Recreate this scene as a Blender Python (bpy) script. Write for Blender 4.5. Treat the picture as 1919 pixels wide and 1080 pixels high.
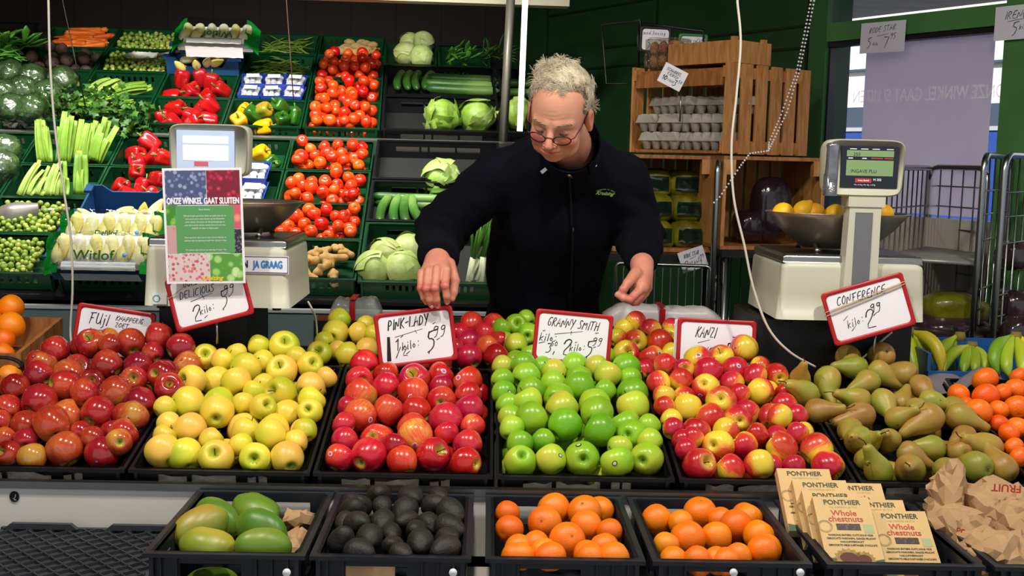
import bpy, math, random
import numpy as np
from mathutils import Vector, Matrix, Quaternion
random.seed(7)
RS = np.random.RandomState(11)
for o in list(bpy.data.objects): bpy.data.objects.remove(o)
SC = bpy.context.scene
COL = SC.collection
PI = math.pi
def R_(d): return math.radians(d)
# ------------------------------------------------------------------ camera
FPX = 2150.0; CX, CY = 959.5, 540.0
PITCH = R_(6.6); YAW = R_(1.3); ROLL = math.atan(0.024)
CAMP = np.array([0.0, 0.0, 1.5])
def _rz(v, a):
    c, s = math.cos(a), math.sin(a)
    return np.array([v[0]*c - v[1]*s, v[0]*s + v[1]*c, v[2]])
_F = _rz((0, math.cos(PITCH), -math.sin(PITCH)), -YAW)
_R0 = _rz((1, 0, 0), -YAW)
_U0 = _rz((0, math.sin(PITCH), math.cos(PITCH)), -YAW)
_R = _R0*math.cos(ROLL) + _U0*math.sin(ROLL)
_U = _U0*math.cos(ROLL) - _R0*math.sin(ROLL)
def ray(px, py):
    d = _F + _R*((px - CX)/FPX) + _U*((CY - py)/FPX)
    return d
def at(px, py, Y):
    d = ray(px, py); return CAMP + d*(Y/d[1])
def atp(px, py, p0, n):
    d = ray(px, py); t = np.dot(np.asarray(p0) - CAMP, n)/np.dot(d, n); return CAMP + d*t
def proj(p):
    q = np.asarray(p) - CAMP; z = q.dot(_F)
    return (CX + FPX*q.dot(_R)/z, CY - FPX*q.dot(_U)/z)
def img_dir(dx, dy):
    """unit world direction that points (dx right, dy down) in the view and for the rest towards the viewer"""
    k = max(0.0, 1 - dx*dx - dy*dy)
    v = _R*dx - _U*dy - _F*math.sqrt(k)
    return v/np.linalg.norm(v)
cam = bpy.data.cameras.new('camera'); camo = bpy.data.objects.new('camera', cam); COL.objects.link(camo)
cam.sensor_width = 36; cam.lens = FPX/1919*36; cam.clip_start = 0.05; cam.clip_end = 200
camo.matrix_world = Matrix(((_R[0], _U[0], -_F[0], CAMP[0]), (_R[1], _U[1], -_F[1], CAMP[1]), (_R[2], _U[2], -_F[2], CAMP[2]), (0, 0, 0, 1)))
SC.camera = camo
# ------------------------------------------------------------------ light
SC.view_settings.view_transform = 'Standard'; SC.view_settings.look = 'None'
SC.view_settings.exposure = 0.0; SC.view_settings.gamma = 1.0; SC.view_settings.use_curve_mapping = False
W = bpy.data.worlds.new('sky'); SC.world = W; W.use_nodes = True
_bg = W.node_tree.nodes['Background']; _bg.inputs[0].default_value = (0.90, 0.95, 1.0, 1); _bg.inputs[1].default_value = 0.62
_s = bpy.data.lights.new('sun', 'SUN'); _s.energy = 5.5; _s.angle = 0.02; _so = bpy.data.objects.new('sun', _s); COL.objects.link(_so)
_so.rotation_euler = Vector((0.55, 0.30, -0.80)).to_track_quat('-Z', 'Y').to_euler()
def area(name, loc, target, sx, sy, watts, col=(1, 1, 1), spread=180):
    l = bpy.data.lights.new(name, 'AREA'); l.shape = 'RECTANGLE'; l.size = sx; l.size_y = sy; l.energy = watts; l.color = col; l.spread = R_(spread)
    o = bpy.data.objects.new(name, l); COL.objects.link(o); o.location = loc
    o.rotation_euler = (Vector(target) - Vector(loc)).to_track_quat('-Z', 'Y').to_euler(); return o
area('stall_lamp', (-1.3, 1.9, 2.85), (-1.0, 2.7, 0.8), 0.12, 0.12, 26, (1, 0.93, 0.82))
area('stall_lamp', (-0.1, 1.7, 2.85), (0.0, 2.7, 0.8), 0.12, 0.12, 26, (1, 0.93, 0.82))
area('stall_lamp', (1.2, 1.9, 2.85), (1.1, 2.7, 0.8), 0.12, 0.12, 26, (1, 0.93, 0.82))
area('shop_tube_lamp', (-1.3, 4.3, 2.9), (-1.35, 5.5, 1.25), 2.4, 0.15, 52, (1, 0.96, 0.88), 100)
# ------------------------------------------------------------------ mesh helpers
XF = {}
def _lin(c):
    return tuple(((x/12.92) if x <= 0.04045 else ((x + 0.055)/1.055)**2.4) for x in c)
def rgb(h):
    h = h.lstrip('#'); return _lin(tuple(int(h[i:i+2], 16)/255 for i in (0, 2, 4)))
class MB:
    def __init__(s): s.v = []; s.f = []; s.m = []; s.n = 0; s.cm = 0; s.sm = []; s.csm = True
    def add(s, V, F):
        V = np.asarray(V, dtype=float).reshape(-1, 3); s.v.append(V); b = s.n
        for f in F: s.f.append(tuple(i + b for i in f)); s.m.append(s.cm); s.sm.append(s.csm)
        s.n += len(V); return s
    def box(s, c, d, M=None):
        x, y, z = d[0]/2, d[1]/2, d[2]/2
        V = np.array([(i, j, k) for i in (-x, x) for j in (-y, y) for k in (-z, z)])
        if M is not None: V = V @ np.asarray(M)[:3, :3].T
        o = s.csm; s.csm = False
        s.add(V + np.asarray(c), [(0, 1, 3, 2), (4, 6, 7, 5), (0, 4, 5, 1), (2, 3, 7, 6), (0, 2, 6, 4), (1, 5, 7, 3)]); s.csm = o
        return s
    def b2(s, a, b):
        a = np.asarray(a, float); b = np.asarray(b, float); return s.box((a + b)/2, np.abs(b - a))
    def tube(s, P, r, n=8, closed=False, caps=True, sq=(1, 1)):
        P = np.asarray(P, float); K = len(P); r = np.broadcast_to(r, (K,))
        T = np.zeros_like(P)
        if closed: T = np.roll(P, -1, 0) - np.roll(P, 1, 0)
        else: T[1:-1] = P[2:] - P[:-2]; T[0] = P[1] - P[0]; T[-1] = P[-1] - P[-2]
        T /= (np.linalg.norm(T, axis=1)[:, None] + 1e-12)
        ref = np.array([0, 0, 1.0]) if abs(T[0][2]) < 0.9 else np.array([1.0, 0, 0])
        a = np.cross(T[0], ref); a /= np.linalg.norm(a); V = []
        an = np.arange(n)*2*PI/n; ca, sa = np.cos(an), np.sin(an)
        for k in range(K):
            a = a - T[k]*a.dot(T[k]); a /= np.linalg.norm(a); b = np.cross(T[k], a)
            V.append(P[k] + r[k]*(sq[0]*ca[:, None]*a + sq[1]*sa[:, None]*b))
        V = np.concatenate(V); F = []
        for k in range(K if closed else K - 1):
            k2 = (k + 1) % K
            for i in range(n):
                j = (i + 1) % n; F.append((k*n + i, k*n + j, k2*n + j, k2*n + i))
        if caps and not closed: F.append(tuple(range(n))[::-1]); F.append(tuple((K - 1)*n + i for i in range(n)))
        return s.add(V, F)
    def cyl(s, p0, p1, r0, r1=None, n=16): return s.tube([p0, p1], [r0, r0 if r1 is None else r1], n)
    def lathe(s, prof, n=24, M=None, org=(0, 0, 0), ang=None):
        V = []; F = []; K = len(prof)
        for (r, z) in prof:
            for i in range(n):
                a = 2*PI*i/n; V.append((r*math.cos(a), r*math.sin(a), z))
        for k in range(K - 1):
            for i in range(n):
                j = (i + 1) % n; F.append((k*n + i, k*n + j, (k + 1)*n + j, (k + 1)*n + i))
        V = np.array(V)
        if M is not None: V = V @ np.asarray(M)[:3, :3].T
        return s.add(V + np.asarray(org), F)
    def ball(s, c, r, n=12, M=None):
        r = np.broadcast_to(r, (3,)); V = [(0, 0, -1)]; F = []; m = n//2
        for k in range(1, m):
            t = -PI/2 + PI*k/m
            for i in range(n): V.append((math.cos(t)*math.cos(2*PI*i/n), math.cos(t)*math.sin(2*PI*i/n), math.sin(t)))
        V.append((0, 0, 1)); e = len(V) - 1
        for i in range(n): F.append((0, 1 + (i + 1) % n, 1 + i)); F.append((e, e - n + i, e - n + (i + 1) % n))
        for k in range(m - 2):
            for i in range(n):
                j = (i + 1) % n; F.append((1 + k*n + i, 1 + k*n + j, 1 + (k + 1)*n + j, 1 + (k + 1)*n + i))
        V = np.array(V)*r
        if M is not None: V = V @ np.asarray(M)[:3, :3].T
        return s.add(V + np.asarray(c), F)
    def prism(s, poly, z0, z1, M=None, org=(0, 0, 0)):
        n = len(poly); V = np.array([(x, y, z0) for x, y in poly] + [(x, y, z1) for x, y in poly])
        if M is not None: V = V @ np.asarray(M)[:3, :3].T
        F = [tuple(range(n))[::-1], tuple(range(n, 2*n))] + [(i, (i + 1) % n, n + (i + 1) % n, n + i) for i in range(n)]
        o = s.csm; s.csm = False; s.add(V + np.asarray(org), F); s.csm = o; return s
    def grid(s, G):
        G = np.asarray(G); a, b = G.shape[:2]
        F = [(i*b + j, i*b + j + 1, (i + 1)*b + j + 1, (i + 1)*b + j) for i in range(a - 1) for j in range(b - 1)]
        return s.add(G.reshape(-1, 3), F)
    def mesh(s, name, mats, XI=None):
        V = np.concatenate(s.v) if s.v else np.zeros((0, 3))
        if XI is not None: V = V @ XI[:3, :3].T + XI[:3, 3]
        me = bpy.data.meshes.new(name); me.from_pydata(V.tolist(), [], s.f)
        for m in (mats if isinstance(mats, (list, tuple)) else [mats]): me.materials.append(m)
        me.polygons.foreach_set('material_index', s.m); me.polygons.foreach_set('use_smooth', s.sm)
        me.update(); return me
    def build(s, name, mats, parent=None, org=None, local=False, rot=None):
        """parent: verts in world unless local; org: a top-level object with its origin there"""
        if parent is not None:
            me = s.mesh(name, mats, None if local else np.linalg.inv(XF[parent.name]))
            o = bpy.data.objects.new(name, me); COL.objects.link(o); o.parent = parent; XF[o.name] = XF[parent.name]
        else:
            if org is None:
                V = np.concatenate(s.v); org = ((V[:, 0].min() + V[:, 0].max())/2, (V[:, 1].min() + V[:, 1].max())/2, V[:, 2].min())
            X = np.eye(4); X[:3, 3] = org
            if rot is not None: X[:3, :3] = rot
            me = s.mesh(name, mats, None if local else np.linalg.inv(X))
            o = bpy.data.objects.new(name, me); COL.objects.link(o); o.matrix_world = Matrix(X.tolist()); XF[o.name] = X
        return o
def tag(o, label=None, cat=None, group=None, kind=None):
    if label: o['label'] = label
    if cat: o['category'] = cat
    if group: o['group'] = group
    if kind: o['kind'] = kind
    return o
def thing(name, label, cat, loc, group=None, rot=None):
    o = bpy.data.objects.new(name, None); COL.objects.link(o); o.empty_display_size = 0.05
    X = np.eye(4); X[:3, 3] = loc
    if rot is not None: X[:3, :3] = rot
    o.matrix_world = Matrix(X.tolist()); XF[o.name] = X
    return tag(o, label, cat, group)
def struct(o): o['kind'] = 'structure'; return o
def rotm(ax, deg): return np.array(Matrix.Rotation(R_(deg), 3, ax))
def basis(x, y, z):
    return np.array([x, y, z]).T
def unit(v): v = np.asarray(v, float); return v/np.linalg.norm(v)
def zrot(z, spin=0.0):
    """rotation whose local z is the given direction, spun about it"""
    z = unit(z); r = np.array([0, 0, 1.0]) if abs(z[2]) < 0.95 else np.array([1.0, 0, 0])
    x = unit(np.cross(r, z)); y = np.cross(z, x)
    return basis(x*math.cos(spin) + y*math.sin(spin), -x*math.sin(spin) + y*math.cos(spin), z)
# ------------------------------------------------------------------ signed distance shapes -> one smooth mesh
def s_ell(P, c, r):
    q = P - np.asarray(c); r = np.broadcast_to(np.asarray(r, float), (3,))
    k0 = np.linalg.norm(q/r, axis=-1); k1 = np.linalg.norm(q/(r*r), axis=-1) + 1e-9
    return k0*(k0 - 1)/k1
def s_cap(P, a, b, ra, rb=None):
    a = np.asarray(a, float); b = np.asarray(b, float); rb = ra if rb is None else rb
    ab = b - a; t = np.clip(((P - a) @ ab)/ab.dot(ab), 0, 1)
    return np.linalg.norm(P - a - t[..., None]*ab, axis=-1) - (ra + (rb - ra)*t)
def s_path(P, pts, rs, k=0.0):
    d = None
    for i in range(len(pts) - 1):
        e = s_cap(P, pts[i], pts[i+1], rs[i], rs[i+1]); d = e if d is None else (np.minimum(d, e) if k == 0 else smin(d, e, k))
    return d
def smin(a, b, k):
    h = np.clip(0.5 + 0.5*(b - a)/k, 0, 1); return b*(1 - h) + a*h - k*h*(1 - h)
def smax(a, b, k): return -smin(-a, -b, k)
def surf(f, lo, hi, st):
    lo = np.asarray(lo, float); n = [max(3, int((hi[i] - lo[i])/st) + 2) for i in range(3)]
    ax = [lo[i] + st*np.arange(n[i]) for i in range(3)]
    v = np.empty(n)
    for i in range(n[0]):          # slab by slab keeps memory low
        Y, Z = np.meshgrid(ax[1], ax[2], indexing='ij')
        P = np.stack([np.full_like(Y, ax[0][i]), Y, Z], -1); v[i] = f(P)
    ins = v < 0
    sh = (n[0] - 1, n[1] - 1, n[2] - 1); acc = np.zeros(sh + (3,)); cnt = np.zeros(sh)
    off = [(0, 0, 0), (1, 0, 0), (0, 1, 0), (1, 1, 0), (0, 0, 1), (1, 0, 1), (0, 1, 1), (1, 1, 1)]
    def sl(a, o): return a[o[0]:o[0] + sh[0], o[1]:o[1] + sh[1], o[2]:o[2] + sh[2]]
    for a in off:
        for d in range(3):
            if a[d]: continue
            b = list(a); b[d] = 1
            va, vb = sl(v, a), sl(v, b); m = (va < 0) != (vb < 0)
            if not m.any(): continue
            t = va[m]/(va[m] - vb[m]); p = np.tile(np.array(a, float), (len(t), 1)); p[:, d] += t
            acc[m] += p; cnt[m] += 1
    act = cnt > 0; idx = -np.ones(sh, int); idx[act] = np.arange(act.sum())
    V = lo + st*(np.argwhere(act) + acc[act]/cnt[act][:, None]); F = []
    for d in range(3):
        e1, e2 = [(1, 2), (2, 0), (0, 1)][d]
        A = ins[tuple(slice(0, -1) if q == d else slice(1, -1) for q in range(3))]
        B = ins[tuple(slice(1, None) if q == d else slice(1, -1) for q in range(3))]
        w = np.argwhere(A != B)
        if not len(w): continue
        s_ = A[tuple(w.T)]; c = w.copy()
        for q in range(3):
            if q != d: c[:, q] += 1
        def g(d1, d2):
            cc = c.copy(); cc[:, e1] -= d1; cc[:, e2] -= d2; return idx[cc[:, 0], cc[:, 1], cc[:, 2]]
        q4 = np.stack([g(1, 1), g(0, 1), g(0, 0), g(1, 0)], 1)
        q4[~s_] = q4[~s_][:, ::-1]; F.append(q4)
    F = np.concatenate(F); F = F[(F >= 0).all(1)]
    return V, [tuple(x) for x in F.tolist()]
class VN:
    """smooth value noise on points"""
    def __init__(s, seed): s.t = np.random.RandomState(seed).rand(16, 16, 16)*2 - 1
    def __call__(s, P, f=1.0):
        q = np.asarray(P)*f; i = np.floor(q).astype(int); u = q - i; u = u*u*(3 - 2*u); r = 0
        for a in (0, 1):
            for b in (0, 1):
                for c in (0, 1):
                    w = (u[..., 0] if a else 1 - u[..., 0])*(u[..., 1] if b else 1 - u[..., 1])*(u[..., 2] if c else 1 - u[..., 2])
                    r = r + w*s.t[(i[..., 0] + a) % 16, (i[..., 1] + b) % 16, (i[..., 2] + c) % 16]
        return r
VA = VN(3); VB = VN(5)
class VL(VN):
    """the same with straight interpolation: its folds have sharp creases"""
    def __call__(s, P, f=1.0):
        q = np.asarray(P)*f; i = np.floor(q).astype(int); u = q - i; r = 0
        for a in (0, 1):
            for b in (0, 1):
                for c in (0, 1):
                    w = (u[..., 0] if a else 1 - u[..., 0])*(u[..., 1] if b else 1 - u[..., 1])*(u[..., 2] if c else 1 - u[..., 2])
                    r = r + w*s.t[(i[..., 0] + a) % 16, (i[..., 1] + b) % 16, (i[..., 2] + c) % 16]
        return r
# ------------------------------------------------------------------ materials
def nd(nt, t, props=None, **ins):
    n = nt.nodes.new(t)
    for k, v in (props or {}).items(): setattr(n, k, v)
    for k, v in ins.items():
        s = n.inputs[int(k[1:])] if k[0] == 'i' and k[1:].isdigit() else n.inputs[k.replace('_', ' ')]
        if hasattr(v, 'is_linked') or hasattr(v, 'links'): nt.links.new(v, s)
        else: s.default_value = v
    return n
def c4(c): return tuple(c) + (1,) if len(c) == 3 else tuple(c)
def ramp(nt, fac, stops):
    n = nd(nt, 'ShaderNodeValToRGB', Fac=fac); e = n.color_ramp.elements
    while len(e) < len(stops): e.new(0.5)
    for i, (p, c) in enumerate(stops): e[i].position = p; e[i].color = c4(c)
    return n.outputs[0]
def mixc(nt, fac, a, b, mode='MIX'):
    n = nt.nodes.new('ShaderNodeMix'); n.data_type = 'RGBA'; n.blend_type = mode
    for k, v in ((0, fac), (6, a), (7, b)):
        if hasattr(v, 'links'): nt.links.new(v, n.inputs[k])
        else: n.inputs[k].default_value = v if k == 0 else c4(v)
    return n.outputs[2]
def mth(nt, op, a, b=0.0, clamp=False):
    n = nd(nt, 'ShaderNodeMath', {'operation': op, 'use_clamp': clamp}, i0=a, i1=b); return n.outputs[0]
def new_mat(name):
    m = bpy.data.materials.new(name); m.use_nodes = True; nt = m.node_tree
    b = nt.nodes['Principled BSDF']; return m, nt, b
def setb(b, **k):
    for n, v in k.items(): b.inputs[n.replace('_', ' ')].default_value = v
def bump(nt, b, h, strength=0.2, dist=0.01):
    n = nd(nt, 'ShaderNodeBump', Height=h, Strength=strength, Distance=dist); nt.links.new(n.outputs[0], b.inputs['Normal'])
def mat(name, col, rough=0.5, metal=0.0, spec=0.5, var=0.0, vs=8.0, bmp=0.0, bs=60.0, alpha=1.0, trans=0.0, ior=1.45, emit=0.0, coat=0.0, col2=None, hue=0.0, sss=0.0):
    """plain procedural material: one colour broken up by noise"""
    m, nt, b = new_mat(name); col = rgb(col) if isinstance(col, str) else col
    tc = nd(nt, 'ShaderNodeTexCoord').outputs['Object']; oi = nd(nt, 'ShaderNodeObjectInfo').outputs['Random']
    off = nd(nt, 'ShaderNodeVectorMath', {'operation': 'SCALE'}, i0=(13.0, 7.0, 5.0)); nt.links.new(oi, off.inputs['Scale'])
    vec = nd(nt, 'ShaderNodeVectorMath', {'operation': 'ADD'}, i0=tc, i1=off.outputs[0]).outputs[0]
    if var > 0 or col2 is not None:
        no = nd(nt, 'ShaderNodeTexNoise', Vector=vec, Scale=vs, Detail=4.0).outputs[0]
        c2 = rgb(col2) if isinstance(col2, str) else (col2 if col2 else tuple(x*(1 - var) for x in col))
        c = ramp(nt, no, [(0.32, c2), (0.68, col)])
    else: c = None
    if hue > 0:
        h = nd(nt, 'ShaderNodeHueSaturation', Color=(c if c else c4(col)), Hue=mth(nt, 'ADD', mth(nt, 'MULTIPLY', oi, hue), 0.5 - hue/2),
               Value=mth(nt, 'ADD', mth(nt, 'MULTIPLY', mth(nt, 'FRACT', mth(nt, 'MULTIPLY', oi, 7.3)), 0.3), 0.85)); c = h.outputs[0]
    if c: nt.links.new(c, b.inputs['Base Color'])
    else: b.inputs['Base Color'].default_value = c4(col)
    setb(b, Roughness=rough, Metallic=metal, Specular_IOR_Level=spec, Alpha=alpha, Transmission_Weight=trans, IOR=ior, Coat_Weight=coat)
    if coat: setb(b, Coat_Roughness=0.08)
    if sss: setb(b, Subsurface_Weight=sss, Subsurface_Scale=0.01); b.inputs['Subsurface Radius'].default_value = (1, 0.5, 0.3)
    if emit > 0: b.inputs['Emission Color'].default_value = c4(col); b.inputs['Emission Strength'].default_value = emit
    if bmp > 0:
        no2 = nd(nt, 'ShaderNodeTexNoise', Vector=vec, Scale=bs, Detail=3.0).outputs[0]; bump(nt, b, no2, bmp, 0.004)
    return m
MT = {}
def MM(key, *a, **k):
    if key not in MT: MT[key] = mat(key, *a, **k)
    return MT[key]
def inst(name, mesh, pos, rot=None, scale=1.0, parent=None):
    o = bpy.data.objects.new(name, mesh); COL.objects.link(o)
    X = np.eye(4)
    X[:3, :3] = (rot if rot is not None else np.eye(3)) @ np.diag(np.broadcast_to(scale, (3,)).astype(float)); X[:3, 3] = pos
    o.matrix_world = Matrix(X.tolist()); return o
def place(proto, pos, rot, scale=1.0, skip=()):
    """a copy of a thing and of each of its parts; proto = (name, mesh, [(part name, mesh)])"""
    o = inst(proto[0], proto[1], pos, rot, scale)
    for pn, pm in proto[2]:
        if pn in skip: continue
        c = bpy.data.objects.new(pn, pm); COL.objects.link(c); c.parent = o
    return o
# flat lettering as real thin geometry
def text_geo(body, size, font_shear=0.0, align='CENTER', ext=0.0):
    cu = bpy.data.curves.new('t', 'FONT'); cu.body = body; cu.size = size; cu.align_x = align; cu.align_y = 'CENTER'; cu.shear = font_shear
    cu.extrude = ext; cu.resolution_u = 3
    o = bpy.data.objects.new('t', cu); COL.objects.link(o)
    dg = bpy.context.evaluated_depsgraph_get(); me = bpy.data.meshes.new_from_object(o.evaluated_get(dg))
    V = np.array([v.co[:] for v in me.vertices]) if len(me.vertices) else np.zeros((0, 3)); F = [tuple(p.vertices) for p in me.polygons]
    bpy.data.objects.remove(o); bpy.data.curves.remove(cu); bpy.data.meshes.remove(me)
    return V, F
def put_text(mb, body, size, x, y, z, X, sx=1.0, shear=0.0, align='CENTER', bold=0.0, ang=0.0):
    """lettering on the plane of frame X (4x4), at local x, y, lifted z"""
    V, F = text_geo(body, size, shear, align)
    if not len(V): return
    offs = [(0, 0)] if bold == 0 else [(-bold, 0), (bold, 0), (0, bold), (0, -bold)]
    for k, (ox, oy) in enumerate(offs):
        W_ = V.copy(); W_[:, 0] = W_[:, 0]*sx
        c, s = math.cos(ang), math.sin(ang); W2 = W_.copy(); W2[:, 0] = W_[:, 0]*c - W_[:, 1]*s + x + ox; W2[:, 1] = W_[:, 0]*s + W_[:, 1]*c + y + oy; W2[:, 2] = z + k*2e-5
        o = mb.csm; mb.csm = False; mb.add(W2 @ X[:3, :3].T + X[:3, 3], F); mb.csm = o
# handwriting: single strokes drawn with a marker
G5 = {'A':[[(0,0),(2,6),(4,0)],[(.8,2.2),(3.4,2.4)]],'B':[[(0,0),(0.3,6),(2.6,5.6),(2.4,3.6),(.4,3.2),(3,2.6),(3,.6),(0,0)]],'C':[[(3.6,5.4),(1.8,6.2),(0.2,3.6),(0.4,.8),(2,0),(3.6,.8)]],
'D':[[(0.2,0),(0.2,6),(3,5),(3.6,2.4),(2.4,.4),(0.2,0)]],'E':[[(3.4,6),(0.4,5.8),(0.2,0),(3.4,0.1)],[(0.3,3),(2.8,3.2)]],'F':[[(4.2,6),(0.2,5.6)],[(1.2,5.8),(1,0)],[(1,3),(3,3.2)]],
'G':[[(3.6,5.6),(1.4,6),(0,3),(0.6,.3),(2.8,0),(3.4,2.6),(2,2.6)]],'H':[[(0.2,0),(0.4,6)],[(3.4,0),(3.6,6)],[(0.3,3),(3.5,3.2)]],'I':[[(1,0),(1.2,6)]],'J':[[(3,6),(3,1),(1.6,-.6),(0,.4)]],
'K':[[(0.2,0),(0.6,6)],[(3.6,6),(0.6,2.8),(3.6,0)]],'L':[[(0.6,6),(0.2,0.1),(3.4,0.2)]],'M':[[(0,0),(0.6,6),(2.2,2),(4,6),(4.4,0)]],'N':[[(0,0),(0.4,6),(3.2,0),(3.8,6)]],
'O':[[(2,6),(0.2,4),(0.4,1),(2,0),(3.6,2),(3.4,5),(2,6)]],'P':[[(0.2,0),(0.4,6),(2.8,5.8),(3.4,4),(2.4,2.8),(0.4,2.6)]],'R':[[(0.2,0),(0.4,6),(2.8,5.8),(3,3.8),(0.4,3),(3.4,0)]],
'S':[[(3.4,5.6),(1.6,6.2),(0.4,4.6),(3,2),(2.4,.2),(0,.4)]],'T':[[(0,5.8),(4,6.2)],[(2,6),(1.8,0)]],'U':[[(0.2,6),(0.2,1),(1.8,0),(3.4,1.2),(3.6,6)],[(3.6,2),(3.9,0)]],'V':[[(0,6),(1.8,0),(3.8,6)]],
'Y':[[(0,6),(1.8,2.8)],[(3.8,6),(1.2,-1)]],'Z':[[(0.2,5.8),(3.6,6),(0.2,0),(3.6,0.3)]],'-':[[(.6,3),(3,3.4)]],':':[[(1,1),(1.3,1.2)],[(1,4),(1.3,4.2)]],',':[[(1,.6),(.6,-1.2)]],'.':[[(1,0),(1.3,.3)]],
'0':[[(2,6),(0.4,4),(0.4,1.4),(2,0),(3.2,2),(3.2,4.6),(2,6)]],'1':[[(1,4.8),(2,6.2),(2,0)]],'2':[[(0.2,4.2),(0.6,6),(2.4,6.4),(3.2,4.8),(0.2,0),(3.8,-.2)]],'3':[[(0.4,5.8),(3.4,6),(1.6,3.6),(3.2,2.4),(2.2,0),(0.2,-.2)]],
'4':[[(1.6,6.4),(0.2,2.4),(3.6,2.4)],[(2.8,4),(2.8,-.6)]],'5':[[(1,6),(0.8,3.6),(2.7,3.7),(3.1,1.8),(2.2,-.2),(1.0,-1.2)],[(1,6),(3.9,6.6)]],'7':[[(0,6),(3.6,6.2),(1.4,-1)]],'9':[[(3,5.6),(1.4,6.2),(0.4,4.6),(1.4,3.4),(3,4.6),(3,5.8),(2.6,0),(1,-.6)]],
'k':[[(0.2,0),(0.6,6)],[(2.4,3.4),(0.5,1.8),(2.4,0)]],'i':[[(.6,0),(.8,3.4)],[(.9,5),(1.1,5.4)]],'l':[[(.6,0),(.8,6)]],'o':[[(1.2,3),(0.2,1.6),(1,0),(2.2,1.4),(1.2,3)]],'j':[[(1.2,3.4),(1.2,-1),(0,-1.6)],[(1.3,5),(1.4,5.3)]],
'u':[[(0.2,3),(0.3,.4),(1.4,0),(2.4,3),(2.4,0)]],'/':[[(0,-1),(3,6.5)]],'h':[[(0.2,0),(0.6,6)],[(0.4,2.4),(1.6,3.2),(2.2,0)]],'n':[[(0.2,0),(0.4,3.2)],[(0.3,2.2),(1.6,3.2),(2.2,0)]],'g':[[(2,3),(.4,2.4),(.8,0),(2,1.4),(2,3),(1.8,-1.6),(0,-1.8)]],
'z':[[(0,3),(2.2,3.2),(0,0),(2.2,.2)]],'d':[[(2,2.4),(.6,3),(.2,.8),(1.6,.2),(2,2.4),(2.4,6)],[(2,2),(2.4,0)]],'e':[[(0.2,1.6),(2,2),(1.2,3.2),(0.2,1.6),(.8,0),(2.2,.6)]],'r':[[(.2,0),(.4,3)],[(.3,2),(1.2,3.2),(2,2.8)]],'m':[[(0,0),(.2,3.2)],[(.1,2),(1,3),(1.4,0)],[(1.4,2.2),(2.4,3),(2.8,0)]],
'a':[[(2,3),(.4,2.6),(.4,.4),(1.8,.6),(2,3),(2.3,0)]],'s':[[(2,3),(.6,2.8),(1.8,1),(.2,.2)]],'t':[[(1,5.4),(1,.4),(2,0)],[(0,3.4),(2,3.6)]],'v':[[(0,3),(1,0),(2.2,3.2)]],'p':[[(.4,3),(.2,-2)],[(.4,2.6),(1.8,3),(2,.8),(.4,.4)]],"'":[[(1,6.6),(.8,5.4)]]}
def hand(mb, txt, x, y, h, X, w=0.0012, slant=0.15, ang=0.0, sx=1.0, z=0.0011, jit=0.25, fit=0):
    """marker strokes on the plane of frame X; h is cap height"""
    if fit:
        tot = sum(3.2 if c == ' ' else max((p[0] for s_ in G5.get(c, G5.get(c.upper(), [])) for p in s_), default=3) + 1.3 for c in txt); sx = fit/(tot*h/6.0)
    k = h/6.0; cx = 0.0; ca, sa = math.cos(ang), math.sin(ang); o = mb.csm; mb.csm = False
    for ch in txt:
        if ch == ' ': cx += 3.2; continue
        g = G5.get(ch)
        if g is None: g = G5.get(ch.upper(), [])
        mx = max((p[0] for s_ in g for p in s_), default=3)
        for s_ in g:
            P = np.array(s_, float) + RS.uniform(-jit, jit, (len(s_), 2))*0.5
            if len(P) > 3:      # soften the corners a little
                Q = [P[0]]
                for a, b in zip(P[:-1], P[1:]): Q += [a*.72 + b*.28, a*.28 + b*.72]
                P = np.array(Q + [P[-1]])
            P = (P + [cx, 0])*k; P[:, 0] = P[:, 0]*sx + P[:, 1]*slant
            P = np.stack([P[:, 0]*ca - P[:, 1]*sa + x, P[:, 0]*sa + P[:, 1]*ca + y], 1)
            stroke(mb, P, w, X, z)
        cx += mx + 1.3
    mb.csm = o
def stroke(mb, P, w, X, z=0.0011):
    P = np.asarray(P, float); T = np.zeros_like(P); T[1:-1] = P[2:] - P[:-2]; T[0] = P[1] - P[0]; T[-1] = P[-1] - P[-2]
    T /= np.linalg.norm(T, axis=1)[:, None] + 1e-12; N_ = np.stack([-T[:, 1], T[:, 0]], 1)
    P = P.copy(); P[0] -= T[0]*w*.4; P[-1] += T[-1]*w*.4
    ww = w/2*np.linspace(1.15, .75, len(P))[:, None]
    A = P + N_*ww; B = P - N_*ww; n = len(P)
    V = np.concatenate([np.c_[A, np.full(n, z)], np.c_[B, np.full(n, z)]])
    mb.add(V @ X[:3, :3].T + X[:3, 3], [(i, n + i, n + i + 1, i + 1) for i in range(n - 1)])
def film_mat(name, base=.04, tint='#FFFFFF', rough=.05, bmp=0.0, bs=20, edge=.5):
    m, nt, b = new_mat(name); nt.nodes.remove(b); out = [n for n in nt.nodes if n.type == 'OUTPUT_MATERIAL'][0]
    t = nd(nt, 'ShaderNodeBsdfTransparent', Color=c4(rgb(tint))); g = nd(nt, 'ShaderNodeBsdfGlossy', Color=(1, 1, 1, 1), Roughness=rough); lw = nd(nt, 'ShaderNodeLayerWeight', Blend=.35)
    if bmp:
        tc = nd(nt, 'ShaderNodeTexCoord').outputs['Object']; no = nd(nt, 'ShaderNodeTexNoise', Vector=tc, Scale=float(bs), Detail=3.0).outputs[0]; bu = nd(nt, 'ShaderNodeBump', Height=no, Strength=bmp, Distance=.02).outputs[0]
        nt.links.new(bu, g.inputs['Normal']); nt.links.new(bu, lw.inputs['Normal'])
    fac = mth(nt, 'ADD', mth(nt, 'MULTIPLY', lw.outputs['Facing'], edge), base, True); mx = nd(nt, 'ShaderNodeMixShader', i0=fac, i1=t.outputs[0], i2=g.outputs[0]); nt.links.new(mx.outputs[0], out.inputs[0]); return m
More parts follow.
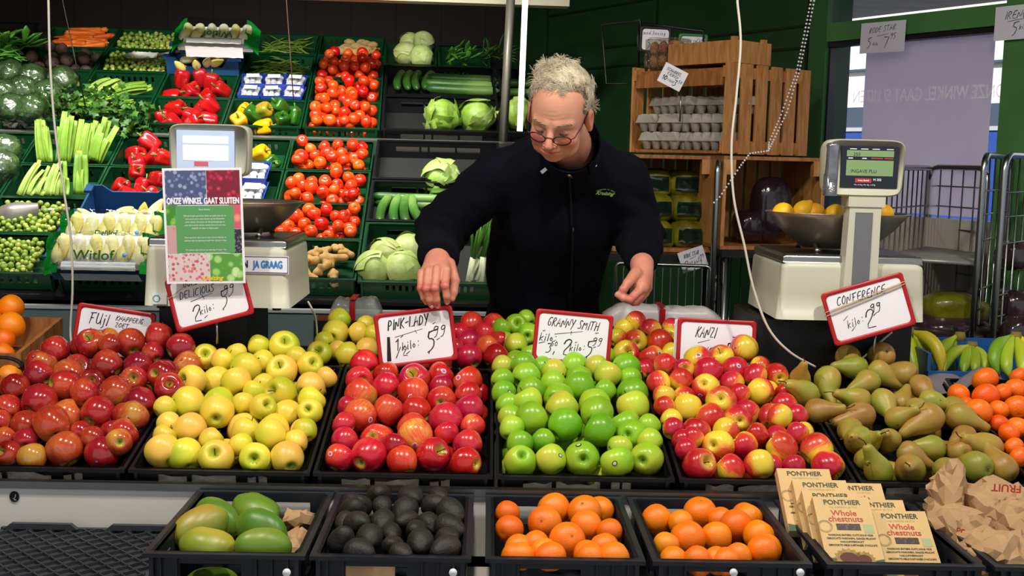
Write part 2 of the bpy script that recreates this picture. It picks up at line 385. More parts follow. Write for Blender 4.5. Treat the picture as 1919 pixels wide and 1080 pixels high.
# ================================================================== SETTING
def planks(name, base, dark, sc=1.0, rough=0.6):
    m, nt, b = new_mat(name); tc = nd(nt, 'ShaderNodeTexCoord').outputs['Object']; oi = nd(nt, 'ShaderNodeObjectInfo').outputs['Random']
    mp = nd(nt, 'ShaderNodeMapping', Vector=tc); mp.inputs['Scale'].default_value = (9*sc, 9*sc, 1.6*sc)
    off = nd(nt, 'ShaderNodeVectorMath', {'operation': 'SCALE'}, i0=(9.0, 3.0, 5.0)); nt.links.new(oi, off.inputs['Scale'])
    v = nd(nt, 'ShaderNodeVectorMath', {'operation': 'ADD'}, i0=mp.outputs[0], i1=off.outputs[0]).outputs[0]
    n1 = nd(nt, 'ShaderNodeTexNoise', Vector=v, Scale=4.0, Detail=6.0, Distortion=1.2).outputs[0]
    nt.links.new(ramp(nt, n1, [(0.3, rgb(dark)), (0.7, rgb(base))]), b.inputs['Base Color']); setb(b, Roughness=rough); bump(nt, b, n1, 0.15, 0.002); return m
M_WOOD = planks('pine_wood', '#CC9256', '#A0682F')
M_WOOD_H = planks('pine_board', '#B0733A', '#824C22', 1.0)
M_GREENWALL = mat('green_paint', '#214426', 0.45, var=0.18, vs=3, bmp=0.1, bs=25)
M_GREENWALL_D = mat('green_paint_groove', '#10240F', 0.6)
M_PLASTER = mat('dark_ceiling', '#3A3630', 0.9, var=0.2, vs=2)
M_CONC = mat('concrete_floor', '#5C5852', 0.8, var=0.3, vs=4, bmp=0.2, bs=40)
M_METAL = mat('brushed_steel', '#A9A9A6', 0.32, 1.0, var=0.15, vs=14)
M_CHROME = mat('zinc_wire', '#9AA0A0', 0.28, 1.0)
M_WHITEP = mat('white_panel', '#E4E0D9', 0.45, var=0.06, vs=5, bmp=0.03, bs=30)
M_BLACKP = mat('black_plastic', '#15161A', 0.38, var=0.25, vs=20)
M_BLACKD = mat('black_box_paint', '#0B0B0C', 0.5, var=0.2, vs=10)
M_NAVYP = mat('dark_grey_plastic', '#20242D', 0.4, var=0.3, vs=14)
M_GREENP = mat('green_crate_plastic', '#0C4022', 0.35, var=0.2, vs=12)
M_BLUEP = mat('blue_crate_plastic', '#1F4A78', 0.42, var=0.15, vs=9)
M_GLASS = mat('window_glass', '#FFFFFF', 0.0, trans=1.0, ior=1.02)
M_PAPER = mat('white_paper', '#EDEBF2', 0.7)
M_INK = mat('black_marker', '#101014', 0.6)
M_RED = mat('red_plastic', '#B5161C', 0.35, var=0.12, vs=15)
M_LINER = mat('grey_paper_liner', '#A39C94', 0.85, var=0.35, vs=30, bmp=0.3, bs=60)
# back wall with dark tiles
def tile_mat():
    m, nt, b = new_mat('brown_wall_tiles'); tc = nd(nt, 'ShaderNodeTexCoord').outputs['Object']
    mp = nd(nt, 'ShaderNodeMapping', Vector=tc); mp.inputs['Rotation'].default_value = (PI/2, 0, 0)
    br = nd(nt, 'ShaderNodeTexBrick', {'offset': 0.0}, Vector=mp.outputs[0], Color1=c4(rgb('#1E140E')), Color2=c4(rgb('#19110C')), Mortar=c4(rgb('#0C0806')), Scale=1.0, Mortar_Size=0.006, Brick_Width=0.28, Row_Height=0.28)
    nt.links.new(br.outputs[0], b.inputs['Base Color']); setb(b, Roughness=0.6, Specular_IOR_Level=0.15); return m
M_TILE = tile_mat()
struct(MB().b2((-6, -2, -0.1), (7, 10, 0)).build('floor', M_CONC))
struct(MB().prism([(-4.3, -0.4), (4.4, -0.4), (4.4, 0.0), (2.78, 2.85), (0.2, 7.25), (-4.3, 7.5)], 3.25, 3.35).build('ceiling', M_PLASTER))  # front stretch is an unseen awning, added to keep sun off the counter
SA = R_(3.0)                                   # the shelving stands a little askew to the counter
UU = np.array([math.cos(SA), math.sin(SA), 0]); NN = np.array([-math.sin(SA), math.cos(SA), 0]); ZZ = np.array([0, 0, 1.0])
SROT = basis(UU, NN, ZZ)
def srot_box(mb, c, d): return mb.box(c, d, SROT)
bw0 = at(500, 30, 7.2)
mb = MB(); srot_box(mb, np.array([bw0[0] - 0.9, bw0[1] + 0.1, 1.6]), (5.4, 0.12, 3.3)); struct(mb.build('wall_back', M_TILE))
struct(MB().b2((-4.3, -0.5, 0), (-4.2, 8, 3.3)).build('wall_left', M_PLASTER))
# right-hand green wall, receding to the left; frame: D along the wall towards the back, Q into the wall
D_ = unit((-math.sin(R_(29.5)), math.cos(R_(29.5)), 0)); Q_ = np.array([D_[1], -D_[0], 0.0])
WP = at(1552, 180, 5.0); WP[2] = 0            # wall point at the window's far jamb
def wall_uv(px, py):
    p = atp(px, py, WP, Q_); w = p - WP; return w.dot(D_), p[2]
def wbox(mb, s0, s1, z0, z1, q0, q1):         # s along D_, q depth (negative = into the room)
    c = WP + D_*(s0 + s1)/2 + Q_*(q0 + q1)/2 + ZZ*(z0 + z1)/2
    return mb.box(c, (abs(s1 - s0), abs(q1 - q0), abs(z1 - z0)), basis(D_, Q_, ZZ))
sR = wall_uv(1884, 180)[0]                     # near jamb
zT = wall_uv(1700, 66)[1]; zTr = wall_uv(1650, 35)[1]
zB = wall_uv(1700, 405)[1]
print('window', sR, zT, zTr, zB)
mb = MB()
wbox(mb, 0.0, 4.2, 0, 3.3, 0, 0.12)           # far part, behind the crates
wbox(mb, sR - 0.14, 0.0, 0, zB, 0, 0.12) if False else None
wbox(mb, sR - 2.6, sR - 0.30, 0, 0.2, 0, 0.12)
wall_r = mb.build('wall_right', M_GREENWALL, org=WP + D_*1); struct(wall_r)
mb = MB()                                      # board joints of the wall
for (ax, ay, bx, by) in ((1030, 28, 1232, 0), (1128, 92, 1230, 76), (1330, 70, 1515, 47), (1440, 98, 1517, 86), (1100, 133, 1230, 113)):
    s0, z0 = wall_uv(ax, ay); s1, z1 = wall_uv(bx, by); wbox(mb, min(s0, 3.4), s1, (z0 + z1)/2 - 0.006, (z0 + z1)/2 + 0.006, -0.006, 0.0)
for px in (1028, 1232, 1515): s0, z0 = wall_uv(px, 60); wbox(mb, s0 - 0.008, s0 + 0.008, 1.1, 3.2, -0.006, 0)
t = mb.build('wall_joint', M_GREENWALL_D, org=WP + D_*1); t.name = 'trim_1'; struct(t)
mb = MB(); s0, _ = wall_uv(1536, 100)
wbox(mb, 0.0, 0.10, 0, 3.3, -0.03, 0.0); struct(mb.build('trim_2', mat('green_post_paint', '#2E5F30', 0.4, var=0.15, vs=4), org=WP))
# window: frame, glass, grey panel underneath
M_FRAME = mat('green_frame_paint', '#467840', 0.4, var=0.2, vs=5)
wf = MB(); T = 0.07
wbox(wf, sR - 0.16, sR, 0, 3.3, -0.03, 0.09)                       # near post
wbox(wf, sR, 0.0, zT, zTr, -0.03, 0.09); wbox(wf, sR, 0.0, zTr + 0.30, 3.3, -0.03, 0.09)
wbox(wf, sR - 1.6, sR - 0.16, zT, zTr, -0.03, 0.09); wbox(wf, sR - 1.6, sR - 0.16, zTr + 0.30, 3.3, -0.03, 0.09)
wbox(wf, sR - 1.7, sR - 1.6, 0, 3.3, -0.03, 0.09)
win = wf.build('window_1', M_FRAME, org=WP); struct(win)
mb = MB(); wbox(mb, sR + 0.002, -0.002, zB, zT - 0.001, 0.03, 0.036); wbox(mb, sR + 0.002, -0.002, zTr + 0.001, zTr + 0.30, 0.03, 0.036)
wbox(mb, sR - 1.598, sR - 0.162, zB, zT - 0.001, 0.03, 0.036); wbox(mb, sR - 1.598, sR - 0.162, zTr + .001, zTr + 0.30, 0.03, 0.036); mb.build('window_pane', M_GLASS, win)
mb = MB(); wbox(mb, sR, 0.0, zT - 0.022, zT, -0.02, 0.03); wbox(mb, -0.012, 0.0, zB, zT, -0.012, 0.03); wbox(mb, sR, sR + 0.01, zB, zT, -0.012, 0.03); mb.build('window_seal', M_BLACKP, win)
mb = MB(); wbox(mb, sR - 1.6, 0.0, 0.0, zB, 0.0, 0.06); mb.build('lower_panel', mat('pale_grey_panel', '#AFA8A0', 0.6, var=0.12, vs=5), win)
# outside: a pale building front with a blue band, and a canopy soffit
M_FACADE = mat('white_facade', '#F4F2EE', 0.7, var=0.04, vs=1); 
def obox(mb, s0, s1, z0, z1, q0, q1): return wbox(mb, s0, s1, z0, z1, q0, q1)
ob = thing('neighbour_building', 'pale building with dark and blue bands seen through the window', 'building', WP + Q_*4.2)
def zat(px, py, q):                            # height seen through the window at distance q beyond the wall
    return atp(px, py, WP + Q_*q, Q_)[2]
za, zb, zc, zd = zat(1570, 118, 4), zat(1570, 203, 4), zat(1570, 240, 4), zat(1570, 247, 4)
zsk = zat(1570, 133, 4)
mb = MB(); obox(mb, -6, 8, zb, 6.5, 4.0, 4.3); mb.build('facade', M_FACADE, ob)
mb = MB(); obox(mb, -6, 8, zsk - 0.02, zsk, 3.97, 4.0); obox(mb, -6, 8, zc, zb, 3.95, 4.3); mb.build('dark_band', mat('slate_band', '#4A5668', 0.5), ob)
mb = MB(); obox(mb, -6, 8, zd, zc, 3.94, 4.3); mb.build('sill_band', mat('pale_sill', '#B9BDC0', 0.6), ob)
mb = MB(); obox(mb, -6, 8, 0, zd, 3.95, 4.3); mb.build('blue_band', mat('blue_cladding', '#2F4FA0', 0.5), ob)
cz = zat(1640, 36, 1.6)
mb = MB(); obox(mb, -3.0, 4, zat(1640, 30, 1.1), zat(1640, 30, 1.1) + 0.10, 0.13, 1.1); cn = mb.build('canopy', mat('cream_soffit', '#F0E6BE', 0.7, var=0.2, vs=8)); tag(cn, 'cream wooden canopy above the window outside', 'canopy')
mb = MB(); mb.b2((-9, 3, -0.3), (12, 20, -0.12)); struct(mb.build('outside_pavement', mat('paving_outside', '#B4B0AA', 0.8, var=0.2, vs=3)))

# ================================================================== COUNTER
CP0 = at(760, 888, 2.52); CT = R_(13.0)        # front rim line of the display crates and their tilt
CZ0 = 0.780
zl = at(480, 909, 2.50)[2]
ct = thing('display_counter', 'long sloping fruit counter with white front panel and steel lip', 'counter', (0, 2.5, 0))
MB().b2((-1.75, 2.50, 0.60), (1.95, 2.512, zl - 0.014)).build('front_panel', M_WHITEP, ct)
MB().b2((-1.75, 2.494, zl - 0.016), (1.95, 2.516, zl)).build('steel_lip', M_METAL, ct)
mb = MB(); mb.prism([(2.513, 0.655), (3.11, 0.792), (3.11, 0.78), (2.513, 0.64)], -1.75, 1.95, M=basis((0, 1, 0), (0, 0, 1), (1, 0, 0)))
mb.b2((-1.75, 3.112, 0.815), (1.95, 3.46, 0.828)); mb.b2((-1.75, 3.45, 0), (1.95, 3.47, 0.815)); mb.build('top_board', mat('counter_board', '#4A4642', 0.7), ct)
LZ = 0.576
mb = MB(); mb.b2((-1.75, 2.00, LZ - 0.025), (1.95, 2.499, LZ)); mb.build('ledge', M_WHITEP, ct)
mb = MB(); mb.b2((-1.75, 2.02, 0.0), (1.95, 2.04, LZ - 0.026)); mb.build('skirt_panel', M_WHITEP, ct)
# small black oval sticker on the panel
def disc_frame(c, nrm, up=(0, 0, 1)):
    z = unit(nrm); x = unit(np.cross(up, z)); y = np.cross(z, x); X = np.eye(4); X[:3, :3] = basis(x, y, z); X[:3, 3] = c; return X
X = disc_frame(at(27, 931, 2.4985), (0, -1, 0))
mb = MB(); mb.add(np.array([[0.011*math.cos(a), 0.0125*math.sin(a), 0.0005] for a in np.linspace(0, 2*PI, 24, endpoint=False)]) @ X[:3, :3].T + X[:3, 3], [tuple(range(24))])
mb.cm = 1; hand(mb, 'J', -0.003, -0.004, 0.009, X, 0.0008, z=0.001); hand(mb, 'uuu', -0.001, -0.008, 0.003, X, 0.0005, z=0.001)
mb.build('panel_sticker', [M_BLACKD, M_PAPER], ct)

# ------------------------------------------------------------------ crates
def wall_bars(mb, L, z0, z1, t, holes, ax, off):
    """a crate side along axis ax (0 x, 1 y) at offset off, with rectangular holes [(a0,a1,h0,h1)]"""
    def bx(a0, a1, b0, b1):
        if a1 - a0 < 1e-5 or b1 - b0 < 1e-5: return
        if ax == 0: mb.b2((a0, off, b0), (a1, off + t, b1))
        else: mb.b2((off, a0, b0), (off + t, a1, b1))
    a_s, a_e = L
    if not holes: bx(a_s, a_e, z0, z1); return
    h0, h1 = holes[0][2], holes[0][3]
    bx(a_s, a_e, z0, h0); bx(a_s, a_e, h1, z1); c = a_s
    for (a0, a1, _, _) in holes: bx(c, a0, h0, h1); c = a1
    bx(c, a_e, h0, h1)
def crate_mb(w, d, h, fh=(), sh=(), t=0.007, rim=0.014, bh=(), rib=0, fdrop=0.0):
    """open box; local frame: x across, y from the front backwards, rim plane z=0"""
    mb = MB(); x = w/2
    wall_bars(mb, (-x + rim, x - rim), -h, -fdrop, t, [(a, b, c, e) for a, b, c, e in fh], 0, rim - t)
    wall_bars(mb, (-x + rim, x - rim), -h, 0, t, [(a, b, c, e) for a, b, c, e in bh], 0, d - rim)
    for s in (-1, 1):
        off = -x + rim - t if s < 0 else x - rim
        wall_bars(mb, (rim, d - rim), -h, 0, t, [(a, b, c, e) for a, b, c, e in sh], 1, off)
    mb.b2((-x + rim - t, rim - t, -h), (x - rim + t, d - rim + t, -h + 0.005))
    # rim flange
    mb.b2((-x, 0, -0.008 - fdrop), (x, rim, 0 - fdrop)); mb.b2((-x, d - rim, -0.008), (x, d, 0))
    mb.b2((-x, rim, -0.008), (-x + rim, d - rim, 0)); mb.b2((x - rim, rim, -0.008), (x, d - rim, 0))
    # vertical ribs under the flange
    for k in range(rib):
        xx = -x + rim + (k + 0.5)*(w - 2*rim)/rib
        if any(a - .002 < xx < b + .002 for a, b, _, _ in fh): continue
        mb.b2((xx - 0.0015, 0.002, -h), (xx + 0.0015, rim - t, -0.008 - fdrop))
    for s in (-1, 1):
        for yy in (0.001, d - 0.001 - 0.006): mb.b2((s*(x - 0.016) - 0.004, yy, -h), (s*(x - 0.016) + 0.004, yy + 0.006, -0.008 - (fdrop if yy < 0.1 else 0)))
    return mb
def crate_at(mesh, name, X, label, cat, group):
    o = bpy.data.objects.new(name, mesh); COL.objects.link(o); o.matrix_world = Matrix(X.tolist()); XF[o.name] = X
    return tag(o, label, cat, group)
def frame4(R3, p): X = np.eye(4); X[:3, :3] = R3; X[:3, 3] = p; return X
hs = [(-0.14, -0.075, -0.04, -0.014), (-0.065, 0.035, -0.04, -0.014), (0.06, 0.08, -0.04, -0.014), (0.085, 0.105, -0.04, -0.014)]
ME_BIG = crate_mb(0.405, 0.60, 0.10, fh=hs, rib=0).mesh('fruit_crate', M_BLACKP)
ME_BIGB = crate_mb(0.405, 0.33, 0.085, fh=hs).mesh('fruit_crate', M_BLACKP)
CXS = [-1.415, -1.003, -0.590, -0.178, 0.2335, 0.649, 1.063, 1.476]
CN = ['oranges at the far left', 'glossy red apples', 'yellow apples', 'pink red apples', 'green apples', 'red and yellow apples', 'pears', 'mandarins at the far right']
CROT = rotm('X', 13.0)
def cpt(x, y, z): return np.array([x, 2.52, CZ0]) + CROT @ np.array([0, y, z])   # counter crate frame -> world
for i, x in enumerate(CXS):
    if i in (0,): continue
    crate_at(ME_BIG, 'fruit_crate', frame4(CROT, (x, 2.52, CZ0)), 'black plastic display crate holding the %s' % CN[i], 'crate', 'black crates in the front row of the counter')
    if i < 7:
        mb = MB(); mb.b2((x - 0.168, 2.5, 0), (x + 0.168, 2.5, 0))
        mb = MB(); n_ = 14; G = np.zeros((n_, 2, 3))
        for k in range(n_):
            xx = x - 0.165 + 0.33*k/(n_ - 1); G[k, 0] = cpt(xx, 0.0215 + 0.003*RS.rand(), -0.09); G[k, 1] = cpt(xx, 0.021 + 0.002*RS.rand(), -0.018 - 0.014*RS.rand())
        mb.grid(G); G2 = G + np.array([0, 0.0015, 0]); mb.grid(G2[::-1])
        tag(mb.build('paper_liner', M_LINER), 'grey paper liner showing through the slots of the %s crate' % CN[i], 'paper liner', 'paper liners in the counter crates')
CB = {2: 'spare yellow apples', 3: 'spare red apples', 4: 'spare green apples', 5: 'spare bicoloured apples'}
BZ = at(760, 688, 3.13)[2]
for i in CB:
    crate_at(ME_BIGB, 'fruit_crate', frame4(np.eye(3), (CXS[i], 3.118, BZ)), 'black crate behind the price signs holding %s' % CB[i], 'crate', 'black crates in the back row of the counter')
# lower crates on the ledge
LCX = [-0.478, -0.168, 0.160, 0.475, 0.805, 1.125]; LRZ = 0.748
LN = ['mangoes', 'avocados', 'oranges beside the avocados', 'oranges beside the chestnut boxes', 'boxed chestnuts', 'brown paper bags']
fh = [(-0.085, 0.03, -0.095, -0.022)]
ME_LOW = crate_mb(0.302, 0.41, 0.17, fh=fh, sh=[(0.05, 0.15, -0.075, -0.03), (0.24, 0.35, -0.075, -0.03)], bh=[(-0.1, 0.1, -0.06, -0.02)], rim=0.018, rib=9).mesh('small_crate', M_NAVYP)
for i, x in enumerate(LCX):
    crate_at(ME_LOW, 'small_crate', frame4(np.eye(3), (x, 2.075, LRZ)), 'dark grey plastic crate on the ledge holding %s' % LN[i], 'crate', 'small crates along the front ledge')
# upturned crates with lattice bottoms, at the lower left
M_LATT = mat('grey_lattice_plastic', '#3C3F45', 0.5, var=0.3, vs=10)
def lattice_crate(cx, label):
    w, d, h = 0.40, 0.46, 0.085; mb = MB(); z = LZ + h
    mb.b2((cx - w/2, 2.02, LZ), (cx + w/2, 2.03, z - 0.004)); mb.b2((cx - w/2, 2.465, LZ), (cx + w/2, 2.475, z + 0.0))
    mb.b2((cx - w/2, 2.03, LZ), (cx - w/2 + 0.008, 2.465, z - 0.004)); mb.b2((cx + w/2 - 0.008, 2.03, LZ), (cx + w/2, 2.465, z - 0.004))
    mb.b2((cx - w/2 + 0.008, 2.03, z - 0.012), (cx + w/2 - 0.008, 2.465, z - 0.007))
    for (a, b) in ((cx - w/2 + 0.01, cx - 0.03), (cx + 0.03, cx + w/2 - 0.01)):
        mb.prism([(a, 0), (b, 0), (b - 0.015, 0.012), (a + 0.015, 0.012)], 0, 0.012, M=basis((1, 0, 0), (0, 0, 1), (0, -1, 0)), org=(0, 2.468, z))
    for s in (-1, 1):      # diagonal bars of the lattice
        for k in np.arange(-0.5, 0.52, 0.043):
            a = np.array([cx + k - 0.23*0.9, 2.03]); b = np.array([cx + k + 0.23*0.9, 2.465])
            if s < 0: a[0], b[0] = b[0], a[0]
            dx = b[0] - a[0]; ta, tb = (cx - w/2 + 0.008 - a[0])/dx, (cx + w/2 - 0.008 - a[0])/dx
            t0, t1 = max(0.0, min(ta, tb)), min(1.0, max(ta, tb))
            if t1 - t0 < 0.03: continue
            p, q = a + (b - a)*t0, a + (b - a)*t1; L = np.linalg.norm(q - p)
            if L < 0.02: continue
            an = math.atan2(q[1] - p[1], q[0] - p[0])
            mb.box((*(p + q)/2, z - 0.0035), (L, 0.003, 0.007), rotm('Z', math.degrees(an)))
    mb.csm = False
    return tag(mb.build('lattice_crate', M_LATT), label, 'crate', 'upturned crates at the lower left')
lattice_crate(-0.855, 'upturned dark lattice-bottomed crate beside the mango crate')
lattice_crate(-1.262, 'upturned dark lattice-bottomed crate at the far left edge')
# ================================================================== FRUIT
def fruit_mat(name, stops, rough=0.28, k=0.55, amt=0.5, ns=14.0, streak=0.0, spots=0.0, spotc='#E8D9A0', end=None, endw=0.5, R=0.038, hue=0.03, val=0.25, bmp=0.0, bs=300, coat=0.0, shift=0.35, sss=0.0, axis=0):
    """skin whose colour runs through stops with a blush side (x), noise and per-fruit shift; end = colour round stalk and calyx"""
    m, nt, b = new_mat(name); tc = nd(nt, 'ShaderNodeTexCoord').outputs['Object']; oi = nd(nt, 'ShaderNodeObjectInfo').outputs['Random']
    sep = nd(nt, 'ShaderNodeSeparateXYZ', Vector=tc).outputs
    off = nd(nt, 'ShaderNodeVectorMath', {'operation': 'SCALE'}, i0=(31.0, 17.0, 23.0)); nt.links.new(oi, off.inputs['Scale'])
    vec = nd(nt, 'ShaderNodeVectorMath', {'operation': 'ADD'}, i0=tc, i1=off.outputs[0]).outputs[0]
    n1 = nd(nt, 'ShaderNodeTexNoise', Vector=vec, Scale=ns, Detail=4.0, Roughness=0.6).outputs[0]
    f = mth(nt, 'MULTIPLY', sep[axis], amt/(2*R)); f = mth(nt, 'ADD', f, 0.5)
    f = mth(nt, 'ADD', f, mth(nt, 'MULTIPLY', mth(nt, 'SUBTRACT', n1, 0.5), k*2))
    f = mth(nt, 'ADD', f, mth(nt, 'MULTIPLY', mth(nt, 'SUBTRACT', oi, 0.5), shift))
    if streak > 0:
        at2 = nd(nt, 'ShaderNodeMath', {'operation': 'ARCTAN2'}, i0=sep[1], i1=sep[0]).outputs[0]
        cb = nd(nt, 'ShaderNodeCombineXYZ', X=mth(nt, 'MULTIPLY', at2, 7.0), Y=mth(nt, 'MULTIPLY', sep[2], 22.0), Z=mth(nt, 'MULTIPLY', oi, 50.0)).outputs[0]
        n2 = nd(nt, 'ShaderNodeTexNoise', Vector=cb, Scale=2.2, Detail=3.0).outputs[0]
        f = mth(nt, 'ADD', f, mth(nt, 'MULTIPLY', mth(nt, 'SUBTRACT', n2, 0.5), streak*2))
    c = ramp(nt, f, [(p, rgb(h)) for p, h in stops])
    if end:
        r2 = nd(nt, 'ShaderNodeVectorMath', {'operation': 'LENGTH'}, i0=nd(nt, 'ShaderNodeCombineXYZ', X=sep[0], Y=sep[1]).outputs[0]).outputs['Value']
        g = nd(nt, 'ShaderNodeMapRange', Value=mth(nt, 'ADD', r2, mth(nt, 'MULTIPLY', mth(nt, 'SUBTRACT', n1, 0.5), 0.02)), i1=R*0.22, i2=R*endw, i3=0.85, i4=0.0).outputs[0]
        c = mixc(nt, g, c, rgb(end))
    if spots > 0:
        vo = nd(nt, 'ShaderNodeTexVoronoi', Vector=vec, Scale=230.0).outputs['Distance']
        g = nd(nt, 'ShaderNodeMapRange', Value=vo, i1=0.10, i2=0.22, i3=spots, i4=0.0).outputs[0]; c = mixc(nt, g, c, rgb(spotc))
    hs_ = nd(nt, 'ShaderNodeHueSaturation', Color=c, Hue=mth(nt, 'ADD', mth(nt, 'MULTIPLY', mth(nt, 'FRACT', mth(nt, 'MULTIPLY', oi, 5.7)), hue), 0.5 - hue/2),
             Value=mth(nt, 'ADD', mth(nt, 'MULTIPLY', mth(nt, 'FRACT', mth(nt, 'MULTIPLY', oi, 11.3)), val), 1 - val/2))
    nt.links.new(hs_.outputs[0], b.inputs['Base Color']); setb(b, Roughness=rough, Coat_Weight=coat, Coat_Roughness=0.06)
    if sss: setb(b, Subsurface_Weight=sss, Subsurface_Scale=0.008); b.inputs['Subsurface Radius'].default_value = (1, 0.5, 0.25)
    if bmp > 0:
        n3 = nd(nt, 'ShaderNodeTexNoise', Vector=vec, Scale=float(bs), Detail=2.0).outputs[0]; bump(nt, b, n3, bmp, 0.002)
    return m
F_FUJI = fruit_mat('dark_red_apple_skin', [(0.1, '#C8913A'), (0.3, '#C0502C'), (0.55, '#AA2620'), (0.88, '#80101A')], 0.16, 0.5, 0.5, streak=0.22, spots=0.25, spotc='#E08060', end='#A0A03A', endw=0.36, coat=0.5, hue=0.02, shift=0.4, val=0.3)
F_GOLD = fruit_mat('yellow_apple_skin', [(0.0, '#B6C42A'), (0.3, '#DCCF36'), (0.65, '#F0D54A'), (0.95, '#F2C052')], 0.36, 0.3, 0.6, spots=0.22, spotc='#B8A050', end='#B4BE30', endw=0.5, hue=0.03, shift=0.6, val=0.16, sss=0.08)
F_PINK = fruit_mat('pink_red_apple_skin', [(0.02, '#E0A040'), (0.22, '#DE4A30'), (0.5, '#CC1B2B'), (0.9, '#A8122C')], 0.24, 0.4, 0.5, streak=0.22, spots=0.2, spotc='#F09080', end='#C8BC4A', endw=0.42, coat=0.25, hue=0.02, shift=0.4, val=0.25)
F_GRAN = fruit_mat('green_apple_skin', [(0.0, '#6AA816'), (0.45, '#90C226'), (0.75, '#B2CC36'), (1.0, '#CEC640')], 0.3, 0.25, 0.5, spots=0.35, spotc='#D6E890', end='#7AB020', hue=0.025, shift=0.7, val=0.2, sss=0.06)
F_KANZ = fruit_mat('bicoloured_apple_skin', [(0.2, '#E6CE3C'), (0.38, '#EAA03A'), (0.52, '#DA4430'), (0.88, '#BC1A2A')], 0.26, 0.35, 1.1, streak=0.2, spots=0.12, spotc='#F0A070', end='#D8C23E', endw=0.6, coat=0.2, hue=0.02, shift=0.45, val=0.2)
F_ORNG = fruit_mat('orange_peel', [(0.0, '#F08008'), (0.5, '#F57A08'), (1.0, '#FA9A1C')], 0.36, 0.3, 0.3, bmp=0.35, bs=420, hue=0.02, shift=0.6, val=0.14, sss=0.05)
F_MAND = fruit_mat('mandarin_peel', [(0.0, '#F2600A'), (0.5, '#F76E0A'), (1.0, '#FB8618')], 0.34, 0.3, 0.3, bmp=0.5, bs=260, hue=0.015, shift=0.5, val=0.12)
F_PEAR = fruit_mat('russet_pear_skin', [(0.12, '#7E8C26'), (0.38, '#969030'), (0.58, '#A88638'), (0.9, '#A07032')], 0.42, 0.5, 0.25, ns=26, spots=0.35, spotc='#6E5420', hue=0.02, shift=0.4, val=0.25, bmp=0.1, bs=200)
F_MANG = fruit_mat('mango_skin', [(0.1, '#4A7420'), (0.42, '#6E8E28'), (0.68, '#A89A34'), (0.95, '#BE6A2E')], 0.38, 0.25, 0.5, ns=9, R=0.055, spots=0.15, spotc='#B8C070', hue=0.02, shift=0.5)
F_AVOC = fruit_mat('avocado_skin', [(0.0, '#17160F'), (0.5, '#1B1714'), (1.0, '#30261D')], 0.6, 0.5, 0.3, ns=30, bmp=0.7, bs=140, hue=0.03, val=0.5)
F_TOMA = fruit_mat('tomato_skin', [(0.0, '#E65518'), (0.5, '#DE3C10'), (1.0, '#C82A10')], 0.22, 0.2, 0.4, R=0.03, hue=0.015, shift=0.7, val=0.2, coat=0.3)
M_STEM = mat('brown_stalk', '#4A3A1E', 0.7); M_CALYX = mat('dark_calyx', '#3A2E16', 0.8); M_NAVEL = mat('orange_button', '#6E7A2A', 0.7)
# profiles (r, z), bottom to top, unit radius
def smooth_prof(P, it=2):
    P = np.array(P, float)
    for _ in range(it):
        Q = [P[0]]
        for a, b in zip(P[:-1], P[1:]): Q += [a*.75 + b*.25, a*.25 + b*.75]
        P = np.array(Q + [P[-1]])
    return P
AP = smooth_prof([(0, -.62), (.10, -.64), (.20, -.80), (.36, -.90), (.56, -.84), (.76, -.66), (.93, -.34), (1.02, .0), (1.01, .32), (.90, .62), (.70, .84), (.48, .92), (.30, .84), (.13, .60), (.03, .46), (0, .45)], 1)
def body_mesh(prof, R, n=28, lobes=0, la=0.0, seed=0, noise=0.0, bend=0.0, name='f', m=None, flat=1.0):
    prof = np.array(prof); V = []; K = len(prof)
    for r, z in prof:
        for i in range(n):
            a = 2*PI*i/n; rr = r*(1 + la*math.cos(lobes*a + seed)*(0.5 - 0.5*z)); V.append((rr*math.cos(a), rr*math.sin(a)*flat, z))
    V = np.array(V)*R
    if noise: V = V*(1 + noise*VA(V/R + seed*3.7, 1.6))[:, None]
    if bend:
        zz = V[:, 2]/R; V[:, 0] += bend*R*np.clip(zz - 0.2, 0, 9)**2
    F = [(k*n + i, k*n + (i + 1) % n, (k + 1)*n + (i + 1) % n, (k + 1)*n + i) for k in range(K - 1) for i in range(n)]
    mb = MB(); mb.add(V, F); return mb.mesh(name, m)
def stalk_mesh(p, r, name='stalk', m=None): return MB().tube(p, r, 6).mesh(name, m or M_STEM)
def star_mesh(z, r, n=5, name='calyx', m=None, up=-1, lift=0.0):
    mb = MB()
    for k in range(n):
        a = 2*PI*k/n; b = a + 0.35; c = a - 0.35
        mb.add([(0, 0, z), (r*.5*math.cos(b), r*.5*math.sin(b), z + up*r*0.25 + lift), (r*math.cos(a), r*math.sin(a), z + up*r*0.55 + lift), (r*.5*math.cos(c), r*.5*math.sin(c), z + up*r*0.25 + lift)], [(0, 1, 2, 3)])
    return mb.mesh(name, m or M_CALYX)
def prof_radius(prof):
    P = np.array(prof); th = np.arctan2(P[:, 1], P[:, 0]); rr = np.hypot(P[:, 0], P[:, 1]); o = np.argsort(th); return lambda t: np.interp(t, th[o], rr[o])
AR = prof_radius(AP)
def sticker_mesh(d, R, a, b, mats, spin=0.3, lay=(1.0, .68)):
    """small label hugging an apple, centred in direction d (fruit frame)"""
    Rm = zrot(d, spin); mb = MB()
    for L, s in enumerate(lay):
        rings = [0, .5, 1.0]; V = []; n = 14
        for q in rings:
            for i in range(n):
                t = 2*PI*i/n; v = Rm @ np.array([a*s*q*math.cos(t)/R, b*s*q*math.sin(t)/R, 1.0]); v /= np.linalg.norm(v)
                V.append(v*(AR(math.atan2(v[2], math.hypot(v[0], v[1])))*R + 0.0006 + 0.0003*L))
        mb.cm = L; mb.add(V, [(k*n + i, k*n + (i + 1) % n, (k + 1)*n + (i + 1) % n, (k + 1)*n + i) for k in range(2) for i in range(n)])
    return mb.mesh('sticker', mats)
R0 = 0.038
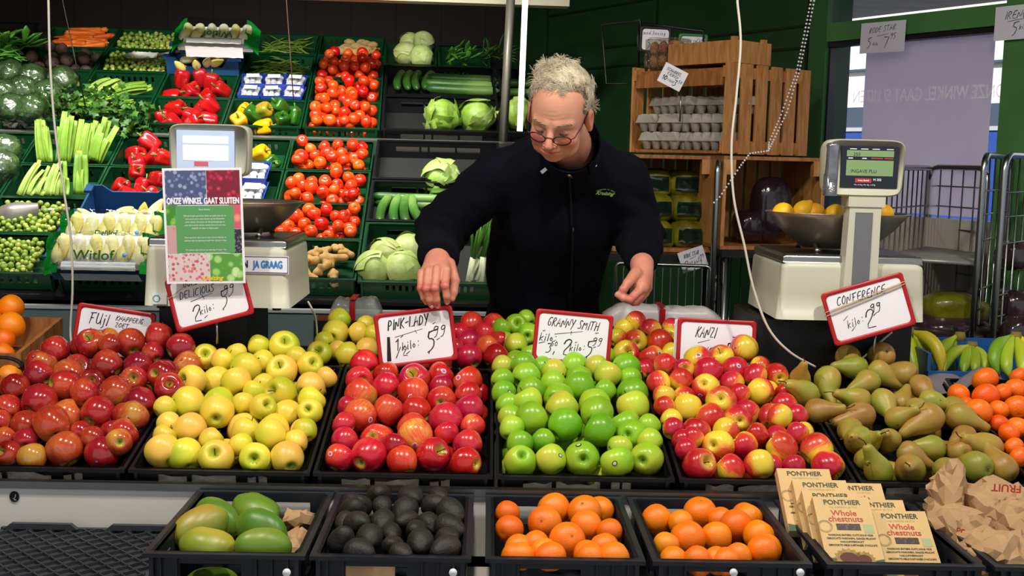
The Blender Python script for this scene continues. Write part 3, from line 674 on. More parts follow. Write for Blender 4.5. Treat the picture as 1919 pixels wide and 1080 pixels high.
def apple_protos(name, m, seeds):
    out = []
    for sd in seeds:
        b = body_mesh(AP*np.array([1, 0.98 + 0.05*math.sin(sd)]), R0, 28, 5, 0.02, sd, 0.02, name=name, m=m)
        st = stalk_mesh([(0, 0, .45*R0), (.03*R0, 0, .8*R0), (.12*R0, .03*R0, 1.12*R0)], [0.0011, 0.001, 0.0016])
        out.append((name, b, [('stalk', st), ('calyx', star_mesh(-.66*R0, .13*R0))]))
    return out
P_FUJI = apple_protos('red_apple', F_FUJI, [1, 2, 4]); P_GOLD = apple_protos('yellow_apple', F_GOLD, [1, 3, 5]); P_PINK = apple_protos('pink_apple', F_PINK, [2, 5, 6])
P_GRAN = apple_protos('green_apple', F_GRAN, [1, 4, 7]); P_KANZ = apple_protos('bicoloured_apple', F_KANZ, [2, 3, 8])
SPH = smooth_prof([(0, -.93), (.14, -.95), (.45, -.90), (.78, -.66), (.97, -.25), (1.0, .1), (.93, .42), (.72, .72), (.42, .90), (.16, .93), (0, .90)], 1)
def orange_protos(name, m, R, seeds, squash=1.0):
    out = []
    for sd in seeds:
        b = body_mesh(SPH*np.array([1.0, squash]), R, 28, 0, 0, sd, 0.02, name=name, m=m)
        out.append((name, b, [('button', star_mesh(.90*R*squash, .10*R, 6, 'button', M_NAVEL, 1, 0.0002))]))
    return out
P_ORNG = orange_protos('orange', F_ORNG, 0.038, [1, 2, 3], 1.03); P_MAND = orange_protos('mandarin', F_MAND, 0.034, [4, 5], 0.86)
PE = smooth_prof([(0, -.90), (.14, -.92), (.42, -.98), (.74, -.78), (.97, -.36), (1.0, .08), (.88, .55), (.66, 1.02), (.50, 1.45), (.40, 1.85), (.33, 2.12), (.20, 2.27), (0, 2.30)], 1)
P_PEAR = []
for sd, bd in ((1, .02), (2, .10), (3, -.07)):
    b = body_mesh(PE, 0.034, 26, 3, 0.03, sd, 0.05, bd, 'pear', F_PEAR); R = 0.034; tx = bd*R*2.1**2
    st = stalk_mesh([(tx, 0, 2.26*R), (tx + .06*R, 0, 2.6*R), (tx + .30*R, .1*R, 3.0*R)], [0.0014, 0.0012, 0.0019])
    P_PEAR.append(('pear', b, [('stalk', st), ('calyx', star_mesh(-.92*R, .16*R))]))
MG = smooth_prof([(0, -1.35), (.3, -1.32), (.68, -1.08), (.92, -.6), (1.0, 0), (.95, .5), (.78, .95), (.5, 1.25), (.2, 1.36), (0, 1.37)], 1)
P_MANG = [('mango', body_mesh(MG, 0.042, 26, 2, 0.04, s_, 0.06, 0.06, 'mango', F_MANG, 0.82), [('stalk', stalk_mesh([(.08*.042, 0, 1.33*.042), (.1*.042, 0, 1.46*.042)], [0.0025, 0.002]))]) for s_ in (1, 2)]
AV = smooth_prof([(0, -1.02), (.35, -1.0), (.76, -.72), (.98, -.2), (.97, .25), (.80, .72), (.60, 1.08), (.36, 1.32), (.12, 1.40), (0, 1.40)], 1)
P_AVOC = [('avocado', body_mesh(AV, 0.033, 24, 2, 0.02, s_, 0.07, 0.03, 'avocado', F_AVOC), [('stalk', stalk_mesh([(0, 0, 1.37*.033), (.02*.033, 0, 1.46*.033)], [0.0022, 0.002]))]) for s_ in (1, 2)]
TO = smooth_prof([(0, -.84), (.3, -.86), (.68, -.72), (.95, -.32), (1.0, .05), (.93, .42), (.68, .72), (.34, .82), (.12, .74), (0, .70)], 1)
P_TOMA = [('tomato', body_mesh(TO, 0.031, 20, 5, 0.02, s_, 0.02, name='tomato', m=F_TOMA), [('calyx_scar', star_mesh(.71*.031, .12*.031, 5, 'calyx_scar', mat('pale_scar', '#B8A060', 0.7), 1, .0006))]) for s_ in (1, 2)]

ORD = ['', 'leftmost', 'second', 'third', 'fourth', 'fifth', 'sixth', 'seventh', 'eighth', 'ninth', 'tenth', 'eleventh', 'twelfth', 'thirteenth', 'fourteenth', 'fifteenth', 'sixteenth']
ROWN = ['front', 'second', 'third', 'fourth', 'fifth', 'sixth', 'seventh', 'eighth', 'ninth', 'tenth', 'eleventh', 'twelfth']
def heap_labels(pts, per_row, fmt):
    """pts: image (x, y). Returns one label each, naming its row (front to back) and its place in the row"""
    o = sorted(range(len(pts)), key=lambda i: -pts[i][1]); out = [None]*len(pts); nr = max(1, round(len(pts)/per_row)); k = 0
    for r in range(nr):
        ids = o[round(r*len(o)/nr):round((r + 1)*len(o)/nr)]; ids.sort(key=lambda i: pts[i][0])
        for j, i in enumerate(ids):
            pos = 'leftmost' if j == 0 else ('rightmost' if j == len(ids) - 1 else ORD[j + 1] + ' from left')
            out[i] = fmt % ('%s in the %s row' % (pos, ROWN[min(r, 11)]))
    return out
def relax(P, R, d, fixn, it=80, k_along=0.7, movable=None):
    """push overlapping fruit apart, mostly along the line of sight so each keeps its place in the heap"""
    P = P.copy(); n = len(P); mv = np.ones(n) if movable is None else movable
    for _ in range(it):
        D = P[:, None] - P[None]; L = np.linalg.norm(D, axis=2) + np.eye(n); S = (R[:, None] + R[None])*0.97
        ov = np.clip(S - L, 0, None); np.fill_diagonal(ov, 0)
        if ov.max() < 0.0004: break
        mvv = (D/L[..., None])*ov[..., None]*0.5; m = mvv.sum(1)
        al = (m*d).sum(1)[:, None]*d; sgn = np.zeros(n)
        # overlapping pairs seen nearly one behind the other: move along the sight line
        dd = P @ _F; fr = np.sign(dd[:, None] - dd[None]); sgn = (ov*fr).sum(1)*0.35
        P = P + mv[:, None]*(al*1.0 + (m - al)*(1 - k_along) + d*sgn[:, None]*0.5)
    return P
AREA = {'A1': (0, 540), 'A2': (480, 540), 'A3': (960, 540), 'A4': (1440, 540), 'A5': (0, 810), 'A6': (480, 810), 'A7': (960, 810), 'A8': (1440, 810)}
ST_F = [M_BLACKD, mat('sticker_pink_mark', '#C8508A', 0.4)]; ST_P = [M_PAPER, mat('sticker_rose', '#D8447A', 0.4)]
ST_G = [mat('sticker_dark_brown', '#2A1410', 0.25), mat('sticker_silver', '#C9C9C9', 0.3)]; ST_K = [M_PAPER, mat('sticker_blue', '#3C5AA8', 0.4)]
def hero(protos, rows, a, b, Rr, per_row, fmt, cat, group, stick=None, R00=R0, ext=1.0, spring=1, nofill=False, box=None, fill=0, fill_lab='', norelax=False, jig=0.0, lift=None):
    """rows: (area, cx, cy, r, [key, dx, dy]...) in 4x crop pixels; a, b: two (px, py, Y) points fixing the heap's top surface"""
    A = at(*a); B = at(*b); xa = np.array([1.0, 0, 0]); nrm = unit(np.cross(xa, B - A)); nrm = nrm if nrm[2] > 0 else -nrm
    P = []; R = []; d = []; px = []
    for q in rows:
        ox, oy = AREA[q[0]]; x, y = ox + q[1]/4.0, oy + q[2]/4.0; p = atp(x, y, A, nrm); r = q[3]/4.0/FPX*(p - CAMP).dot(_F)
        r = min(max(r, Rr[0]), Rr[1]); P.append(p); R.append(r); d.append(unit(ray(x, y))); px.append((x, y))
    P = np.array(P); R = np.array(R); d = np.array(d); n0 = len(P)
    if not norelax: P = relax(P, R, d, n0)
    if lift is not None:      # nothing sinks into the crate floor or through its sides
        for i in range(n0): P[i] = lift(P[i], R[i])
    px = [proj(p) for p in P]
    labs = heap_labels(px, per_row, fmt)
    for i, q in enumerate(rows):
        pr = protos[RS.randint(len(protos))]; key = {q[j]: (q[j+1], q[j+2]) for j in range(4, len(q) - 1, 3)} if len(q) > 4 else {}
        sc = R[i]/R00; skip = []
        if 'n' in key: z = img_dir(*key['n'])                              # direction of the neck (pears)
        elif 's' in key: z = img_dir(*key['s'])                            # stalk end seen
        elif 'c' in key: z = -img_dir(*key['c'])                           # calyx end seen
        else:
            t = RS.uniform(-0.9, 0.9); e = RS.choice([-1, 1]); z = unit(_R*e*RS.uniform(0.2, 1) + _U*RS.uniform(0.4, 1.0) + _F*RS.uniform(0.1, 0.8))
        Rm = zrot(z, RS.uniform(0, 2*PI)); o = place(pr, P[i], Rm, sc*np.array([1, 1, RS.uniform(.96, 1.03)]) if protos is not P_PEAR else sc, skip)
        tag(o, labs[i], cat, group)
        if stick and 't' in key:
            dl = Rm.T @ img_dir(*key['t']); sm = sticker_mesh(dl, R00, stick[1], stick[2], stick[0], RS.uniform(-.5, .5)); c = bpy.data.objects.new('sticker', sm); COL.objects.link(c); c.parent = o; c['label'] = stick[3]
    if fill and box:          # fruit lower down, seen in the gaps
        got = []; t = 0
        while len(got) < fill and t < 6000:
            t += 1; x = RS.uniform(box[0] + .036, box[1] - .036); y = RS.uniform(0.05, 0.55); zc = RS.uniform(-0.055, 0.0); p = cpt(x, y, zc)
            if (p - A).dot(nrm) > -0.045: continue
            r = 0.034
            if np.all(np.linalg.norm(P - p, axis=1) > (R + r)*0.95) and (not got or np.all(np.linalg.norm(np.array(got) - p, axis=1) > 2*r*0.97)): got.append(p)
        fl = heap_labels([proj(p) for p in got], 5, fill_lab + ', %s') if got else []
        for p, fill_lab in zip(got, fl):
            pr = protos[RS.randint(len(protos))]; o = place((pr[0], pr[1], []), p, zrot(unit(RS.normal(size=3) + [0, 0, .5])), 0.034/R00); tag(o, fill_lab, cat, group)
    return P, R
def crate_lift(xc, half=0.2025, floor=-0.095):
    def f(p, r):
        q = CROT.T @ (p - np.array([0, 2.52, CZ0]))
        q[2] = max(q[2], floor + r)
        if q[2] - r < 0.0:      # beside the wall
            e = math.sqrt(max(0, r*r - max(0, q[2])**2)); m_ = half - 0.015 - e; q[0] = min(max(q[0], xc - m_), xc + m_); q[1] = max(q[1], 0.016 + e)
            q[1] = min(q[1], 0.584 - e) if q[2] < 0 else q[1]
        return np.array([0, 2.52, CZ0]) + CROT @ q
    return f
FUJI = [('A1',425,490,105),('A1',325,575,115,'t',-.1,-.6),('A1',275,655,105,'t',.4,-.3),('A1',580,460,65),('A1',655,470,110,'s',.1,-.6),('A1',590,580,110,'s',.5,-.4),('A1',520,655,115),('A1',800,400,85),('A1',835,440,80),
('A1',970,415,112),('A1',1155,370,100),('A1',1355,450,105),('A1',1365,590,105,'t',-.2,-.5),('A1',1130,505,78,'t',.4,-.5),('A1',785,580,120,'t',.6,.3),('A1',1035,595,105),('A1',1255,655,115,'c',-.35,-.15),('A1',455,735,110,'c',-.7,-.1),
('A1',690,710,100,'s',.3,-.3),('A1',975,690,100,'s',.2,-.2),('A1',160,740,105),('A1',1215,760,110,'s',.3,-.4),('A1',305,840,125,'c',-.3,.5),('A1',640,810,100),('A1',855,785,130,'t',-.6,-.3),('A1',80,900,110),('A1',1110,860,120),
('A1',505,935,125),('A1',760,930,125,'c',-.3,.45),('A1',1075,970,115,'t',0,.1),('A1',170,1020,110,'t',.5,.2),('A1',380,1020,135),('A1',10,1010,80),('A1',915,970,65),('A1',1020,1075,112),('A1',830,1070,85),('A1',620,1090,85),
('A5',80,155,98,'s',-.3,-.4),('A5',270,185,108),('A5',505,120,135),('A5',780,155,125,'t',0,.3),('A5',680,50,75),('A5',975,60,100,'c',.4,-.1),('A5',215,50,75),('A5',20,50,75),('A1',-110,830,100),('A1',-90,990,105),('A5',-100,140,110),('A5',-250,60,110),('A1',-40,760,90)]
GOLD = [('A1',1550,520,95,'s',.2,-.35),('A1',1665,560,90),('A1',1765,500,80),('A1',1850,610,125),('A1',1600,690,115),('A1',1490,705,112,'s',-.6,-.1),('A1',1775,715,112),('A1',1390,860,130),('A1',1650,860,115),('A1',1650,950,125,'c',.15,.35),
('A1',1850,860,85),('A1',1250,1010,62),('A1',1405,1060,125),('A1',1810,1045,120,'s',.1,-.25),('A1',1885,780,62),('A1',1275,900,50),('A2',35,440,80),('A2',195,440,115,'s',.25,-.55),('A2',30,560,85),('A2',200,620,115,'s',-.15,-.5),('A2',400,580,98,'s',.5,-.3),
('A2',310,520,55),('A2',500,680,68),('A2',185,790,120,'s',-.5,-.3),('A2',50,730,68),('A2',420,750,110),('A2',400,845,105),('A2',380,935,95,'s',-.1,-.3),('A2',45,905,98,'s',.6,-.3),('A2',220,960,115),('A2',130,1065,120),('A2',370,1055,80),
('A5',1120,135,130),('A5',1385,180,132),('A5',1650,180,130,'s',.05,-.5),('A5',1580,60,85),('A5',1250,30,62),('A5',1905,185,115,'s',.1,-.1),('A5',1835,15,110),('A6',235,190,125),('A6',120,0,110),('A6',315,70,88),('A6',400,-5,50),('A6',-110,90,60)]
PINK = [('A2',815,575,112),('A2',975,650,95,'t',.1,0),('A2',770,690,105,'s',.45,0),('A2',1195,690,115,'s',-.1,-.55),('A2',980,740,105),('A2',1375,660,100,'t',.3,-.4),('A2',1390,740,85),('A2',1590,700,110,'t',-.6,-.3),('A2',1585,805,100),
('A2',780,800,130),('A2',1180,790,115,'t',-.1,.1),('A2',1390,845,108,'c',0,.1),('A2',630,900,65),('A2',770,955,125,'c',-.5,.35,'t',.75,.2),('A2',990,920,115),('A2',1190,935,110),('A2',1600,915,110),('A2',1430,990,125),('A2',620,1020,78),
('A2',1175,1060,120),('A2',1620,1040,92),('A6',660,65,100,'t',-.7,.35),('A6',905,65,125,'c',-.2,-.3),('A6',1170,30,130,'t',0,.4),('A6',610,195,110,'t',-.5,-.4),('A6',845,170,135,'c',-.45,.35),('A6',1095,215,112,'c',.4,.75),('A6',1320,175,135,'s',.6,-.45),
('A6',1590,95,110),('A6',1580,230,118,'c',.8,0),('A6',1430,10,90),('A6',1050,100,75)]
GRAN = [('A3',355,535,100),('A3',490,590,100),('A3',600,600,62),('A3',700,655,100),('A3',850,610,110),('A3',880,690,85),('A3',80,600,92),('A3',-30,590,75),('A3',210,600,65),('A3',90,670,110),('A3',-60,690,85),('A3',300,640,95),
('A3',500,680,100),('A3',310,725,105),('A3',530,755,112),('A3',720,765,85),('A3',130,770,108),('A3',345,820,115,'c',-.4,0),('A3',-65,790,90,'t',.5,-.2),('A3',860,800,125),('A3',600,860,118,'s',.45,-.1),('A3',110,850,112),('A3',365,895,118),('A3',640,940,122),
('A3',890,905,122),('A3',135,965,130),('A3',-60,880,85),('A3',390,1015,125),('A3',660,1055,130),('A3',890,1020,125),('A3',1010,1040,58),('A3',-60,970,88),('A3',-35,1050,85),
('A7',60,220,122,'c',.1,-.55),('A7',60,90,100),('A7',290,210,115,'t',.6,-.4),('A7',230,70,72),('A7',525,200,135,'c',0,-.1,'t',-.25,-.85),('A7',795,220,125,'t',-.25,-.1),('A7',1010,200,125,'c',-.4,0),('A7',910,20,110,'c',-.4,-.1),('A7',1040,60,75),('A7',820,110,68)]
KANZ = [('A3',1735,460,105,'t',-.75,-.1),('A3',1550,530,95,'s',-.3,-.7),('A3',1420,560,110,'t',-.1,-.5),('A3',1450,630,105),('A3',1690,630,105,'t',.1,-.45),('A3',1460,740,105,'c',-.3,-.4,'t',-.5,.5),('A3',1265,620,82,'s',0,-.2),('A3',1275,705,88),
('A3',1175,590,88),('A3',1100,715,88),('A3',1140,815,82),('A3',1650,725,92),('A3',1550,845,118,'c',-.2,-.3),('A3',1290,825,88),('A3',1335,905,105),('A3',1160,900,72),('A3',1190,990,82),('A3',1740,815,65),('A3',1690,985,105,'c',0,0),
('A3',1410,980,110),('A3',1360,1060,108),('A3',1800,655,85),('A3',1860,780,100),('A3',1800,925,100,'t',-.5,-.3),('A3',1865,590,72,'c',-.1,.2),('A3',1905,960,90),('A3',1600,1070,100),('A3',1240,1070,72),
('A4',50,660,90,'c',.1,.2),('A4',10,770,72),('A4',110,790,75),('A4',140,885,95,'t',-.5,0),('A4',40,985,90),('A4',205,975,90),('A4',240,1075,90),('A4',60,1090,82),
('A7',1370,230,120,'s',.5,-.35,'t',.1,.75),('A7',1285,120,82),('A7',1350,40,82),('A7',1530,100,120,'c',-.5,-.2),('A7',1650,280,110),('A7',1740,100,100),('A7',1870,250,110),('A7',1215,55,55),('A7',1850,20,65),
('A8',100,110,110),('A8',340,115,118),('A8',520,245,115,'s',.6,.55),('A8',190,255,82),('A8',10,250,85),('A8',240,20,65)]
PEAR = [('A4',600,525,95,'n',-.1,.2),('A4',845,505,100,'c',.15,-.35),('A4',650,595,90,'n',-.95,-.1),('A4',235,690,85,'n',-.1,-.7),('A4',445,690,100,'n',-.2,.75),('A4',265,800,112,'n',-.5,-.4),('A4',835,635,92,'n',.75,.6),('A4',1010,645,98,'c',.75,.1),
('A4',745,705,92,'n',-.88,.3),('A4',1145,740,88,'n',.1,.5),('A4',680,840,95,'n',-.9,-.3),('A4',870,855,98,'n',.1,.5),('A4',1215,850,82,'n',.88,.25),('A4',370,920,95,'n',.85,-.1),('A4',690,960,108,'n',-.93,.2),('A4',965,975,80,'n',.6,-.4),('A4',1010,875,62),
('A4',1180,965,118,'n',-.88,.4),('A4',1430,960,100,'n',.9,.35),('A4',1395,905,80,'n',.5,.1),('A4',500,1070,98,'n',-.5,.1),('A4',1090,905,80,'n',-.4,-.1),
('A8',570,55,110,'n',-.5,-.1),('A8',820,290,108,'n',-.42,-.85),('A8',1060,280,118,'n',-.3,-.2),('A8',1060,165,78,'n',.8,.5),('A8',1225,120,95,'n',-.93,-.2),('A8',1430,150,72,'c',.2,0),('A8',1330,285,92,'n',-.2,.1),('A8',1555,262,120,'c',.4,.05),('A8',1630,110,112,'n',-.9,-.3),
('A8',1810,270,108,'c',.4,.6),('A8',900,60,80,'n',-.5,-.3),('A8',740,75,82,'n',.3,-.4),('A8',660,210,75,'n',-.1,.1),('A8',1480,40,90,'n',-.8,.1)]
MAND = [('A4',1625,690,105),('A4',1430,805,85),('A4',1640,815,105),('A4',1850,765,90),('A4',1610,945,105),('A4',1860,910,110,'s',-.3,.4),('A4',1490,890,62),('A4',1750,785,62),('A4',1730,920,55),('A4',1820,1045,90),('A4',1735,1005,65),('A4',1910,670,45),('A8',1840,110,80),('A8',1815,15,72),('A8',1905,185,65),('A4',2010,690,100),('A4',2030,850,100),('A8',2010,40,100),('A8',2040,220,100),('A4',1990,980,80)]
hero(P_FUJI, FUJI, (120, 858, 2.60), (250, 625, 3.03), (.028, .041), 7, 'dark red apple, %s, left counter crate', 'apple', 'dark red apples in the left crate', (ST_F, .0055, .0045, 'small black oval sticker'), fill=14, box=(CXS[1]-.2, CXS[1]+.2), fill_lab='dark red apple buried in the left crate', lift=crate_lift(CXS[1]))
hero(P_GOLD, GOLD, (400, 858, 2.60), (520, 655, 3.03), (.028, .041), 6, 'yellow apple, %s, yellow apple crate', 'apple', 'yellow apples in the front crate', fill=14, box=(CXS[2]-.2, CXS[2]+.2), fill_lab='yellow apple buried in the front crate', lift=crate_lift(CXS[2]))
hero(P_PINK, PINK, (750, 862, 2.60), (760, 690, 3.03), (.030, .041), 6, 'pink-red apple, %s, pink apple crate', 'apple', 'pink-red apples in the front crate', (ST_P, .0072, .006, 'white sticker with rose mark'), fill=14, box=(CXS[3]-.2, CXS[3]+.2), fill_lab='pink-red apple buried in the front crate', lift=crate_lift(CXS[3]))
hero(P_GRAN, GRAN, (1090, 862, 2.60), (1080, 682, 3.03), (.030, .041), 6, 'green apple, %s, green apple crate', 'apple', 'green apples in the front crate', (ST_G, .0065, .0055, 'dark brown and silver sticker'), fill=14, box=(CXS[4]-.2, CXS[4]+.2), fill_lab='green apple buried in the front crate', lift=crate_lift(CXS[4]))
hero(P_KANZ, KANZ, (1400, 868, 2.60), (1400, 665, 3.03), (.026, .039), 7, 'red and yellow apple, %s, bicoloured crate', 'apple', 'red and yellow apples in the front crate', (ST_K, .0062, .005, 'white and blue oval sticker'), fill=14, box=(CXS[5]-.2, CXS[5]+.2), fill_lab='red and yellow apple buried in the front crate', lift=crate_lift(CXS[5]))
hero(P_PEAR, PEAR, (1750, 872, 2.60), (1650, 680, 3.03), (.029, .038), 6, 'russet green pear, %s, pear crate', 'pear', 'pears in the counter crate', R00=0.034, fill=12, box=(CXS[6]-.2, CXS[6]+.2), fill_lab='russet pear buried in the pear crate', lift=crate_lift(CXS[6]))
hero(P_MAND, MAND, (1900, 872, 2.60), (1880, 705, 3.0), (.026, .036), 5, 'bright orange mandarin, %s, far right crate', 'mandarin', 'mandarins in the far right crate', R00=0.034)
# spare fruit in the back crates
def spare(protos, rows, fmt, cat, group, stick=None, Rr=(.028, .039)):
    a = (rows[0][1]/4 + AREA[rows[0][0]][0], 675, 3.19); b = (a[0], 600, 3.40)
    return hero(protos, rows, a, b, Rr, 4, fmt, cat, group, stick)
spare(P_GOLD, [('A2',620,240,85),('A2',610,345,100,'c',-.1,.3),('A2',770,335,85),('A2',820,285,72),('A2',870,345,60),('A2',530,400,65),('A2',490,490,95,'s',-.05,-.4),('A2',680,500,95),('A2',830,465,90),('A2',600,470,62)], 'yellow apple, %s, back crate left of the price sign', 'apple', 'spare yellow apples')
spare(P_PINK, [('A2',1610,270,85,'t',0,.4),('A2',1780,285,85),('A2',1700,345,85),('A2',1530,340,65),('A2',1610,400,90),('A2',1720,440,82),('A2',1600,520,98),('A2',1790,510,95,'t',.7,.3),('A2',1820,400,60),('A2',1380,560,88),('A2',1500,450,65),('A2',1230,580,80)], 'crimson apple, %s, back crate right of price sign', 'apple', 'spare crimson apples', (ST_P, .0072, .006, 'white sticker with rose mark'))
spare(P_GRAN, [('A3',20,280,85,'s',.2,-.3),('A3',95,240,65),('A3',120,350,90,'c',-.1,.1),('A3',25,430,85),('A3',120,500,80),('A3',-60,310,72),('A3',-40,400,70),('A3',30,540,65),('A3',700,520,80)], 'green apple, %s, back crate left of its sign', 'apple', 'spare green apples')
spare(P_KANZ, [('A3',930,260,82),('A3',1030,315,82),('A3',1170,370,68,'s',0,-.2),('A3',810,375,68),('A3',830,310,55),('A3',920,400,90,'c',.1,.1),('A3',1100,410,95),('A3',850,490,98,'s',.2,-.3),('A3',1045,535,98,'t',.5,-.5),('A3',1185,480,70),('A3',1000,615,70),('A3',1200,300,60)], 'yellow and red apple, %s, back crate between two signs', 'apple', 'spare bicoloured apples', (ST_K, .0062, .005, 'white and blue oval sticker'))
# lower crates: oranges, avocados, mangoes
def lowlift(k, r_=None):
    def f(p, r):
        x0, x1, y0, y1 = LCX[k] - .151 + .02, LCX[k] + .151 - .02, 2.075 + .02, 2.075 + .41 - .02; p = p.copy()
        p[2] = max(p[2], LRZ - 0.163 + r)
        if p[2] < LRZ + r: e = math.sqrt(max(0, r*r - max(0, p[2] - LRZ)**2)); p[0] = min(max(p[0], x0 + e), x1 - e); p[1] = min(max(p[1], y0 + e), y1 - e)
        return p
    return f
ORA = [('A6',1870,610,85),('A6',1880,730,108,'s',-.5,.1),('A7',310,570,125),('A7',245,685,130,'s',-.25,-.3),('A7',555,600,128,'s',-.2,-.7),('A7',690,580,110,'s',0,.1),('A7',560,710,122),('A7',410,815,140,'s',.25,-.45),('A7',730,745,85),('A7',175,845,88),('A7',235,900,72),('A7',690,870,110),('A7',755,945,118),('A7',570,915,62),('A7',300,960,100),('A7',600,985,85),('A7',20,945,85),('A7',55,870,90),('A7',75,1055,70),('A7',290,1065,78)]
ORB = [('A7',1090,660,115),('A7',1385,575,125,'s',0,-.9),('A7',1250,680,65),('A7',1130,850,92),('A7',1325,800,135),('A7',1520,790,118),('A7',1670,700,122),('A7',1570,660,80),('A7',1860,625,92),('A7',1860,775,115),('A7',1690,935,92),('A7',1890,890,118),('A8',5,640,98),('A8',35,760,75),('A8',40,880,118),('A7',1220,965,108),('A7',1400,980,98),('A7',1530,965,98),('A7',1475,1075,70),('A7',1640,1080,70)]
AVO = [('A6',930,460,95,'n',.1,-.5),('A6',1155,485,118,'n',.5,-.1),('A6',1120,585,100,'n',-.3,.5),('A6',1370,470,62,'n',.5,0),('A6',1325,555,88,'n',.6,-.4),('A6',1500,600,105,'n',.5,.3),('A6',590,600,105,'n',.3,-.6),('A6',575,670,75,'n',-.1,.6),('A6',800,560,82,'n',-.1,-.6),('A6',935,560,78,'n',.3,.7),('A6',950,680,100,'n',-.1,.2),('A6',760,690,105,'n',.5,-.2),
('A6',610,830,108,'n',.3,-.8),('A6',850,790,105,'n',.2,.1),('A6',1030,860,88,'n',-.2,-.4),('A6',760,905,105,'n',.8,0),('A6',1080,915,82,'n',.6,.1),('A6',1150,670,82,'n',-.6,-.1),('A6',1290,690,90,'n',.5,.2),('A6',1205,740,80,'n',-.2,-.3),('A6',1230,830,108,'n',.1,.1),('A6',1450,715,108,'n',.7,.2),('A6',1430,800,90,'n',.5,-.2),('A6',1440,875,105,'n',-.7,.1),('A6',650,520,70,'n',.6,0),('A6',1010,760,70,'n',.2,.2)]
def low_hero(k, protos, rows, fmt, cat, group, R00, py0, py1, Rr, per=5, nr=False):
    return hero(protos, rows, (900, py0, 2.13), (900, py1, 2.42), Rr, per, fmt, cat, group, R00=R00, lift=None if nr else lowlift(k), norelax=nr)
low_hero(2, P_ORNG, ORA, 'orange, %s, crate beside the avocados', 'orange', 'oranges in the left orange crate', 0.038, 1040, 955, (.027, .0375))
low_hero(3, P_ORNG, ORB, 'orange, %s, crate beside the chestnut boxes', 'orange', 'oranges in the right orange crate', 0.038, 1045, 958, (.027, .0375))
low_hero(1, P_AVOC, AVO, 'dark avocado, %s, avocado crate', 'avocado', 'avocados in the crate', 0.033, 1035, 940, (.022, .030))
MGO = [('A5',1625,650,155,'n',.8,.3),('A5',1505,715,160,'n',-.75,.35),('A5',1550,850,160,'n',.95,.12),('A5',1920,590,160,'n',.85,.25),('A5',1960,740,160,'n',.9,.3),('A5',1980,870,155,'n',-.9,-.1)]
low_hero(0, P_MANG, MGO, 'green mango, %s, mango crate', 'mango', 'mangoes in the crate', 0.042, 1040, 960, (.036, .042), 2, True)
tag(place(P_MANG[0], at(392, 1050, 2.19) * [1, 1, 0] + [0, 0, LRZ - .105], zrot((.98, .1, 0.05), .5), .95), 'green mango lying lowest, seen through the front slot of the mango crate', 'mango', 'mangoes in the crate')
ORL = [('A1',75,150,95),('A1',60,295,110),('A1',10,390,62),('A1',10,500,62),('A1',150,570,65),('A1',-60,600,90),('A1',70,660,90),('A1',10,760,70),('A1',-60,230,90),('A1',-100,450,80)]
hero(P_ORNG, ORL, (20, 740, 2.95), (20, 570, 3.25), (.03, .04), 2, 'orange, %s, heap at the far left edge', 'orange', 'oranges heaped at the far left edge')
# ================================================================== VEGETABLE SHELVING
class Bank:
    def __init__(s, P, Q, a):
        s.u = np.array([math.cos(a), math.sin(a), 0]); n = np.array([-math.sin(a), math.cos(a), 0]); D = Q - P
        L = n*D.dot(n) + ZZ*D[2]; s.v = unit(L); s.w = np.cross(s.u, s.v); s.P = P; s.R = basis(s.u, s.v, s.w)
    def uv(s, px, py): q = atp(px, py, s.P, s.w) - s.P; return q.dot(s.u), q.dot(s.v)
    def p(s, u, v, w=0.0): return s.P + s.u*u + s.v*v + s.w*w
UB = Bank(at(635, 240, 5.62), at(660, 66, 6.8), R_(3.8)); LB = Bank(at(620, 525, 4.5), at(640, 262, 5.5), R_(1.5))
UE = [UB.uv(x, y)[0] for x, y in ((712, 244), (558, 240), (412, 238), (265, 233))]; uw = (UE[0] - UE[3])/3; UE = [UE[0] - uw*k for k in range(7)]
LE = [LB.uv(x, y)[0] for x, y in ((688, 385), (517, 382))]; lw = LE[0] - LE[1]; LE = [LE[0] - lw*k for k in range(6)]
UV = [0.0, 0.325, 0.65, 0.975]; LV = [LB.uv(640, y)[1] for y in (524, 449, 383, 320)]
print('cols', uw, lw, LV)
CH = 0.085
def slots(w, n=9): return [(-w*.36 + k*w*.72/n, -w*.36 + (k + .45)*w*.72/n, -0.05, -0.022) for k in range(n)]
ME_G = crate_mb(uw - 0.006, 0.318, CH, fh=slots(uw), bh=slots(uw), rim=0.012, t=0.005).mesh('green_crate', M_GREENP)
ME_GL = crate_mb(lw - 0.006, 0.282, CH, fh=slots(lw), bh=slots(lw), rim=0.012, t=0.005).mesh('green_crate', M_GREENP)
bigslots = [(-0.2, -0.09, -0.055, -0.028), (-0.08, -0.05, -0.055, -0.028), (-0.04, 0.08, -0.055, -0.028), (0.09, 0.2, -0.055, -0.028)]
def shelf_crate(bank, mesh, uc, v, label, group, name='green_crate', dz=0.0):
    return crate_at(mesh, name, frame4(bank.R, bank.p(uc, v, dz)), label, 'crate', group)
class Cell:
    def __init__(s, bank, uc, v, w, d, h=CH, dz=0.0): s.b = bank; s.uc = uc; s.v0 = v; s.w = w; s.d = d; s.h = h; s.dz = dz
    def p(s, x, y, z=0.0): return s.b.p(s.uc + x, s.v0 + y, z + s.dz)      # z from the rim plane
def ucell(c, r, **k): return Cell(UB, (UE[c] + UE[c+1])/2, UV[r], uw - .03, .318, **k)
def lcell(c, r, **k): return Cell(LB, (LE[c] + LE[c+1])/2, LV[r], lw - .03, .282, **k)
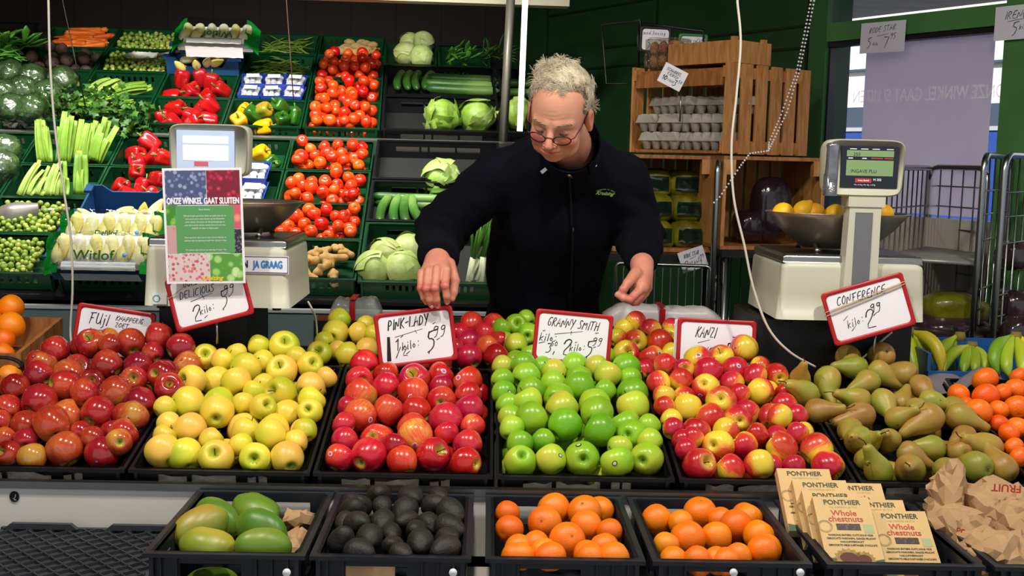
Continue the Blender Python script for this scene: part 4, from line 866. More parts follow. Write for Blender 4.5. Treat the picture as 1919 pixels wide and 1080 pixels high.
def deposit(w, d, R, n, top, tries=14, rr=0.06, mound=0.0):
    out = []
    for _ in range(n*3):
        if len(out) >= n: break
        best = None
        for _ in range(tries):
            r = R*(1 + RS.uniform(-rr, rr)); x = RS.uniform(-w/2 + r, w/2 - r); y = RS.uniform(r, d - r); z = r
            if out:
                O = np.array(out); dd = (O[:, 0] - x)**2 + (O[:, 1] - y)**2; m = dd < (O[:, 3] + r)**2
                if m.any(): z = max(z, (O[m, 2] + np.sqrt((O[m, 3] + r)**2 - dd[m])).max())
            sc = z - mound*(1 - (2*x/w)**2)
            if best is None or sc < best[0]: best = (sc, x, y, z, r)
        if best[3] + best[4] < top: out.append(best[1:])
    return out
def fill(cell, protos, R, n, top, fmt, cat, group, per, R00, rr=0.06, lie=None, ydepth=None, xr=None, scale3=None, h=None):
    w = cell.w if xr is None else xr[1] - xr[0]; xo = 0 if xr is None else (xr[0] + xr[1])/2
    it = deposit(w, (ydepth or cell.d) - 0.03, R, n, top, rr=rr); pos = [cell.p(x + xo, y + 0.012, z - (h or cell.h) + 0.006) for x, y, z, r in it]
    labs = heap_labels([proj(p) for p in pos], per, fmt); res = []
    for p, (x, y, z, r), lb in zip(pos, it, labs):
        pr = protos[RS.randint(len(protos))]
        if lie is None: Rm = zrot(unit(RS.normal(size=3)*[1, 1, .7] + cell.b.w*0.5 - _F*0.3), RS.uniform(0, 6.28))
        else: Rm = lie()
        res.append(tag(place(pr, p, Rm, r/R00), lb, cat, group))
    return res
# shelf structure
SHR = UB.uv(985, 250)[0] + .02
sh = thing('vegetable_shelving', 'tall tiered vegetable shelving with grey steel lips behind the greengrocer', 'shelving', UB.p(-0.6, 0) * np.array([1, 1, 0]))
mb = MB()
def sloped(bank, u0, u1, v0, v1, w0, w1): return mb.box(bank.p((u0 + u1)/2, (v0 + v1)/2, (w0 + w1)/2), (u1 - u0, v1 - v0, w1 - w0), bank.R)
sloped(UB, -3.1, SHR, -0.02, 1.33, -CH - 0.022, -CH - 0.004); sloped(LB, -2.6, SHR, -0.02, 1.2, -CH - 0.022, -CH - 0.004); mb.build('shelf_board', mat('shelf_board_grey', '#232524', 0.6), sh)
mb = MB(); cz = UB.p(0, -0.025); sloped(UB, -3.1, SHR, -0.045, -0.022, -CH - 0.05, -CH + 0.045); mb.build('shelf_lip', mat('grey_shelf_lip', '#85827C', 0.4, 0.6, var=0.1), sh)
mb = MB(); sloped(UB, -3.1, SHR, -0.05, -0.02, -CH - 0.13, -CH - 0.052); mb.build('price_rail', mat('cream_price_rail', '#B9B3A2', 0.5, var=0.15, vs=6), sh)
P0 = LB.p(0, -0.03)
M_GREYP = mat('slate_grey_panel', '#5D6D70', 0.5, var=0.12, vs=3)
mb = MB(); lb2 = basis(LB.u, np.cross(ZZ, LB.u), ZZ); c0 = P0 + LB.u*(-0.8) - ZZ*(P0[2]/2 + 0.01); top0 = (P0[2] - 0.105)
mb.box(np.array([c0[0], c0[1], top0/2 - 0.004]), (3.6, 0.03, top0), lb2); mb.build('lower_panel', M_GREYP, sh)
mb = MB(); mb.box(np.array([c0[0], c0[1] - 0.004, top0]), (3.6, 0.045, 0.012), lb2); mb.build('panel_edge', mat('pale_edge', '#A9B0B0', 0.4, 0.3), sh)
mb = MB(); tb = at(700, 3, 5.7); tb2 = tb - UU*1.0
mb.box(tb2 + ZZ*0.03, (3.9, 0.10, 0.055), SROT); mb.build('top_beam', mat('cream_beam', '#C9C4A8', 0.5, var=0.1), sh)
pa = at(957, 8, 5.58); pb = at(943, 258, 5.58)
mb = MB(); mb.tube([pa + ZZ*.03, pb - ZZ*0.02], 0.021, 4); mb.csm = False; mb.build('front_post', mat('grey_post', '#8F8C80', 0.45, 0.4), sh)
pw0 = at(985.5, -30, 5.40); pw1 = at(974, 246, 5.40)
M_TUBE = mat('lit_white_tube', '#FFFFFF', 0.4, emit=1.1)
mb = MB(); mb.box((pw0 + pw1)/2, (0.026, 0.03, np.linalg.norm(pw0 - pw1)), basis(unit(np.cross([0, 1, 0], pw0 - pw1)), (0, 1, 0), unit(pw0 - pw1)))
o = mb.build('strip_light', M_TUBE); tag(o, 'tall narrow white strip light standing at the right end of the shelving', 'lamp')
# ---- crates and their contents
NU = [['mixed peppers', 'mushroom trays', 'green beans', 'long beans']]
names_u = {0: ['round tomatoes', 'tomatoes in the second row', 'tomatoes in the third row', 'ginger and small potatoes'], 1: ['yellow, orange and green peppers', 'blue mushroom trays', 'cut green beans', 'long green beans at the top'],
           2: ['red peppers on the front row', 'red peppers on the second row', 'nothing but a blue chicory crate', 'the wrapped chicory pack'], 3: ['leafy celery', 'pale celery hearts', 'sprouts and a scoop', 'sprouts on the top row'],
           4: ['wrapped broccoli in front', 'wrapped broccoli behind', 'dark beetroots', 'orange carrots'], 5: ['wrapped greens at the left edge', 'broccoli at the left edge', 'leaves', 'leaves at the top left']}
for c in range(6):
    for r in range(4):
        if c == 5 and r >= 2: continue
        shelf_crate(UB, ME_G, (UE[c] + UE[c+1])/2, UV[r], 'green plastic crate on the upper shelf holding %s' % names_u[c][r], 'green crates on the upper shelf')
names_l = {0: ['ginger roots', 'tomatoes, third from the top', 'tomatoes, second from the top', 'tomatoes, topmost'], 1: ['goods behind the left scale', 'goods behind the poster', 'mushroom trays', 'yellow and green peppers'],
           2: ['nothing in sight below the chicory', 'a blue chicory crate', 'red peppers below', 'red peppers above'], 3: ['sprouts in the bottom row', 'sprouts with a scoop', 'short celery sticks', 'tall celery stalks'], 4: ['things at the bottom left', 'sprouts far left', 'greens far left', 'wrapped broccoli far left']}
for c in range(5):
    for r in range(4): shelf_crate(LB, ME_GL, (LE[c] + LE[c+1])/2, LV[r], 'green plastic crate on the lower shelf holding %s' % names_l[c][r], 'green crates on the lower shelf')
# right-hand sections: wide black crates
bu0, bu1 = UE[0] + 0.004, UB.uv(940, 240)[0]; bw = bu1 - bu0; bv = [0.0, UB.uv(820, 180)[1]]; bd = bv[1] - 0.01
ME_BW = crate_mb(bw, bd, 0.13, fh=bigslots, bh=bigslots, rim=0.016, t=0.006).mesh('black_crate', M_BLACKP)
shelf_crate(UB, ME_BW, (bu0 + bu1)/2, 0.0, 'wide black crate on the upper shelf with two lettuces at its right end', 'wide black crates', 'black_crate')
shelf_crate(UB, ME_BW, (bu0 + bu1)/2, bv[1], 'wide black crate on the upper shelf holding cucumbers', 'wide black crates', 'black_crate')
gv = bv[1] + bd + 0.01; gw = bw/2
ME_GS = crate_mb(gw - 0.006, 0.33, CH, fh=slots(gw), bh=slots(gw), rim=0.012, t=0.005).mesh('green_crate', M_GREENP)
shelf_crate(UB, ME_GS, bu0 + gw*.46, gv, 'green crate at the top of the shelving holding pale cabbages', 'green crates on the upper shelf')
shelf_crate(UB, ME_GS, bu0 + gw*1.47, gv, 'green crate at the top of the shelving holding leafy bunches', 'green crates on the upper shelf')
eu = bu1 + 0.02
ME_BN = crate_mb(0.13, bd, 0.13, rim=0.016, t=0.006).mesh('black_crate', M_BLACKP)
for k in range(2): shelf_crate(UB, ME_BN, eu + 0.065, bv[k], 'narrow black crate %s beside the strip light' % ('in the front row' if k == 0 else 'in the second row'), 'black crates by the strip light', 'black_crate')
lu0 = LE[0] + 0.004; lv = [LB.uv(750, y)[1] for y in (530, 415, 336)]; ldp = [lv[1] - lv[0] - .01, lv[2] - lv[1] - .01, 1.16 - lv[2]]
mlab = ['wide green crate at the bottom holding cabbages and spring onions', 'wide black crate behind his arm holding cucumbers', 'wide black crate with one lettuce, lower shelf top row']
for k in range(3):
    me = crate_mb(0.58, ldp[k], 0.12, fh=bigslots if k else slots(.5, 14), bh=bigslots, rim=0.016, t=0.006).mesh('wide_crate', M_GREENP if k == 0 else M_BLACKP)
    shelf_crate(LB, me, lu0 + 0.29, lv[k], mlab[k], 'wide crates on the lower shelf', 'green_crate' if k == 0 else 'black_crate')
# ---- tomatoes
for (cell, n, top, nm) in ((ucell(0, 0), 40, .150, 'first tomato crate of the upper shelf'), (ucell(0, 1), 40, .145, 'second tomato crate of the upper shelf'), (ucell(0, 2), 44, .17, 'third tomato crate of the upper shelf'),
                      (lcell(0, 3), 34, .14, 'top tomato crate of the lower shelf'), (lcell(0, 2), 34, .135, 'middle tomato crate of the lower shelf'), (lcell(0, 1), 34, .135, 'bottom tomato crate of the lower shelf')):
    fill(cell, P_TOMA, 0.030, n, top, 'red tomato, %s, ' + nm, 'tomato', 'tomatoes on the shelves', 8, 0.031, rr=.1)
# ---- peppers
PP = smooth_prof([(0, -1.05), (.2, -1.0), (.5, -1.12), (.78, -.98), (.92, -.5), (1.0, 0), (1.04, .45), (.96, .82), (.72, 1.0), (.42, .98), (.16, .80), (0, .76)], 1)
def pepper_protos(nm, m):
    out = []
    for sd in (1, 2):
        b = body_mesh(PP, 0.038, 32, 4, 0.0, sd, 0.05, 0.0, nm, m)
        for v in b.vertices:
            x, y, z = v.co; a = math.atan2(y, x); f = 1 + 0.10*math.cos(4*a + sd) - 0.05; v.co.x *= f; v.co.y *= f; v.co.z *= 1.12
        st = stalk_mesh([(0, 0, .8*.042), (.002, 0, 1.2*.042), (.008, .002, 1.55*.042)], [0.007, 0.0035, 0.0045], 'stalk', MM('pepper_stalk', '#5A7A2A', 0.6))
        out.append((nm, b, [('stalk', st)]))
    return out
def pep_mat(n, a, b): return fruit_mat(n, [(0.1, a), (0.9, b)], 0.2, 0.3, 0.5, coat=0.3, hue=0.004, val=0.2)
P_PR = pepper_protos('red_pepper', pep_mat('red_pepper_skin', '#C01414', '#8E0E14')); P_PY = pepper_protos('yellow_pepper', pep_mat('yellow_pepper_skin', '#F4B60E', '#F09808')); P_PG = pepper_protos('green_pepper', pep_mat('green_pepper_skin', '#2E6A18', '#1E4A12')); P_PO = pepper_protos('orange_pepper', pep_mat('orange_pepper_skin', '#E8701A', '#7A8A20'))
def lie_p(): return zrot(unit([RS.uniform(-1, 1), RS.uniform(-.9, .1), RS.uniform(-.1, .9)]), RS.uniform(0, 6.28))
for cell, nm in ((ucell(2, 0), 'front crate'), (ucell(2, 1), 'second crate'), (lcell(2, 3), 'upper crate left of the scale'), (lcell(2, 2), 'crate behind the blue crate')):
    fill(cell, P_PR, 0.043, 9, .135, 'red pepper, %s, ' + nm, 'pepper', 'red peppers', 5, 0.041, lie=lie_p)
def single(protos, pos, R, R00, z, label, cat, group=None, spin=None):
    return tag(place(protos[RS.randint(len(protos))], pos, zrot(z, RS.uniform(0, 6.28) if spin is None else spin), R/R00), label, cat, group)
c = ucell(1, 0)
for pr, x, y, z, d, lb in ((P_PY, -.115, .05, .0, (0, -.6, .8), 'yellow pepper standing in the mixed pepper crate, far left'), (P_PY, .0, .035, -.02, (1, -.2, .3), 'yellow pepper lying at the front of the mixed pepper crate'), (P_PG, .09, .06, .0, (.1, -.2, 1), 'large green pepper at right in the mixed pepper crate'),
                           (P_PG, -.06, .13, .0, (-.6, 0, .6), 'dull green pepper behind the yellow ones'), (P_PO, -.01, .14, .02, (.7, -.3, .4), 'orange and green pepper at the back of the mixed crate'), (P_PG, .07, .17, .03, (-.5, -.4, .8), 'green pepper at the back right of the mixed crate'), (P_PY, -.11, .20, -.02, (.5, 0, .8), 'yellow pepper at the back left of the mixed crate'), (P_PG, .13, .2, -.03, (.1, .5, .6), 'small green pepper in the back right corner')):
    single(pr, c.p(x, y, z), .042, .041, UB.R @ np.array(d), lb, 'pepper', 'mixed peppers')
c = lcell(1, 3)
for pr, x, y, z, d, lb in ((P_PY, .07, .10, .02, (.8, -.2, .5), 'yellow pepper right of the left scale display'), (P_PG, .12, .06, -.01, (.5, -.5, .6), 'green pepper low beside the yellow one, lower shelf'), (P_PG, .05, .04, -.02, (-.6, -.4, .5), 'green pepper at the front, lower shelf'), (P_PY, -.04, .15, 0, (0, .3, 1), 'yellow pepper half hidden behind the scale display')):
    single(pr, c.p(x, y, z), .042, .041, LB.R @ np.array(d), lb, 'pepper', 'mixed peppers on the lower shelf')
# ---- mushroom trays
M_TRAY = mat('blue_tray', '#2340A0', 0.35); M_FILM = film_mat('clear_film', .06, '#F4F8FF', .08, .5, 40, .4); M_MUSH = mat('white_mushroom', '#E8E2DA', 0.6, var=0.1); M_LAB = mat('printed_label', '#F1F1EE', 0.6, var=0.12, vs=90)
def tray_tmpl():
    a = MB(); a.prism([(-.05, 0), (.05, 0), (.062, .045), (.056, .045), (.046, .006), (-.046, .006), (-.056, .045), (-.062, .045)], -.075, .075, M=basis((1, 0, 0), (0, 0, 1), (0, 1, 0)))
    for s in (-1, 1): a.prism([(-.05, 0), (.05, 0), (.062, .045), (-.062, .045)], s*.073 - .003, s*.073 + .003, M=basis((1, 0, 0), (0, 0, 1), (0, 1, 0)))
    m = MB()
    for i in range(3):
        for j in range(4): m.ball((-.032 + .032*i + RS.uniform(-.004, .004), -.05 + .033*j, .030 + RS.uniform(-.004, .004)), (.018, .018, .015), 10)
    f = MB(); G = np.zeros((6, 8, 3))
    for i in range(6):
        for j in range(8): G[i, j] = (-.060 + .024*i, -.075 + .1500*j/7, .048 + .004*math.sin(i*2.1 + j) + (.004 if 0 < i < 5 else 0))
    f.grid(G); l = MB(); l.box((0, .01, .0605), (.07, .05, .0008))
    return a, m, f, l
_a, _m, _f, _l = tray_tmpl(); MT_A = _a.mesh('tray', M_TRAY); MT_M = _m.mesh('mushroom_caps', M_MUSH); MT_F = _f.mesh('clear_film', M_FILM); MT_L = _l.mesh('label', M_LAB)
def mush(cell, x, y, z, lab, rz=0.0, sc=1.0):
    o = inst('mushroom_tray', MT_A, cell.p(x, y, z), cell.b.R @ rotm('Z', rz), sc)
    for n_, me in (('mushroom_caps', MT_M), ('clear_film', MT_F), ('paper_label', MT_L)):
        ch = bpy.data.objects.new(n_, me); COL.objects.link(ch); ch.parent = o
        if n_ == 'mushroom_caps': ch['kind'] = 'stuff'
    tag(o, lab, 'mushroom tray', 'wrapped mushroom trays')
c = ucell(1, 1); k = 0
for x in (-.108, 0.0, .108):
    for y, z, w in ((.10, -.035, 'near'), (.22, -.02, 'far')): mush(c, x, y, z, 'blue tray of white mushrooms, %s %s tray of six on the upper shelf' % ({-.108: 'left', 0.0: 'middle', .108: 'right'}[x], w), RS.uniform(-6, 6), .93)
c = lcell(1, 2)
for x, y, z, w in ((.08, .20, .0, 'upper tray right of the poster'), (.085, .06, -.02, 'lower tray right of the poster'), (-.05, .14, -.02, 'tray hidden behind the poster edge')): mush(c, x, y, z, 'blue tray of white mushrooms, ' + w, RS.uniform(-6, 6))
# ---- beans
M_BEAN = mat('bean_skin', '#6A8A2E', 0.45, var=0.2, vs=20, hue=0.04)
def bean_mesh(L, r, b, sd): t = np.linspace(-1, 1, 9); return MB().tube(np.stack([t*L/2, b*(1 - t**2) + .004*np.sin(3*t + sd), .004*np.sin(2*t + sd)], 1), r*(1 - .75*np.abs(t)**4), 6).mesh('green_bean', M_BEAN)
BN = [bean_mesh(.13, .0042, .014, 1), bean_mesh(.15, .004, -.01, 2), bean_mesh(.12, .0045, .02, 4)]
for r, n, w in ((2, 75, 'second crate from the top'), (3, 62, 'topmost bean crate')):
    c = ucell(1, r); pts = []; 
    for i in range(n): pts.append((RS.uniform(-c.w/2 + .06, c.w/2 - .06), RS.uniform(.02, .27), -.055 + .045*RS.rand()))
    pos = [c.p(*q) for q in pts]; labs = heap_labels([proj(p) for p in pos], 10, 'green bean, %s, ' + w)
    for p, lb in zip(pos, labs): tag(inst('green_bean', BN[RS.randint(3)], p, c.b.R @ rotm('Z', RS.uniform(-55, 55)) @ rotm('Y', RS.uniform(-12, 12)), RS.uniform(.85, 1.1)), lb, 'bean', 'loose green beans')
# ---- sprouts
M_SPR = fruit_mat('sprout_leaf', [(0.1, '#5E7A20'), (0.5, '#86A034'), (0.9, '#B4BE62')], 0.5, 0.5, 0.5, R=.018, ns=60, hue=0.03, bmp=0.3, bs=150)
P_SPR = [('sprout', body_mesh(SPH, .0118, 12, 3, .05, s_, .12, name='sprout', m=M_SPR), []) for s_ in (1, 2, 3)]
SPB = MB().ball((0, 0, 0), .0116, 8); REST = MB()
def sprouts(cell, n, fmt, xr, keep=75):
    it = deposit(xr[1] - xr[0], cell.d - .04, .0116, n, .06, tries=5, rr=.14, mound=.008); it.sort(key=lambda q: -q[2]); pos = [cell.p(x + (xr[0] + xr[1])/2, y + .014, z - .052) for x, y, z, r in it]
    labs = heap_labels([proj(p) for p in pos[:keep]], 11, fmt)
    for p, (x, y, z, r), lb in zip(pos[:keep], it, labs): pr = P_SPR[RS.randint(3)]; tag(place(pr, p, zrot(RS.normal(size=3)), r/.0118), lb, 'sprout', 'sprouts in the green crates')
    for p in pos[keep:]: REST.add(SPB.v[0] + p, SPB.f)
w_ = uw/2 - .02
sprouts(ucell(3, 2), 270, 'sprout, %s, crate with the scoop, upper shelf', (-w_, w_))
sprouts(ucell(3, 3), 250, 'sprout, %s, top row crate', (-w_, w_))
sprouts(lcell(3, 1), 210, 'sprout, %s, crate with the scoop, lower shelf', (-w_, .10))
sprouts(lcell(3, 0), 210, 'sprout, %s, bottom row crate', (-w_, .10))
for cc in (ucell(3, 2), ucell(3, 3), lcell(3, 1), lcell(3, 0)):
    pass
o = REST.build('sprout_heap', M_SPR); tag(o, 'remaining sprouts filling the four sprout crates', 'sprouts', kind='stuff')
M_SCOOP = mat('cast_scoop', '#9C9690', .4, .55)
def scoop(pos, R3, label, k=1.25):
    t = thing('scoop', label, 'scoop', pos, 'metal scoops in the sprouts', R3 @ (np.eye(3)*k)); m = MB(); G = []
    for i in range(13):
        v = i/6 - 1; row = []
        for j in range(12):
            u = j/11; r = .042*(max(.0, 1 - abs(1.9*u - 1.05)**3))**.5 if u < .55 else .042*(1 - .35*(u - .55)/.45); row.append((-.085 + .14*u, r*v, .030 - .030*(1 - v*v)*min(1, 2.5*u + .15) + .0*u))
        G.append(row)
    m.grid(G); G2 = np.array(G) + [0, 0, -.0012]; m.grid(G2[::-1]); ba = [G[i][11] for i in range(13)]; m.add(ba, [tuple(range(13))])
    m.build('bowl', M_SCOOP, t, local=True); MB().tube([(.058, 0, .03), (.09, 0, .035), (.15, 0, .045)], [.006, .007, .009], 8).build('handle', M_SCOOP, t, local=True)
c = ucell(3, 2); scoop(c.p(.03, .19, -.02), UB.R @ rotm('Z', 8), 'grey metal scoop lying in the upper shelf sprouts')
c = lcell(3, 1); scoop(c.p(-.06, .15, .03), LB.R @ rotm('Z', 14) @ rotm('X', 205), 'overturned metal scoop in the lower shelf sprouts')
# ---- beets, carrots, potatoes, ginger
M_BEET = fruit_mat('beet_skin', [(0.1, '#33231E'), (0.6, '#4A332B'), (1, '#5C463A')], 0.75, .5, .5, bmp=.5, bs=90, val=.3); P_BEET = [('beetroot', body_mesh(SPH, .04, 18, 3, .05, s_, .12, name='beetroot', m=M_BEET), [('root_tip', stalk_mesh([(0, 0, .036), (.004, 0, .05)], [.006, .002], 'root_tip', M_BEET))]) for s_ in (1, 2)]
fill(ucell(4, 2), P_BEET, .036, 26, .155, 'dark beetroot, %s, beetroot crate', 'beetroot', 'beetroots', 6, .04, rr=.18)
M_CAR = mat('carrot_skin', '#E8641A', 0.5, var=.2, vs=25, hue=.02)
CA = body_mesh(smooth_prof([(0, -.09), (.004, -.088), (.009, -.03), (.012, .03), (.015, .07), (.012, .082), (0, .083)], 1), 1.0, 12, 0, 0, 2, 0.0, name='carrot', m=M_CAR); CAT = stalk_mesh([(0, 0, .08), (0, 0, .088)], [.005, .003], 'crown', MM('carrot_crown', '#7A8A3A', .7))
c = ucell(4, 3); pts = [(RS.uniform(-.06, .06), .03 + .0115*i, -.05 + .035*RS.rand() + .02*(i % 2)) for i in range(22)]; pts += [(RS.uniform(-.10, .10), RS.uniform(.03, .26), -.01) for _ in range(8)]; pos = [c.p(*q) for q in pts]
for p, lb in zip(pos, heap_labels([proj(p) for p in pos], 6, 'orange carrot, %s, carrot crate')):
    s_ = RS.choice([-1, 1]); tag(place(('carrot', CA, [('crown', CAT)]), p, zrot(unit(UB.u*s_ + UB.v*RS.uniform(-.35, .35) + UB.w*.05), 0), RS.uniform(1.0, 1.25)), lb, 'carrot', 'carrots')
M_POT = mat('potato_skin', '#C6A468', 0.7, var=.2, vs=30, bmp=.2); M_GIN = mat('ginger_skin', '#BE9556', 0.75, var=.3, vs=40, bmp=.4, bs=90)
P_POT = [('potato', body_mesh([(r, z*1.7) for r, z in SPH], .019, 14, 2, .06, s_, .1, name='potato', m=M_POT), []) for s_ in (1, 2)]
c = ucell(0, 3); pts = [(RS.uniform(-.10, .05), RS.uniform(.03, .2), -.05 + .05*RS.rand()) for _ in range(26)] + [(RS.uniform(-.02, .14), RS.uniform(.08, .25), -.01) for _ in range(8)]; pos = [c.p(*q) for q in pts]
for p, lb in zip(pos, heap_labels([proj(p) for p in pos], 7, 'small yellow potato, %s, crate above the tomatoes')): tag(place(P_POT[RS.randint(2)], p, zrot(unit(UB.u*RS.choice([-1, 1]) + UB.v*RS.uniform(-.4, .4) + UB.w*.1)), RS.uniform(.9, 1.25)), lb, 'potato', 'small potatoes')
def ginger_mesh(sd):
    rs = np.random.RandomState(sd); n = 5; caps = [((-.04, 0, 0), (.04, .005, 0), .016, .014)]
    for k in range(n): x = rs.uniform(-.035, .035); a = rs.uniform(0, 6.28); l = rs.uniform(.018, .04); caps.append(((x, 0, 0), (x + .01*rs.uniform(-1, 1), l*math.cos(a), l*math.sin(a)*.5), .012, .010))
    def f(P):
        d = None
        for a, b, r1, r2 in caps: e = s_cap(P, a, b, r1, r2); d = e if d is None else smin(d, e, .008)
        return d - .0012*np.sin(P[..., 0]*500) - .002*VA(P, 60)
    V, F = surf(f, (-.07, -.06, -.045), (.07, .06, .045), .005); return MB().add(V, F).mesh('ginger_root', M_GIN)
GI = [ginger_mesh(1), ginger_mesh(2), ginger_mesh(3)]
c = ucell(0, 3); pos = [c.p(RS.uniform(.06, .14), RS.uniform(.06, .24), -.03 + .04*RS.rand()) for _ in range(5)]
for p, lb in zip(pos, heap_labels([proj(p) for p in pos], 3, 'small ginger root, %s, upper shelf crate')): tag(inst('ginger_root', GI[RS.randint(3)], p, zrot(unit(RS.normal(size=3))), .6), lb, 'ginger', 'ginger roots on the upper shelf')
c = lcell(0, 0); pos = [c.p(x, y, -.05 + .03*k) for k, (x, y) in enumerate([(-.09, .06), (0, .05), (.1, .06), (-.02, .13), (.09, .15), (-.1, .16), (.03, .2), (.12, .22), (-.12, .10), (.05, .09)]) for k in (RS.rand()*1.6,)]
for p, lb in zip(pos, heap_labels([proj(p) for p in pos], 4, 'knobbly ginger root, %s, crate right of the left scale')): tag(inst('ginger_root', GI[RS.randint(3)], p, LB.R @ rotm('Z', RS.uniform(0, 360)) @ rotm('X', RS.uniform(-40, 40)), RS.uniform(.95, 1.3)), lb, 'ginger', 'ginger roots on the lower shelf')
# ---- cabbages, lettuces
M_CAB = fruit_mat('cabbage_leaf', [(0.2, '#A4BE64'), (0.5, '#CCDA8C'), (0.8, '#ECEEC4')], 0.45, .45, .3, R=.08, ns=18, bmp=.3, bs=40, hue=.02); M_LET = fruit_mat('lettuce_leaf', [(0.05, '#5E9A28'), (0.4, '#94C248'), (0.85, '#D2E496')], 0.45, .6, .3, R=.09, ns=16, bmp=.4, bs=50, hue=.02)
def leaf_ball(sd, R, nl, ruffle, name, m, open_=0.25):
    rs = np.random.RandomState(sd); mb = MB(); vn = VN(sd)
    V0 = MB().ball((0, 0, 0), R*.93, 28); V = V0.v[0]; V = V*(1 + .06*vn(V, 22) + .02*vn(V, 60))[:, None]; mb.add(V, V0.f)
    for k in range(nl):      # overlapping leaves hugging the ball, edges standing off
        ax = unit(rs.normal(size=3)*[1, 1, .5] + [0, 0, -.15]); Rm = zrot(ax, rs.uniform(0, 6.28)); G = np.zeros((11, 11, 3)); sp = rs.uniform(.75, 1.0)
        for i in range(11):
            for j in range(11):
                a, b = (i/5 - 1)*sp, (j/5 - 1)*sp*1.1; rr = math.hypot(a, b); e = max(0, rr - .5); q = np.array([math.sin(a), math.sin(b)*math.cos(a), math.cos(a)*math.cos(b)])
                rad = R*(1.0 + open_*e*e + ruffle*e*math.sin(5*math.atan2(b, a) + k) + .012*k/nl); G[i, j] = Rm @ (q*rad)
        mb.grid(G)
    return mb.mesh(name, m)
LC = [leaf_ball(s_, .078, 5, .03, 'cabbage', M_CAB, .10) for s_ in (1, 2)]; LL = [leaf_ball(s_, .085, 8, .16, 'lettuce', M_LET, .3) for s_ in (3, 4)]
def veg(me, name, bank_p, R3, sc, label, cat, group): return tag(inst(name, me, bank_p, R3, sc), label, cat, group)
for i, (px, py, w, lb) in enumerate(((768, 82, .03, 'upper left'), (793, 80, .05, 'upper right'), (760, 100, .03, 'lower left'), (790, 106, .03, 'lower right'))):
    u, v = UB.uv(px, py); p = atp(px, py, UB.p(0, 0, w - .02), UB.w); veg(LC[i % 2], 'cabbage', p, zrot(unit(RS.normal(size=3))), .84, 'pale green cabbage, %s of four at the top of the shelving' % lb, 'cabbage', 'cabbages at the top')
for i, (px, py, lb) in enumerate(((829, 216, 'left'), (893, 217, 'right'))): p = atp(px, py, UB.p(0, 0, -.01), UB.w); veg(LL[i], 'lettuce', p, zrot(unit(RS.normal(size=3))), 1.02, 'crisp green lettuce, the %s one in the wide black crate' % lb, 'lettuce', 'lettuces on the upper shelf')
p = atp(966, 214, UB.p(0, 0, -.01), UB.w); veg(LL[0], 'lettuce', p, zrot(unit(RS.normal(size=3))), .95, 'green lettuce seen between the grey post and strip light', 'lettuce', 'lettuces on the upper shelf')
p = atp(826, 332, LB.p(0, 0, -.02), LB.w); veg(LL[1], 'lettuce', p, zrot(unit(RS.normal(size=3))), 1.0, 'lone green lettuce beside his right shoulder', 'lettuce', None)
for i, (px, py, sc, lb) in enumerate(((722, 478, .92, 'back left'), (765, 468, .92, 'back right'), (700, 503, .95, 'front left'), (755, 505, .95, 'front right'))): p = atp(px, py, LB.p(0, 0, .0 + .015*(i < 2)), LB.w); veg(LC[i % 2], 'cabbage', p, zrot(unit(RS.normal(size=3))), sc, 'pale cabbage, %s of the heap left of his hand' % lb, 'cabbage', 'cabbages on the lower shelf')
# ---- cucumbers
M_CUC = fruit_mat('cucumber_skin', [(0.1, '#2C5A1C'), (0.6, '#46762A'), (1, '#6E9448')], .4, .4, .3, R=.02, ns=30, hue=.02, bmp=.2, bs=80)
def cuc_mesh(L, r, b): t = np.linspace(-1, 1, 17); return MB().tube(np.stack([t*L/2, b*(1 - t**2), 0*t], 1), r*np.sqrt(np.clip(1 - np.abs(t)**7, .02, 1)), 14).mesh('cucumber', M_CUC)
CU = [cuc_mesh(.26, .022, .02), cuc_mesh(.32, .021, -.008)]
def cuc(bank, px, py, w, ang, me, lab, sc=1.0, grp='cucumbers'): p = atp(px, py, bank.p(0, 0, w), bank.w); tag(inst('cucumber', me, p, bank.R @ rotm('Z', ang), sc), lab, 'cucumber', grp)
for px, a, lb in ((752, 84, 'leftmost'), (769, 87, 'second from left'), (785, 87, 'third from left'), (806, 80, 'fourth from left')): cuc(UB, px, 150, -.04, a, CU[0], 'upright cucumber, %s, upper shelf' % lb, 1.0)
for px, py, w, lb in ((865, 147, -.035, 'top'), (862, 158, -.03, 'middle'), (867, 168, -.025, 'bottom'), (850, 152, -.07, 'rear')): cuc(UB, px, py, w, -2, CU[1], 'cucumber lying crosswise, %s one, upper shelf' % lb, 1.25)
for px, a, lb in ((723, 83, 'leftmost'), (746, 88, 'second from left'), (765, 92, 'third from left'), (784, 104, 'fourth from left')): cuc(LB, px, 393, -.045, a, CU[0], 'upright cucumber, %s, lower shelf' % lb, .95)
for px, py, w, lb in ((765, 370, -.05, 'upper'), (770, 382, -.075, 'lower'), (745, 378, -.085, 'hidden')): cuc(LB, px, py, w, -3, CU[1], 'cucumber lying crosswise, %s one, lower shelf' % lb, 1.05)
for py in (158, 176): cuc(UB, 968, py, -.05, 3, CU[0], 'cucumber by the strip light, %s one' % ('upper' if py < 160 else 'lower'), 1.0)
